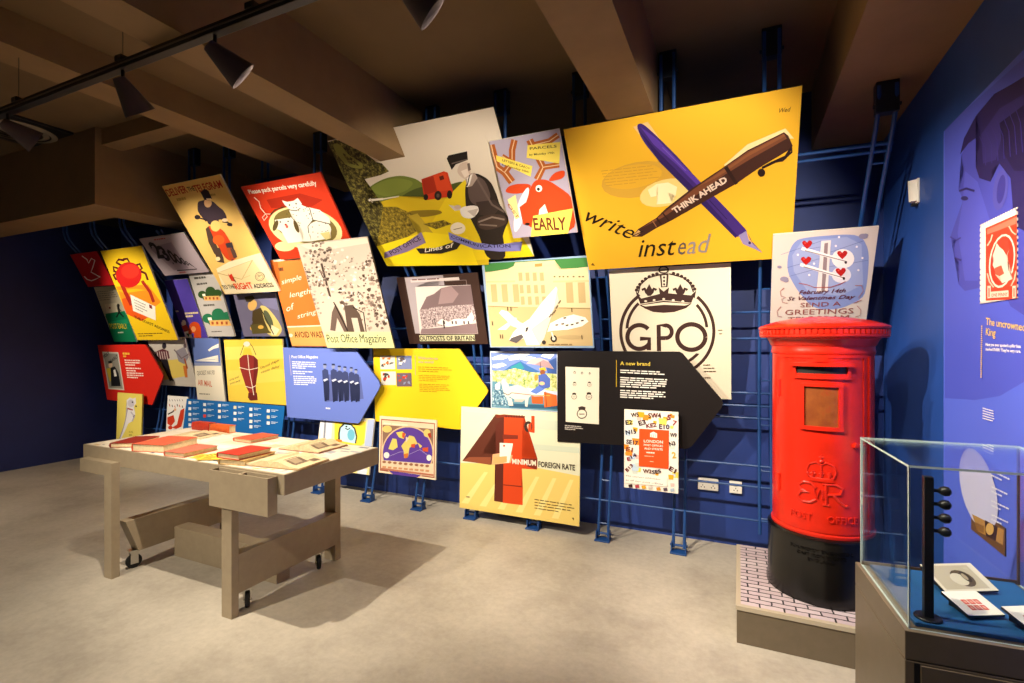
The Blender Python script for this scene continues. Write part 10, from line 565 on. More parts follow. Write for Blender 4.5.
('stamp', 'stamp_sign', 'raised red one penny stamp sign with perforated edge on the blue mural', 'sign', (0.862, 2.405, 1.648), 0, -1.5708, '#c8b8b0', 0.022, [(-1430, 0), (-1382, 0), (-1363, 60), (-1335, 80), (-1306, 60), (-1287, 0), (-1239, 0), (-1192, 0), (-1173, 60), (-1144, 80), (-1115, 60), (-1096, 0), (-1049, 0), (-1001, 0), (-982, 60), (-953, 80), (-925, 60), (-906, 0), (-858, 0), (-810, 0), (-791, 60), (-763, 80), (-734, 60), (-715, 0), (-667, 0), (-620, 0), (-601, 60), (-572, 80), (-543, 60), (-524, 0), (-477, 0), (-429, 0), (-410, 60), (-381, 80), (-353, 60), (-334, 0), (-286, 0), (-238, 0), (-219, 60), (-191, 80), (-162, 60), (-143, 0), (-95, 0), (-48, 0), (-29, 60), (0, 80), (29, 60), (48, 0), (95, 0), (143, 0), (162, 60), (191, 80), (219, 60), (238, 0), (286, 0), (334, 0), (353, 60), (381, 80), (410, 60), (429, 0), (477, 0), (524, 0), (543, 60), (572, 80), (601, 60), (620, 0), (667, 0), (715, 0), (734, 60), (763, 80), (791, 60), (810, 0), (858, 0), (906, 0), (925, 60), (953, 80), (982, 60), (1001, 0), (1049, 0), (1096, 0), (1115, 60), (1144, 80), (1173, 60), (1192, 0), (1239, 0), (1287, 0), (1306, 60), (1335, 80), (1363, 60), (1382, 0), (1430, 0), (1430, 52), (1370, 72), (1350, 103), (1370, 134), (1430, 155), (1430, 207), (1430, 258), (1370, 279), (1350, 310), (1370, 341), (1430, 362), (1430, 413), (1430, 465), (1370, 486), (1350, 517), (1370, 548), (1430, 568), (1430, 620), (1430, 672), (1370, 692), (1350, 723), (1370, 754), (1430, 775), (1430, 827), (1430, 878), (1370, 899), (1350, 930), (1370, 961), (1430, 982), (1430, 1033), (1430, 1085), (1370, 1106), (1350, 1137), (1370, 1168), (1430, 1188), (1430, 1240), (1430, 1292), (1370, 1312), (1350, 1343), (1370, 1374), (1430, 1395), (1430, 1447), (1430, 1498), (1370, 1519), (1350, 1550), (1370, 1581), (1430, 1602), (1430, 1653), (1430, 1705), (1370, 1726), (1350, 1757), (1370, 1788), (1430, 1808), (1430, 1860), (1430, 1912), (1370, 1932), (1350, 1963), (1370, 1994), (1430, 2015), (1430, 2067), (1430, 2118), (1370, 2139), (1350, 2170), (1370, 2201), (1430, 2222), (1430, 2273), (1430, 2325), (1370, 2346), (1350, 2377), (1370, 2408), (1430, 2428), (1430, 2480), (1430, 2532), (1370, 2552), (1350, 2583), (1370, 2614), (1430, 2635), (1430, 2687), (1430, 2738), (1370, 2759), (1350, 2790), (1370, 2821), (1430, 2842), (1430, 2893), (1430, 2945), (1370, 2966), (1350, 2997), (1370, 3028), (1430, 3048), (1430, 3100), (1382, 3100), (1363, 3040), (1335, 3020), (1306, 3040), (1287, 3100), (1239, 3100), (1192, 3100), (1173, 3040), (1144, 3020), (1115, 3040), (1096, 3100), (1049, 3100), (1001, 3100), (982, 3040), (953, 3020), (925, 3040), (906, 3100), (858, 3100), (810, 3100), (791, 3040), (763, 3020), (734, 3040), (715, 3100), (667, 3100), (620, 3100), (601, 3040), (572, 3020), (543, 3040), (524, 3100), (477, 3100), (429, 3100), (410, 3040), (381, 3020), (353, 3040), (334, 3100), (286, 3100), (238, 3100), (219, 3040), (191, 3020), (162, 3040), (143, 3100), (95, 3100), (48, 3100), (29, 3040), (0, 3020), (-29, 3040), (-48, 3100), (-95, 3100), (-143, 3100), (-162, 3040), (-191, 3020), (-219, 3040), (-238, 3100), (-286, 3100), (-334, 3100), (-353, 3040), (-381, 3020), (-410, 3040), (-429, 3100), (-477, 3100), (-524, 3100), (-543, 3040), (-572, 3020), (-601, 3040), (-620, 3100), (-667, 3100), (-715, 3100), (-734, 3040), (-763, 3020), (-791, 3040), (-810, 3100), (-858, 3100), (-906, 3100), (-925, 3040), (-953, 3020), (-982, 3040), (-1001, 3100), (-1049, 3100), (-1096, 3100), (-1115, 3040), (-1144, 3020), (-1173, 3040), (-1192, 3100), (-1239, 3100), (-1287, 3100), (-1306, 3040), (-1335, 3020), (-1363, 3040), (-1382, 3100), (-1430, 3100), (-1430, 3048), (-1370, 3028), (-1350, 2997), (-1370, 2966), (-1430, 2945), (-1430, 2893), (-1430, 2842), (-1370, 2821), (-1350, 2790), (-1370, 2759), (-1430, 2738), (-1430, 2687), (-1430, 2635), (-1370, 2614), (-1350, 2583), (-1370, 2552), (-1430, 2532), (-1430, 2480), (-1430, 2428), (-1370, 2408), (-1350, 2377), (-1370, 2346), (-1430, 2325), (-1430, 2273), (-1430, 2222), (-1370, 2201), (-1350, 2170), (-1370, 2139), (-1430, 2118), (-1430, 2067), (-1430, 2015), (-1370, 1994), (-1350, 1963), (-1370, 1932), (-1430, 1912), (-1430, 1860), (-1430, 1808), (-1370, 1788), (-1350, 1757), (-1370, 1726), (-1430, 1705), (-1430, 1653), (-1430, 1602), (-1370, 1581), (-1350, 1550), (-1370, 1519), (-1430, 1498), (-1430, 1447), (-1430, 1395), (-1370, 1374), (-1350, 1343), (-1370, 1312), (-1430, 1292), (-1430, 1240), (-1430, 1188), (-1370, 1168), (-1350, 1137), (-1370, 1106), (-1430, 1085), (-1430, 1033), (-1430, 982), (-1370, 961), (-1350, 930), (-1370, 899), (-1430, 878), (-1430, 827), (-1430, 775), (-1370, 754), (-1350, 723), (-1370, 692), (-1430, 672), (-1430, 620), (-1430, 568), (-1370, 548), (-1350, 517), (-1370, 486), (-1430, 465), (-1430, 413), (-1430, 362), (-1370, 341), (-1350, 310), (-1370, 279), (-1430, 258), (-1430, 207), (-1430, 155), (-1370, 134), (-1350, 103), (-1370, 72), (-1430, 52)], 
  '450 1 -286,0,10,0,3,12,6,4,6,-4,4,-12,9,0,10,0,3,12,6,4,6,-4,4,-12,9,0,10,0,4,12,5,4,6,-4,4,-12,9,0,10,0,4,12,5,4,6,-4,4,-12,10,0,9,0,4,12,6,4,5,-4,4,-12,10,0,9,0,4,12,6,4,5,-4,4,-12,10,0,9,0,4,12,6,4,6,-4,3,-12,10,0,9,0,4,12,6,4,6,-4,4,-12,9,0,10,0,3,12,6,4,6,-4,4,-12,9,0,10,0,4,12,5,4,6,-4,4,-12,9,0,10,0,4,12,5,4,6,-4,4,-12,9,0,10,0,4,12,6,4,5,-4,4,-12,10,0,9,0,4,12,6,4,5,-4,4,-12,10,0,9,0,4,12,6,4,6,-4,3,-12,10,0,9,0,4,12,6,4,6,-4,3,-12,10,0,0,10,-12,4,-4,7,4,6,12,4,0,10,0,11,-12,4,-4,6,4,6,12,4,0,11,0,10,-12,4,-4,6,4,7,12,4,0,10,0,10,-12,4,-4,7,4,6,12,4,0,10,0,11,-12,4,-4,6,4,6,12,4,0,11,0,10,-12,4,-4,6,4,7,12,4,0,10,0,10,-12,4,-4,7,4,6,12,4,0,10,0,11,-12,4,-4,6,4,6,12,4,0,11,0,10,-12,4,-4,6,4,7,12,4,0,10,0,10,-12,4,-4,7,4,6,12,4,0,10,0,11,-12,4,-4,6,4,6,12,4,0,11,0,10,-12,4,-4,6,4,7,12,4,0,10,0,10,-12,4,-4,7,4,6,12,4,0,10,0,11,-12,4,-4,6,4,6,12,4,0,11,0,10,-12,4,-4,6,4,7,12,4,0,10,-10,0,-3,-12,-6,-4,-6,4,-4,12,-9,0,-10,0,-3,-12,-6,-4,-6,4,-4,12,-9,0,-10,0,-4,-12,-5,-4,-6,4,-4,12,-9,0,-10,0,-4,-12,-5,-4,-6,4,-4,12,-10,0,-9,0,-4,-12,-6,-4,-5,4,-4,12,-10,0,-9,0,-4,-12,-6,-4,-5,4,-4,12,-10,0,-9,0,-4,-12,-6,-4,-6,4,-3,12,-10,0,-9,0,-4,-12,-6,-4,-6,4,-4,12,-9,0,-10,0,-3,-12,-6,-4,-6,4,-4,12,-9,0,-10,0,-4,-12,-5,-4,-6,4,-4,12,-9,0,-10,0,-4,-12,-5,-4,-6,4,-4,12,-9,0,-10,0,-4,-12,-6,-4,-5,4,-4,12,-10,0,-9,0,-4,-12,-6,-4,-5,4,-4,12,-10,0,-9,0,-4,-12,-6,-4,-6,4,-3,12,-10,0,-9,0,-4,-12,-6,-4,-6,4,-3,12,-10,0,0,-10,12,-4,4,-7,-4,-6,-12,-4,0,-10,0,-11,12,-4,4,-6,-4,-6,-12,-4,0,-11,0,-10,12,-4,4,-6,-4,-7,-12,-4,0,-10,0,-10,12,-4,4,-7,-4,-6,-12,-4,0,-10,0,-11,12,-4,4,-6,-4,-6,-12,-4,0,-11,0,-10,12,-4,4,-6,-4,-7,-12,-4,0,-10,0,-10,12,-4,4,-7,-4,-6,-12,-4,0,-10,0,-11,12,-4,4,-6,-4,-6,-12,-4,0,-11,0,-10,12,-4,4,-6,-4,-7,-12,-4,0,-10,0,-10,12,-4,4,-7,-4,-6,-12,-4,0,-10,0,-11,12,-4,4,-6,-4,-6,-12,-4,0,-11,0,-10,12,-4,4,-6,-4,-7,-12,-4,0,-10,0,-10,12,-4,4,-7,-4,-6,-12,-4,0,-10,0,-11,12,-4,4,-6,-4,-6,-12,-4,0,-11,0,-10,12,-4,4,-6,-4,-7,-12,-4;451 1 -184,574,470,-4,0,-570,-143,0,-327,17;452 1 -160,558,446,-3,0,-47,-446,12;453 1 260,245,-25,-54,-39,-46,-53,-33,-60,-18,-62,1,-58,19,-48,38,-33,51,-12,61,9,62,30,58,46,46,57,30,62,13,61,-7,54,-23,41,-38,28,-49,10,-55;454 1 241,249,-22,-50,-37,-42,-47,-31,-54,-16,-55,0,-52,18,-42,34,-28,47,-11,55,9,57,26,53,42,43,51,28,55,12,54,-5,48,-21,38,-35,24,-45,8,-50;455 1 -2,428,97,32,70,-42,19,-72,-40,-43,24,-101,63,-66,-148,-13,-42,55,-65,18,-9,42,-35,36,26,37,-26,35,35,36;456 1 -2,428,97,32,73,-43,16,-71,-40,-33,-49,48,-54,29;457 1 -33,248,103,6,42,-65,-71,-11,-65,22;458 1 -105,78,281,-14,0,-47,-281,15;459 2 -151,127,56,-4,0,-92,-56,0;459 1 231,88,46,-3,0,-83,-46,-1;451 1 -132,110,18,-2,0,-67,-18,1;451 1 247,73,15,-2,0,-61,-15,2;460 1 -141,429,60,32,-20,8,-60,-31;460 0 -81,461,24,38,-22,6,-22,-36;460 1 286,437,-47,27,-15,-3,51,-30,11,5;460 0 239,464,-46,48,-17,-2,48,-49;460 1 -162,222,38,-69,21,2,-36,67;460 0 -124,153,69,-50,18,5,-66,47;460 1 275,189,-22,-54,18,-5,15,36,0,20;460 0 253,135,-46,-43,17,-5,47,43', 
  [(10, '#c03018', 'ONE PENNY', -0.0432, 0.0194, -0.0501, 0.1256, 0.0121, 1, 0)]),
('plaque', 'picture_plaque', 'small brown photograph plaque on the blue mural seen through the glass case', 'plaque', (0.862, 2.4875, 0.735), 0, -1.5708, '#3a2810', 0.012, [(-1425, 0), (1425, 0), (1425, 1000), (-1425, 1000)], 
  '461 1 -285,0,570,0,0,200,-570,0;462 1 -270,128,539,55,-15,-112,-412,-42;463 1 -34,156,212,18,-31,-114,-164,-21;464 1 115,138,-3,-15,-9,-16,-14,-15,-19,-12,-20,-10,-20,-5,-19,0,-15,5,-10,10,-3,13,3,15,10,16,15,15,19,13,20,9,20,4,19,0,14,-5,9,-9;465 1 -213,82,162,22,0,-54,-125,-20', 
  [])
]

def put_text(bm, T, mi_of):
    k, c, s, x, z, ang, w, h, bold, shear = T
    v, f, x0, x1, cap = text_geo(s, bold, shear)
    if not v:
        return
    sx = w / max(1e-6, x1 - x0)
    sy = h / cap
    ca, sa = math.cos(ang), math.sin(ang)
    y = -0.0004 - k * 0.00008
    vs = []
    for px_, py_, _ in v:
        a, b = (px_ - x0) * sx, py_ * sy
        vs.append(bm.verts.new((x + a * ca - b * sa, y, z + a * sa + b * ca)))
    mi = mi_of(c)
    for q in f:
        try:
            bm.faces.new([vs[i] for i in q]).material_index = mi
        except ValueError:
            pass
def build_poster(D):
    key, name, label, cat, loc, phi, rz, edge, th, out, prims, texts = D
    t = thing(name, label, cat, loc, (phi, 0, rz))
    bm = B()
    prism(bm, [(a / 1e4, b / 1e4) for a, b in out], 0, th)
    obj('board', bm, paint('board_' + edge.strip('#'), edge, 0.5), t)
    bm = B()
    mats = []
    def mi_of(c):
        if c not in mats:
            mats.append(c)
        return mats.index(c)
    k = 0
    for row in prims.split(';'):
        f = row.split(' ')
        c = PAL[int(f[0])]
        k += int(f[1])
        n = [int(q) for q in f[2].split(',')]
        x = z = 0
        vs = []
        for i in range(0, len(n), 2):
            x += n[i]
            z += n[i + 1]
            vs.append(bm.verts.new((x / 2e3, -0.0004 - k * 0.00008, z / 2e3)))
        bm.faces.new(vs).material_index = mi_of(c)
    for T in texts:
        put_text(bm, T, mi_of)
    bmesh.ops.triangulate(bm, faces=[f for f in bm.faces if len(f.verts) > 4])
    for f in bm.faces:
        f.normal_update()
        if f.normal.y > 0:
            f.normal_flip()
    obj('printed_face', bm, [ink(c) for c in mats], t)
    if rz == 0:
        xs = [a / 1e4 for a, b in out]
        hs = [b / 1e4 for a, b in out]
        x0, x1, h = min(xs), max(xs), max(hs)
        for fx in (.22, .78):
            for fz in (.25, .75):
                bm = B()
                x = x0 + (x1 - x0) * fx
                box(bm, x - .018, th, h * fz - .02, x + .018, th + .045, h * fz + .02, .003)
                obj('mounting_clip', bm, STEEL if False else TUBE, t)
    return t
for D in POSTERS:
    build_poster(D)

# ------------------------------------------------------------------ track and lamps
tr = thing('lighting_track', 'black lighting track hung on thin wires below the ceiling beams', 'track', (-2.5, TRACK_Y, TRACK_Z))
bm = B()
box(bm, -4.6, -.019, -.02, 3.1, .019, .02, .003)
obj('rail', bm, BLACK, tr)
bm = B()
box(bm, -4.6, -.0215, -.004, 3.1, -.0185, .003)
obj('contact_strip', bm, paint('track_groove_grey', '#6a625a', 0.35), tr)
for wx in (-3.6, -2.63, -1.75, -.55):
    top = 3.36 if wx < -3.745 else (CZ if not (-2.41 < wx < -2.19) else 2.83)
    bm = B()
    box(bm, wx + 2.5 - .025, -.024, .018, wx + 2.5 + .025, .024, .045, .004)
    tube(bm, [(wx + 2.5, 0, .04), (wx + 2.5, 0, top - TRACK_Z)], .0015, 5)
    obj('hanging_wire', bm, BLACK, tr)
LAMP_LABELS = {
    -3.72: 'grey cone track lamp nearest the left edge, below the round ceiling vent',
    -2.63: 'grey cone track lamp pointing straight down over the book table',
    -1.98: 'grey cone track lamp leaning right, below the wide ceiling beam',
    -1.03: 'lit track lamp cut off by the top edge of the photo',
}
def lamp(x, target, watts, angle):
    lab = LAMP_LABELS.get(x, 'unseen grey cone track lamp, assumed along the track')
    piv = Vector((x, TRACK_Y, TRACK_Z - .085))
    t = thing('track_lamp', lab, 'lamp', piv, group='track lamps')
    d = (Vector(target) - piv).normalized()
    bm = B()
    box(bm, -.085, -.02, .066, .055, .02, .10, .003)
    tube(bm, [(0, 0, .07), (0, 0, -.005)], .008, 8)
    obj('adapter', bm, BLACK, t)
    q = d.to_track_quat('Z', 'Y').to_matrix().to_4x4()
    bm = B()
    lathe(bm, [(0.001, -.03), (.026, -.03), (.030, -.015), (.034, .0), (.068, .128), (.065, .128), (.031, .005), (.001, .0)], 28)
    bmesh.ops.transform(bm, matrix=q, verts=bm.verts[:])
    bmesh.ops.recalc_face_normals(bm, faces=bm.faces[:])
    obj('cone_shade', bm, CONE, t, True)
    bm = B()
    lathe(bm, [(0.001, .035), (.028, .035), (.033, .03), (.031, .012), (.001, .012)], 20)
    bmesh.ops.transform(bm, matrix=q, verts=bm.verts[:])
    m, nt, b = new_mat('lit_lamp_lens')
    b.inputs['Emission Color'].default_value = (1, .9, .72, 1)
    b.inputs['Emission Strength'].default_value = 12.0
    obj('lens', bm, MATS.setdefault('lens', m), t, True)
    spot('track_lamp_light', piv + d * 0.06, target, watts, angle)
for L in LAMPS:
    lamp(*L)

# round ceiling vent in a dark square frame
t = thing('ceiling_vent', 'round pale air vent in a dark square frame on the left ceiling', 'vent', (-5.75, 2.18, 3.36))
bm = B()
box(bm, -.36, -.26, -.02, .36, .26, 0, .004)
obj('frame', bm, BLACK, t)
bm = B()
for r in (.06, .12, .18, .235):
    lathe(bm, [(r, -.05 + r * .1), (r + .04, -.035 + r * .1), (r + .042, -.022), (r, -.03)], 36)
obj('diffuser_rings', bm, paint('vent_enamel', '#a89c88', 0.5), t, True)

# ------------------------------------------------------------------ small fittings on the walls
t = thing('motion_sensor', 'small white motion sensor high on the blue right wall', 'sensor', (XR, 3.326, 2.235), (0, 0, -PI / 2))
bm = B()
box(bm, -.035, -.012, .0, .035, 0, .13, .004)
obj('back_plate', bm, WHITE_P, t)
bm = B()
vs = []
for i in range(9):
    a = i / 8
    vs.append((-.034 + .068 * a, -.014 - .03 * math.sin(PI * a)))
top = [bm.verts.new((x, y, .124)) for x, y in vs]
bot = [bm.verts.new((x, y + .004, .012)) for x, y in vs]
for i in range(8):
    bm.faces.new((top[i], bot[i], bot[i + 1], top[i + 1]))
bm.faces.new(top)
bm.faces.new(bot[::-1])
bmesh.ops.recalc_face_normals(bm, faces=bm.faces[:])
obj('curved_cover', bm, WHITE_P, t, True)
bm = B()
box(bm, -.012, -.03, -.012, .012, -.004, .004, .002)
obj('swivel_bracket', bm, BLACK, t)
for i, (xa, xb, lab) in enumerate(((-.283, -.139, 'wide white double wall socket low on the navy wall'), (-.064, .02, 'small white single wall socket nearer the red pillar box'))):
    t = thing('wall_socket', lab, 'socket', ((xa + xb) / 2, YB, .39), group='white wall sockets')
    w = (xb - xa) / 2
    bm = B()
    box(bm, -w, -.03, 0, w, 0, .085, .004)
    obj('face_plate', bm, WHITE_P, t)
    for c in ((-.5, .5) if i == 0 else (0,)):
        bm = B()
        box(bm, c * w - .012, -.033, .05, c * w + .012, -.029, .066, .001)
        obj('switch', bm, paint('switch_white', '#d2cec6', .4), t)
        bm = B()
        for dx, dz in ((0, .036), (-.011, .022), (.011, .022)):
            box(bm, c * w + dx - .003, -.0306, dz - .004, c * w + dx + .003, -.0298, dz + .004)
        obj('pin_holes', bm, BLACK, t)

# ------------------------------------------------------------------ plinth and red pillar box
pl = thing('plinth', 'low taupe plinth with a pale brick pattern top under the pillar box', 'plinth', (.42, 3.13, 0))
bm = B()
box(bm, -.43, -.40, 0, .449, .42, .165, .002)
obj('base', bm, TAUPE_SHADED, pl)
bm = B()
box(bm, -.435, -.405, .165, .449, .42, .1885, .002)
obj('rim', bm, paint('pale_rim_laminate', '#b0a48f', .5), pl)
bm = B()
box(bm, -.412, -.382, .185, .449, .42, .19, 0)
obj('paved_top', bm, BRICKS, pl)

PCX, PCY = .402, 3.13
pb = thing('pillar_box', 'red cylindrical post box with a black base and domed cap on the paved plinth', 'post box', (PCX, PCY, .19), (0, 0, math.atan2(-PCY, -PCX) + PI / 2))
RB = .233
def cyl_pt(x, z, r):
    a = x / RB
    return (r * math.sin(a), -r * math.cos(a), z)
def wrap_box(bm, x0, x1, z0, z1, r0, r1, n=10, mi=0):
    """curved plate on the cylinder between arc positions x0..x1"""
    cols = []
    for i in range(n + 1):
        x = x0 + (x1 - x0) * i / n
        cols.append([bm.verts.new(cyl_pt(x, z, r)) for r, z in ((r0, z0), (r1, z0), (r1, z1), (r0, z1))])
    fs = []
    for a, b in zip(cols, cols[1:]):
        for k in range(4):
            fs.append(bm.faces.new((a[k], a[(k + 1) % 4], b[(k + 1) % 4], b[k])))
    fs.append(bm.faces.new(cols[0]))
    fs.append(bm.faces.new(cols[-1][::-1]))
    for f in fs:
        f.material_index = mi
    bmesh.ops.recalc_face_normals(bm, faces=fs)
def wrap_text(bm, s, x, z, w, h, r, d=.005, bold=1, arc=0):
    v, f, x0, x1, cap = text_geo(s, bold, 0, .5)
    vs = []
    for a, b, c in v:
        X = x + (a - (x0 + x1) / 2) * w / (x1 - x0)
        vs.append(bm.verts.new(cyl_pt(X, z + b * h / cap, r + c * 2 * d)))
    for q in f:
        try:
            bm.faces.new([vs[i] for i in q])
        except ValueError:
            pass
bm = B()
lathe(bm, [(.236, .328), (.2395, .335), (.2395, .347), (RB, .352), (RB, 1.243), (.2375, 1.248), (.2395, 1.258), (.2365, 1.268), (.236, 1.285), (.243, 1.292), (.252, 1.315), (.262, 1.328), (.27, 1.332)], 96, cap0=True)
body = obj('body', bm, RED, pb, True)
bm = B()
lathe(bm, [(.262, 0), (.263, .02), (.2565, .05), (.2545, .30), (.257, .308), (.257, .322), (.246, .33), (.236, .333)], 96, cap0=True, cap1=True)
base = obj('base', bm, BLACK_G, pb, True)
bm = B()
lathe(bm, [(.262, 1.328), (.292, 1.331), (.298, 1.338), (.298, 1.345), (.290, 1.347), (.290, 1.372), (.300, 1.375), (.303, 1.384), (.297, 1.391), (.27, 1.402), (.22, 1.418), (.15, 1.432), (.07, 1.441), (.001, 1.443)], 96)
cap = obj('cap', bm, RED, pb, True)
bm = B()
for k in range(72):
    a = 2 * PI * k / 72
    for da in (0,):
        c, s = math.cos(a), math.sin(a)
        M = Matrix.Translation((0, 0, 0)) @ Matrix.Rotation(a, 4, 'Z')
        n0 = len(bm.verts)
        box(bm, .286, -.0085, 1.348, .2985, .0085, 1.371)
        bm.verts.ensure_lookup_table()
        bmesh.ops.transform(bm, matrix=M, verts=bm.verts[n0:])
obj('dentil_band', bm, RED, cap)
# door
bm = B()
wrap_box(bm, -.212, .19, .36, 1.225, RB - .004, RB + .0035, 30)
door = obj('door', bm, RED, pb)
bm = B()
wrap_box(bm, -.222, .205, 1.228, 1.24, RB - .004, RB + .008, 30)
wrap_box(bm, .196, .206, .36, 1.228, RB - .004, RB + .006, 2)
wrap_box(bm, .235, .25, .36, 1.235, RB - .004, RB + .007, 2)
obj('door_frame', bm, RED, pb)
bm = B()
for z in (.52, 1.02):
    tube(bm, [cyl_pt(-.216, z, RB + .006), cyl_pt(-.216, z + .09, RB + .006)], .009, 10)
obj('hinge', bm, RED, pb, True)
# posting slot
bm = B()
wrap_box(bm, -.128, .128, 1.186, 1.203, RB, RB + .034, 14)
wrap_box(bm, -.122, .122, 1.124, 1.136, RB, RB + .016, 14)
wrap_box(bm, -.122, -.108, 1.13, 1.19, RB, RB + .016, 3)
wrap_box(bm, .108, .122, 1.13, 1.19, RB, RB + .016, 3)
wrap_box(bm, -.11, .11, 1.13, 1.150, RB, RB + .012, 14)
slot = obj('posting_slot', bm, RED, door)
bm = B()
wrap_box(bm, -.109, .109, 1.150, 1.188, RB + .002, RB + .005, 14)
obj('slot_opening', bm, BLACK, door)
bm = B()
wrap_box(bm, -.034, .026, 1.208, 1.24, RB, RB + .009, 6)
wrap_box(bm, -.024, .016, 1.213, 1.235, RB + .009, RB + .011, 6)
obj('collection_tablet', bm, RED, door)
bm = B()
wrap_text(bm, 'POST OFFICE LETTERS', -.115, 1.213, .12, .012, RB + .003, .002)
wrap_text(bm, 'LONDON', .09, 1.213, .06, .012, RB + .003, .002)
obj('raised_heading', bm, RED, door)
# notice frame
bm = B()
wrap_box(bm, -.09, .09, .868, .888, RB, RB + .018, 10)
wrap_box(bm, -.088, .088, 1.085, 1.10, RB, RB + .02, 10)
wrap_box(bm, -.088, -.07, .875, 1.095, RB, RB + .018, 3)
wrap_box(bm, .07, .088, .875, 1.095, RB, RB + .018, 3)
obj('notice_frame', bm, RED, door)
bm = B()
wrap_box(bm, -.07, .07, .888, 1.085, RB + .002, RB + .006, 8)
m, nt, b_ = new_mat('worn_notice_plate')
nz, rp = noise_ramp(nt, [(.4, '#7a3a18'), (.55, '#8a4a1e'), (.68, '#9a2a12')], 9.0)
nt.links.new(rp.outputs['Color'], b_.inputs['Base Color'])
b_.inputs['Roughness'].default_value = .35
obj('notice_plate', bm, m, door)
# crown and cipher in relief
def rel(bm, pts, r=.006, rad=RB + .004):
    tube(bm, [cyl_pt(x, z, rad) for x, z in pts], r, 8)
def shift(bm):
    bmesh.ops.translate(bm, vec=(0, 0, -.048), verts=bm.verts[:])
bm = B()
wrap_box(bm, -.05, .05, .662, .676, RB + .001, RB + .010, 8)
rel(bm, [(-.05, .681), (-.02, .676), (.02, .676), (.05, .681)], .005)
rel(bm, [(-.052, .684), (-.062, .715), (-.05, .745), (-.02, .757), (0, .744)], .0055)
rel(bm, [(.052, .684), (.062, .715), (.05, .745), (.02, .757), (0, .744)], .0055)
rel(bm, [(0, .68), (0, .744)], .005)
for x in (-.035, 0, .035):
    rel(bm, [(x, .684), (x, .712)], .0075)
    rel(bm, [(x - .011, .70), (x + .011, .70)], .005)
for x, z, r in ((0, .762, .011), (-.058, .70, .006), (.058, .70, .006)):
    bmesh.ops.create_icosphere(bm, subdivisions=2, radius=r, matrix=Matrix.Translation(cyl_pt(x, z, RB + .005)))
rel(bm, [(0, .77), (0, .795)], .004)
rel(bm, [(-.011, .784), (.011, .784)], .004)
shift(bm)
obj('crown_relief', bm, RED, door, True)
bm = B()
ee = [(-.022, .628), (-.04, .648), (-.075, .65), (-.098, .632), (-.088, .608), (-.055, .602), (-.09, .596), (-.102, .572), (-.08, .55), (-.045, .552), (-.022, .57)]
rel(bm, ee, .0075)
rel(bm, [(.02, .548), (.02, .65), (.06, .652), (.088, .634), (.08, .606), (.025, .598)], .0075)
rel(bm, [(.05, .60), (.075, .57), (.10, .548), (.112, .552)], .0075)
rel(bm, [(.006, .65), (.034, .65)], .006)
rel(bm, [(.006, .548), (.034, .548)], .006)
for a in ([(-.03, .622), (-.018, .578), (-.006, .622)], [(.004, .622), (.004, .578)], [(.012, .622), (.012, .578)]):
    rel(bm, a, .0035, RB + .009)
shift(bm)
obj('royal_cipher_relief', bm, RED, door, True)
bm = B()
wrap_text(bm, 'POST', -.088, .415, .10, .034, RB + .004, .0055, 1)
obj('raised_word', bm, RED, pb)
bm = B()
wrap_text(bm, 'OFFICE', .092, .415, .135, .034, RB + .004, .0055, 1)
obj('raised_word', bm, RED, pb)
bm = B()
for k, (z, w) in enumerate(((.262, .235), (.238, .20), (.214, .18))):
    wrap_text(bm, ('FOUNDRY ENGINEERS', 'CAST IRON WORKS', 'ENGLAND')[k], .0, z, w * (1.1, 1, .6)[k], .015, .255, .0045, 1)
obj('raised_maker_lettering', bm, BLACK_G, base)
bm = B()
tube(bm, [cyl_pt(.15, .80, RB), cyl_pt(.15, .80, RB + .018)], .014, 14)
wrap_box(bm, .135, .19, .793, .807, RB, RB + .022, 4)
obj('lock_cover', bm, RED, door, True)

# ------------------------------------------------------------------ glass display case
GX0, GX1, GY0, GY1, GZ0, GZ1 = 0, .43, 0, .424, .725, 1.166
dc = thing('display_case', 'glass display case on a taupe cabinet at the right edge', 'display case', (.417, 1.672, 0), (0, 0, R(4.2)))
def cobj(name, bm, m, smooth=False, parent=dc):
    o = obj(name, bm, m, dc, smooth)
    if parent is not dc:
        o.parent = parent
    return o
e = .012
bm = B()
box(bm, GX0 - e, GY0 - e, .04, GX1 + .002, GY1 + e, .645, .002)
cobj('cabinet', bm, TAUPE_SHADED)
bm = B()
box(bm, GX0 - e + .02, GY0 - e + .02, 0, GX1 - .01, GY1 - .01, .04)
cobj('kick_base', bm, BLACK)
bm = B()
box(bm, GX0 - e, GY0 - e, .648, GX1 + .002, GY1 + e, .724, .0015)
cobj('top_band', bm, TAUPE_SHADED)
bm = B()
box(bm, GX0 + .022, GY0 - e - .004, .05, GX1 - .0, GY0 - e - .0005, .638, .001)
cobj('front_door', bm, TAUPE_SHADED)
bm = B()
box(bm, GX0 + .008, GY0 - e - .0015, .05, GX0 + .021, GY0 - e + .0005, .642)
cobj('shadow_gap', bm, BLACK)
gt = .006
def pane(name, x0, y0, z0, x1, y1, z1):
    bm = B()
    box(bm, x0, y0, z0, x1, y1, z1)
    d = (x1 - x0, y1 - y0, z1 - z0)
    thin = d.index(min(d))
    bm.normal_update()
    for f in bm.faces:
        n = f.normal
        f.material_index = 0 if abs((n.x, n.y, n.z)[thin]) > .9 else 1
    return cobj(name, bm, [GLASS, GLASS_EDGE])
pane('glass_pane', GX0, GY0, GZ0, GX1, GY0 + gt, GZ1 - gt)
pane('glass_pane', GX0, GY1 - gt, GZ0, GX1, GY1, GZ1 - gt)
pane('glass_pane', GX0, GY0 + gt, GZ0, GX0 + gt, GY1 - gt, GZ1 - gt)
pane('glass_pane', GX1 - gt, GY0 + gt, GZ0, GX1, GY1 - gt, GZ1 - gt)
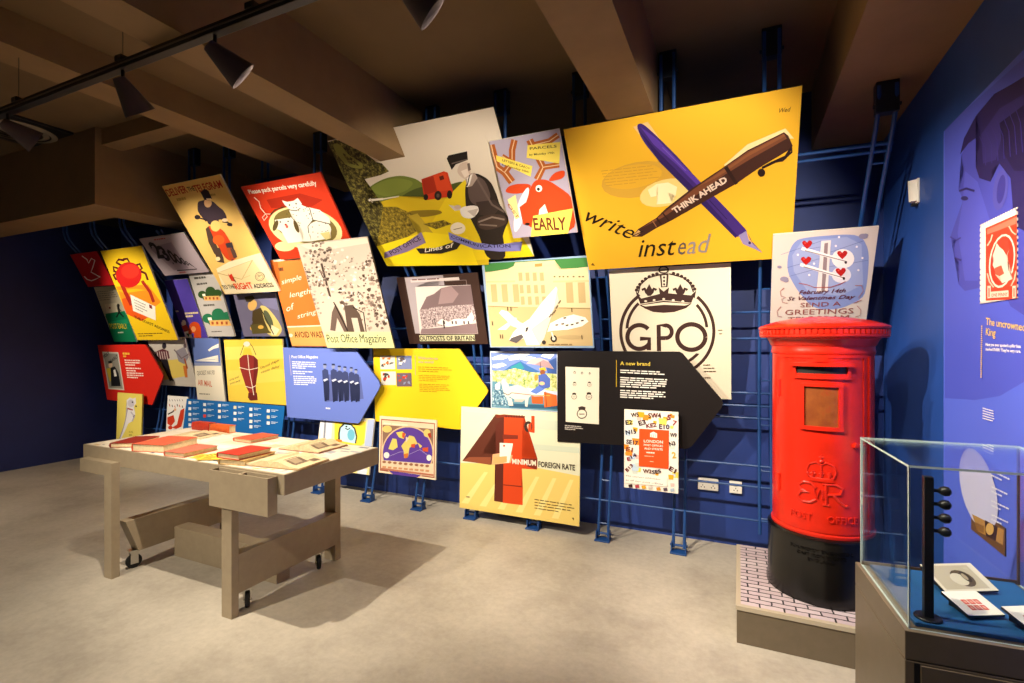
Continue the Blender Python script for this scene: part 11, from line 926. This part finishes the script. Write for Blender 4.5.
pane('glass_top', GX0, GY0, GZ1 - gt, GX1, GY1, GZ1)
bm = B()
box(bm, GX0 + .022, GY0 + .022, .724, GX1 - .022, GY1 - .022, .735, .002)
cobj('blue_deck', bm, paint('case_deck_blue', '#17548c', .6, .04, 20))
bm = B()
box(bm, GX0 + .002, GY1 - gt - .004, .725, GX1 - .002, GY1 - gt, .738)
box(bm, GX1 - .008, GY1 - .012, .725, GX1 - .002, GY1 - gt, GZ1 - gt)
cobj('corner_seal', bm, paint('dark_seal', '#4a3a30', .5))

po = thing('handle_rack', 'black upright post with a column of four round knobs inside the glass case', 'rack', (.476, 1.735, .735))
bm = B()
box(bm, -.0105, -.0105, .004, .0105, .0105, .392, .001)
obj('post', bm, BLACK, po)
bm = B()
lathe(bm, [(.001, .006), (.03, .006), (.032, .004), (.032, 0)], 24)
obj('foot', bm, BLACK, po, True)
for z in (.355, .318, .281, .244):
    bm = B()
    q = Matrix.Translation((.01, 0, z)) @ Matrix.Rotation(PI / 2, 4, 'Y')
    lathe(bm, [(.001, 0), (.005, .001), (.005, .012), (.010, .018), (.0135, .026), (.012, .035), (.006, .04), (.001, .041)], 18)
    bmesh.ops.transform(bm, matrix=q, verts=bm.verts[:])
    bmesh.ops.recalc_face_normals(bm, faces=bm.faces[:])
    obj('knob', bm, BLACK, po, True)
def card(name, label, c, w, d, rz, tilt, zback, art, grp):
    """a print on a black wedge stand"""
    t = thing(name, label, 'card', (c[0], c[1], .735), (0, 0, rz), group=grp)
    h = d * math.sin(tilt)
    L = d * math.cos(tilt)
    bm = B()
    box(bm, -w / 2, 0, 0, w / 2, d, .008, .0006)
    M = Matrix.Translation((0, -L / 2, .006)) @ Matrix.Rotation(tilt, 4, 'X')
    bmesh.ops.transform(bm, matrix=M, verts=bm.verts[:])
    obj('backing_board', bm, BLACK, t)
    bm = B()
    mats = []
    def quad(col, x0, y0, x1, y1, k):
        if col not in mats:
            mats.append(col)
        f = bm.faces.new([bm.verts.new(M @ Vector((x, y, .0083 + k * .0002))) for x, y in ((x0, y0), (x1, y0), (x1, y1), (x0, y1))])
        f.material_index = mats.index(col)
    def disc(col, cx, cy, rx, ry, k):
        if col not in mats:
            mats.append(col)
        f = bm.faces.new([bm.verts.new(M @ Vector((cx + rx * math.cos(i * PI / 8), cy + ry * math.sin(i * PI / 8), .0083 + k * .0002))) for i in range(16)])
        f.material_index = mats.index(col)
    art(quad, disc, w, d)
    obj('printed_face', bm, [ink(c_) for c_ in mats], t)
    bm = B()
    a = [(-w * .3, -L * .3, 0), (w * .3, -L * .3, 0), (w * .3, L * .45, 0), (-w * .3, L * .45, 0)]
    vb = [bm.verts.new(p) for p in a]
    vt = [bm.verts.new((p[0], p[1], .004 + max(0, (p[1] + L / 2) * math.tan(tilt)))) for p in a]
    bm.faces.new(vb[::-1]); bm.faces.new(vt)
    for i in range(4):
        bm.faces.new((vb[i], vb[(i + 1) % 4], vt[(i + 1) % 4], vt[i]))
    obj('wedge_stand', bm, BLACK, t)
def art_photo(quad, disc, w, d):
    quad('#d9d0bc', -w / 2, 0, w / 2, d, 0)
    quad('#b9ad96', -w * .44, d * .08, w * .38, d * .92, 1)
    disc('#5a4c3a', .01, d * .45, w * .2, d * .3, 2)
    disc('#cfc6b0', -.004, d * .42, w * .15, d * .22, 3)
    disc('#3e3226', w * .14, d * .5, w * .07, d * .2, 4)
    disc('#a89a80', w * .12, d * .5, w * .04, d * .12, 5)
    disc('#c0b49c', w * .3, d * .8, w * .05, d * .06, 2)
def art_stamps(quad, disc, w, d):
    quad('#ece6dc', -w / 2, 0, w / 2, d, 0)
    for i in range(3):
        for j in range(2):
            x, y = -w * .17 + i * w * .17, d * (.3 + j * .24)
            quad('#c8503c', x - w * .07, y - d * .1, x + w * .07, y + d * .1, 1)
            disc('#e8a898', x, y, w * .035, d * .06, 2)
card('photograph_card', 'brown photograph card on a black stand at the back of the glass case', (.617, 1.985), .17, .10, R(28), R(26), 0, art_photo, 'cards in the display case')
card('stamp_card', 'white card with a block of six red stamps in the glass case', (.600, 1.828), .105, .088, R(27), R(16), 0, art_stamps, 'cards in the display case')
card('stamp_card', 'white card cut off by the right edge of the photo inside the case', (.718, 1.79), .10, .09, R(27), R(16), 0, art_stamps, 'cards in the display case')

# ------------------------------------------------------------------ the book table
tb = thing('display_table', 'taupe wheeled display table covered with prints and old books', 'table', (-3.13, 2.28, 0))
def tobj(name, bm, m, smooth=False):
    bmesh.ops.translate(bm, vec=(3.13, -2.28, 0), verts=bm.verts[:])
    return obj(name, bm, m, tb, smooth)
TX0, TX1, TY0, TY1, TZ = -4.02, -2.145, 1.872, 2.61, .81
bm = B()
box(bm, TX0, TY0, .70, TX1, TY1, TZ - .002, .0015)
tobj('tabletop', bm, TAUPE)
# printed collage set in the top
bm = B()
rnd = random.Random(5)
mats = ['#e4dccb', '#d9cfb8', '#eee8dc', '#a9adb4', '#7f8894', '#cfc2a2', '#c9b27a', '#5e6670']
box(bm, TX0 + .012, TY0 + .012, TZ - .002, TX1 - .012, TY1 - .012, TZ - .0005, mi=0)
lay = 0
def top_quad(x0, y0, x1, y1, mi):
    global lay
    lay += 1
    z = TZ - .0004 + lay * .000006
    f = bm.faces.new([bm.verts.new(p) for p in ((x0, y0, z), (x1, y0, z), (x1, y1, z), (x0, y1, z))])
    f.material_index = mi
for i in range(70):
    x, y = rnd.uniform(TX0 + .03, TX1 - .25), rnd.uniform(TY0 + .03, TY1 - .15)
    top_quad(x, y, x + rnd.uniform(.08, .22), y + rnd.uniform(.05, .11), rnd.choice([1, 2, 2, 1, 5, 2]))
for i in range(46):
    x, y = rnd.uniform(-2.62, TX1 - .07), rnd.uniform(TY0 + .03, TY1 - .06)
    top_quad(x, y, x + rnd.uniform(.02, .10), y + rnd.uniform(.015, .05), rnd.choice([3, 4, 7, 3, 2, 4]))
for i in range(34):
    x, y = rnd.uniform(TX0 + .03, TX1 - .1), rnd.uniform(TY0 + .015, TY0 + .05)
    top_quad(x, y, x + rnd.uniform(.02, .06), y + rnd.uniform(.008, .02), rnd.choice([3, 5, 7, 6, 2]))
tobj('printed_collage', bm, [ink(c) for c in mats])
LEG = [(-3.68, 1.85, -3.60, TY0), (-2.57, 1.85, -2.49, TY0), (-2.61, TY1, -2.51, TY1 + .05), (-3.69, TY1, -3.59, TY1 + .05)]
bm = B()
prism(bm, [(-3.68, 0), (-3.60, 0), (-3.60, .73), (-3.96, .73), (-3.96, .648), (-3.68, .648)], 1.825, TY0 - .0005)
tobj('leg', bm, TAUPE)
bm = B()
box(bm, -2.57, 1.828, 0, -2.49, TY0 - .0005, .60, .0015)
tobj('leg', bm, TAUPE)
for x in (-2.61, -3.69):
    bm = B()
    box(bm, x, TY1 + .0005, 0, x + .1, TY1 + .05, .74, .0015)
    tobj('leg', bm, TAUPE)
# open box on the front
bm = B()
bx0, bx1, by0, by1, bz0, bz1, w = -2.65, -2.196, 1.812, TY0 - .0005, .60, .797, .006
box(bm, bx0, by0, bz0, bx1, by0 + w, bz1)
box(bm, bx0, by1 - w, bz0, bx1, by1, bz1)
box(bm, bx0, by0 + w, bz0, bx0 + w, by1 - w, bz1)
box(bm, bx1 - w, by0 + w, bz0, bx1, by1 - w, bz1)
box(bm, bx0 + w, by0 + w, bz0, bx1 - w, by1 - w, bz0 + w)
box(bm, -2.44, by0 + w, bz0 + w, -2.42, by1 - w, bz1 - .004)
tobj('front_pocket', bm, TAUPE)
# lower rails
bm = B()
v0 = [(-3.68, 1.905, .336), (-3.60, 1.905, .336), (-3.60, 1.985, .122), (-3.68, 1.985, .122)]
v1 = [(-3.68, TY1, .336), (-3.60, TY1, .336), (-3.60, TY1, .122), (-3.68, TY1, .122)]
a = [bm.verts.new(p) for p in v0]
b = [bm.verts.new(p) for p in v1]
bm.faces.new(a); bm.faces.new(b[::-1])
for i in range(4):
    bm.faces.new((a[i], b[i], b[(i + 1) % 4], a[(i + 1) % 4]))
bmesh.ops.recalc_face_normals(bm, faces=bm.faces[:])
tobj('side_rail', bm, TAUPE)
bm = B()
box(bm, -2.57, TY0, .122, -2.49, TY1, .336, .0015)
tobj('side_rail', bm, TAUPE)
bm = B()
box(bm, -3.599, 2.21, .0, -2.60, 2.31, .205, .0015)
tobj('cross_bar', bm, TAUPE)
for (cx_, cy_, ca_) in ((-3.66, 1.985, -15), (-2.53, 1.955, 50), (-2.53, 2.48, 50), (-3.64, 2.46, 30)):
    bm = B()
    lathe(bm, [(.018, -.012), (.040, -.012), (.045, -.008), (.045, .008), (.040, .012), (.018, .012), (.018, -.012)], 24)
    bmesh.ops.transform(bm, matrix=Matrix.Translation((0, 0, .045)) @ Matrix.Rotation(PI / 2, 4, 'Y'), verts=bm.verts[:])
    bmesh.ops.recalc_face_normals(bm, faces=bm.faces[:])
    CM = Matrix.Translation((cx_, cy_, 0)) @ Matrix.Rotation(R(ca_), 4, 'Z')
    bmesh.ops.transform(bm, matrix=CM, verts=bm.verts[:])
    tobj('caster_wheel', bm, RUBBER, True)
    bm = B()
    box(bm, -.019, -.02, .03, -.0155, .022, .112)
    box(bm, .0155, -.02, .03, .019, .022, .112)
    box(bm, -.03, -.028, .110, .03, .028, .1215)
    tube(bm, [(-.023, 0, .045), (.023, 0, .045)], .006, 8)
    bmesh.ops.transform(bm, matrix=CM, verts=bm.verts[:])
    tobj('caster_fork', bm, STEEL)

# ------------------------------------------------------------------ books and papers on the table
def book(label, c, w, d, h, rz, cover, z=TZ, group='closed red books on the table', cat='book', name='closed_book', tiltx=0.0):
    """closed book: w across, d along the spine; spine on the -x side"""
    t = thing(name, label, cat, (c[0], c[1], z + .0008), (tiltx, 0, rz), group=group)
    ct = .0032
    bm = B()
    box(bm, -w / 2, -d / 2, 0, w / 2, d / 2, ct, .001)
    box(bm, -w / 2, -d / 2, h - ct, w / 2, d / 2, h, .001)
    n = 6
    pts = [(-w / 2 - .006 * math.sin(PI * i / n), h * i / n) for i in range(n + 1)]
    lo = [bm.verts.new((x, -d / 2, zz_)) for x, zz_ in pts] + [bm.verts.new((-w / 2 + .003, -d / 2, h)), bm.verts.new((-w / 2 + .003, -d / 2, 0))]
    hi = [bm.verts.new((v.co.x, d / 2, v.co.z)) for v in lo]
    bm.faces.new(lo); bm.faces.new(hi[::-1])
    for i in range(len(lo)):
        j = (i + 1) % len(lo)
        bm.faces.new((lo[i], hi[i], hi[j], lo[j]))
    bmesh.ops.recalc_face_normals(bm, faces=bm.faces[:])
    obj('cover', bm, paint('bookcloth_' + cover.strip('#'), cover, .65, .06, 40), t)
    bm = B()
    box(bm, -w / 2 + .004, -d / 2 + .005, ct, w / 2 - .005, d / 2 - .005, h - ct)
    obj('page_block', bm, PAGE, t)
    return t
def open_book(label, c, w, d, rz, cover, dark, z=TZ, h=.022):
    t = thing('open_book', label, 'book', (c[0], c[1], z + .0008), (0, 0, rz), group='open books on the table')
    bm = B()
    box(bm, -w / 2, -d / 2, 0, w / 2, d / 2, .003, .001)
    obj('cover', bm, paint('bookcloth_' + cover.strip('#'), cover, .65, .06, 40), t)
    for s in (-1, 1):
        bm = B()
        n = 10
        pr = []
        for i in range(n + 1):
            u = i / n
            pr.append((s * (.001 + u * (w / 2 - .007)), .004 + h * (math.sin(PI * min(1, u * 1.6 + .1)) * .35 + .65 * (1 - u * .75)) * (1 if u > .02 else .5)))
        pr = [(x, zz_) for x, zz_ in pr]
        for yy in (0,):
            lo = [bm.verts.new((x, -d / 2 + .004, zz_)) for x, zz_ in pr]
            hi = [bm.verts.new((x, d / 2 - .004, zz_)) for x, zz_ in pr]
            bl = [bm.verts.new((pr[k][0], -d / 2 + .004, .003)) for k in (0, -1)]
            bh = [bm.verts.new((pr[k][0], d / 2 - .004, .003)) for k in (0, -1)]
            for i in range(n):
                f = bm.faces.new((lo[i], lo[i + 1], hi[i + 1], hi[i]))
            bm.faces.new([bl[0]] + lo + [bl[1]])
            bm.faces.new([bh[0]] + hi + [bh[1]])
            bm.faces.new((lo[-1], hi[-1], bh[1], bl[1]))
            bm.faces.new((lo[0], hi[0], bh[0], bl[0]))
        bmesh.ops.recalc_face_normals(bm, faces=bm.faces[:])
        # print on the page: pictures and columns
        def page_q(u0, v0, u1, v1, mi, k):
            def zat(u):
                q = u * n
                i = min(n - 1, int(q))
                return pr[i][1] + (pr[i + 1][1] - pr[i][1]) * (q - i)
            st = 4
            for q in range(st):
                ua, ub = u0 + (u1 - u0) * q / st, u0 + (u1 - u0) * (q + 1) / st
                xa, xb = s * (.001 + ua * (w / 2 - .007)), s * (.001 + ub * (w / 2 - .007))
                ya, yb = -d / 2 + v0 * d, -d / 2 + v1 * d
                f = bm.faces.new([bm.verts.new(p) for p in ((xa, ya, zat(ua) + .0006 * k), (xb, ya, zat(ub) + .0006 * k), (xb, yb, zat(ub) + .0006 * k), (xa, yb, zat(ua) + .0006 * k))])
                f.material_index = mi
        rr = random.Random(label + str(s))
        if s > 0 or dark > 1:
            page_q(.25, .18, .72, .6, 1, 1)
            page_q(.35, .26, .6, .5, 2, 1.4)
            page_q(.62, .62, .86, .84, 1, 1)
        else:
            page_q(.2, .72, .6, .85, 2, 1)
        for i in range(7):
            vv = .1 + i * .11
            if not (s > 0 or dark > 1):
                page_q(.15, vv, .15 + rr.uniform(.5, .7), vv + .012, 2, 1)
        obj('pages', bm, [PAGE, paint('book_engraving', '#6e5a48', .7, .35, 90), ink('#a8957a')], t, False)
    return t
book('dark red closed book at the left corner of the table', (-3.70, 2.02), .165, .24, .030, R(28), '#86180a')
book('salmon red closed thick book next to the dark red one', (-3.39, 2.03), .23, .27, .048, R(14), '#c25236')
book('pink red thin closed book by the front edge, left of the pocket', (-3.085, 2.0), .165, .23, .028, R(5), '#c66450')
book('tan closed book underneath the bright red book', (-2.60, 2.015), .175, .25, .028, R(11), '#b08c52', group='closed books on the table')
book('bright red closed book on top of the tan book', (-2.615, 2.005), .175, .22, .030, R(1), '#b5240f', z=TZ + .0295)
book('salmon closed book alone near the back edge of the table', (-3.09, 2.46), .185, .22, .024, R(-3), '#c2573a')
book('red book standing on its edge at the back left of the table', (-3.80, 2.56), .06, .20, .06, R(90), '#b8321a')
book('orange book standing on its edge beside the red one at the back', (-3.585, 2.565), .06, .21, .055, R(90), '#cf5a22')
open_book('open old book with a dark picture near the front right corner', (-2.345, 2.06), .40, .25, R(6), '#a07a48', 1, h=.036)
open_book('open red covered book further back at the table right end', (-2.52, 2.43), .34, .26, R(2), '#8a2a18', 1, h=.036)
open_book('white open book with blank pages at the back of the table', (-3.62, 2.38), .32, .24, R(12), '#e8e0d0', 0, h=.016)
# loose yellow leaflets
rnd = random.Random(3)
for i, (x, y, a) in enumerate(((-2.91, 1.965, 12), (-2.87, 2.0, -20), (-2.82, 1.95, 30))):
    bm = B()
    box(bm, -.07, -.05, 0, .07, .05, .0015)
    for k in range(4):
        box(bm, -.05, -.035 + k * .02, .0015, -.05 + rnd.uniform(.04, .1), -.028 + k * .02, .0018, mi=1)
    o = obj('leaflet', bm, [paint('yellow_leaflet_paper', '#d9b83a', .6, .05, 30), ink('#6a5418')])
    o.location = (x, y, TZ + .001 + i * .0022)
    o.rotation_euler = (0, 0, R(a))
    tag(o, ('yellow leaflet lowest of the three beside the bright red book', 'yellow leaflet in the middle of the three on the table', 'yellow leaflet topmost of the three, turned toward the bright red book')[i], 'leaflet', 'yellow leaflets on the table')
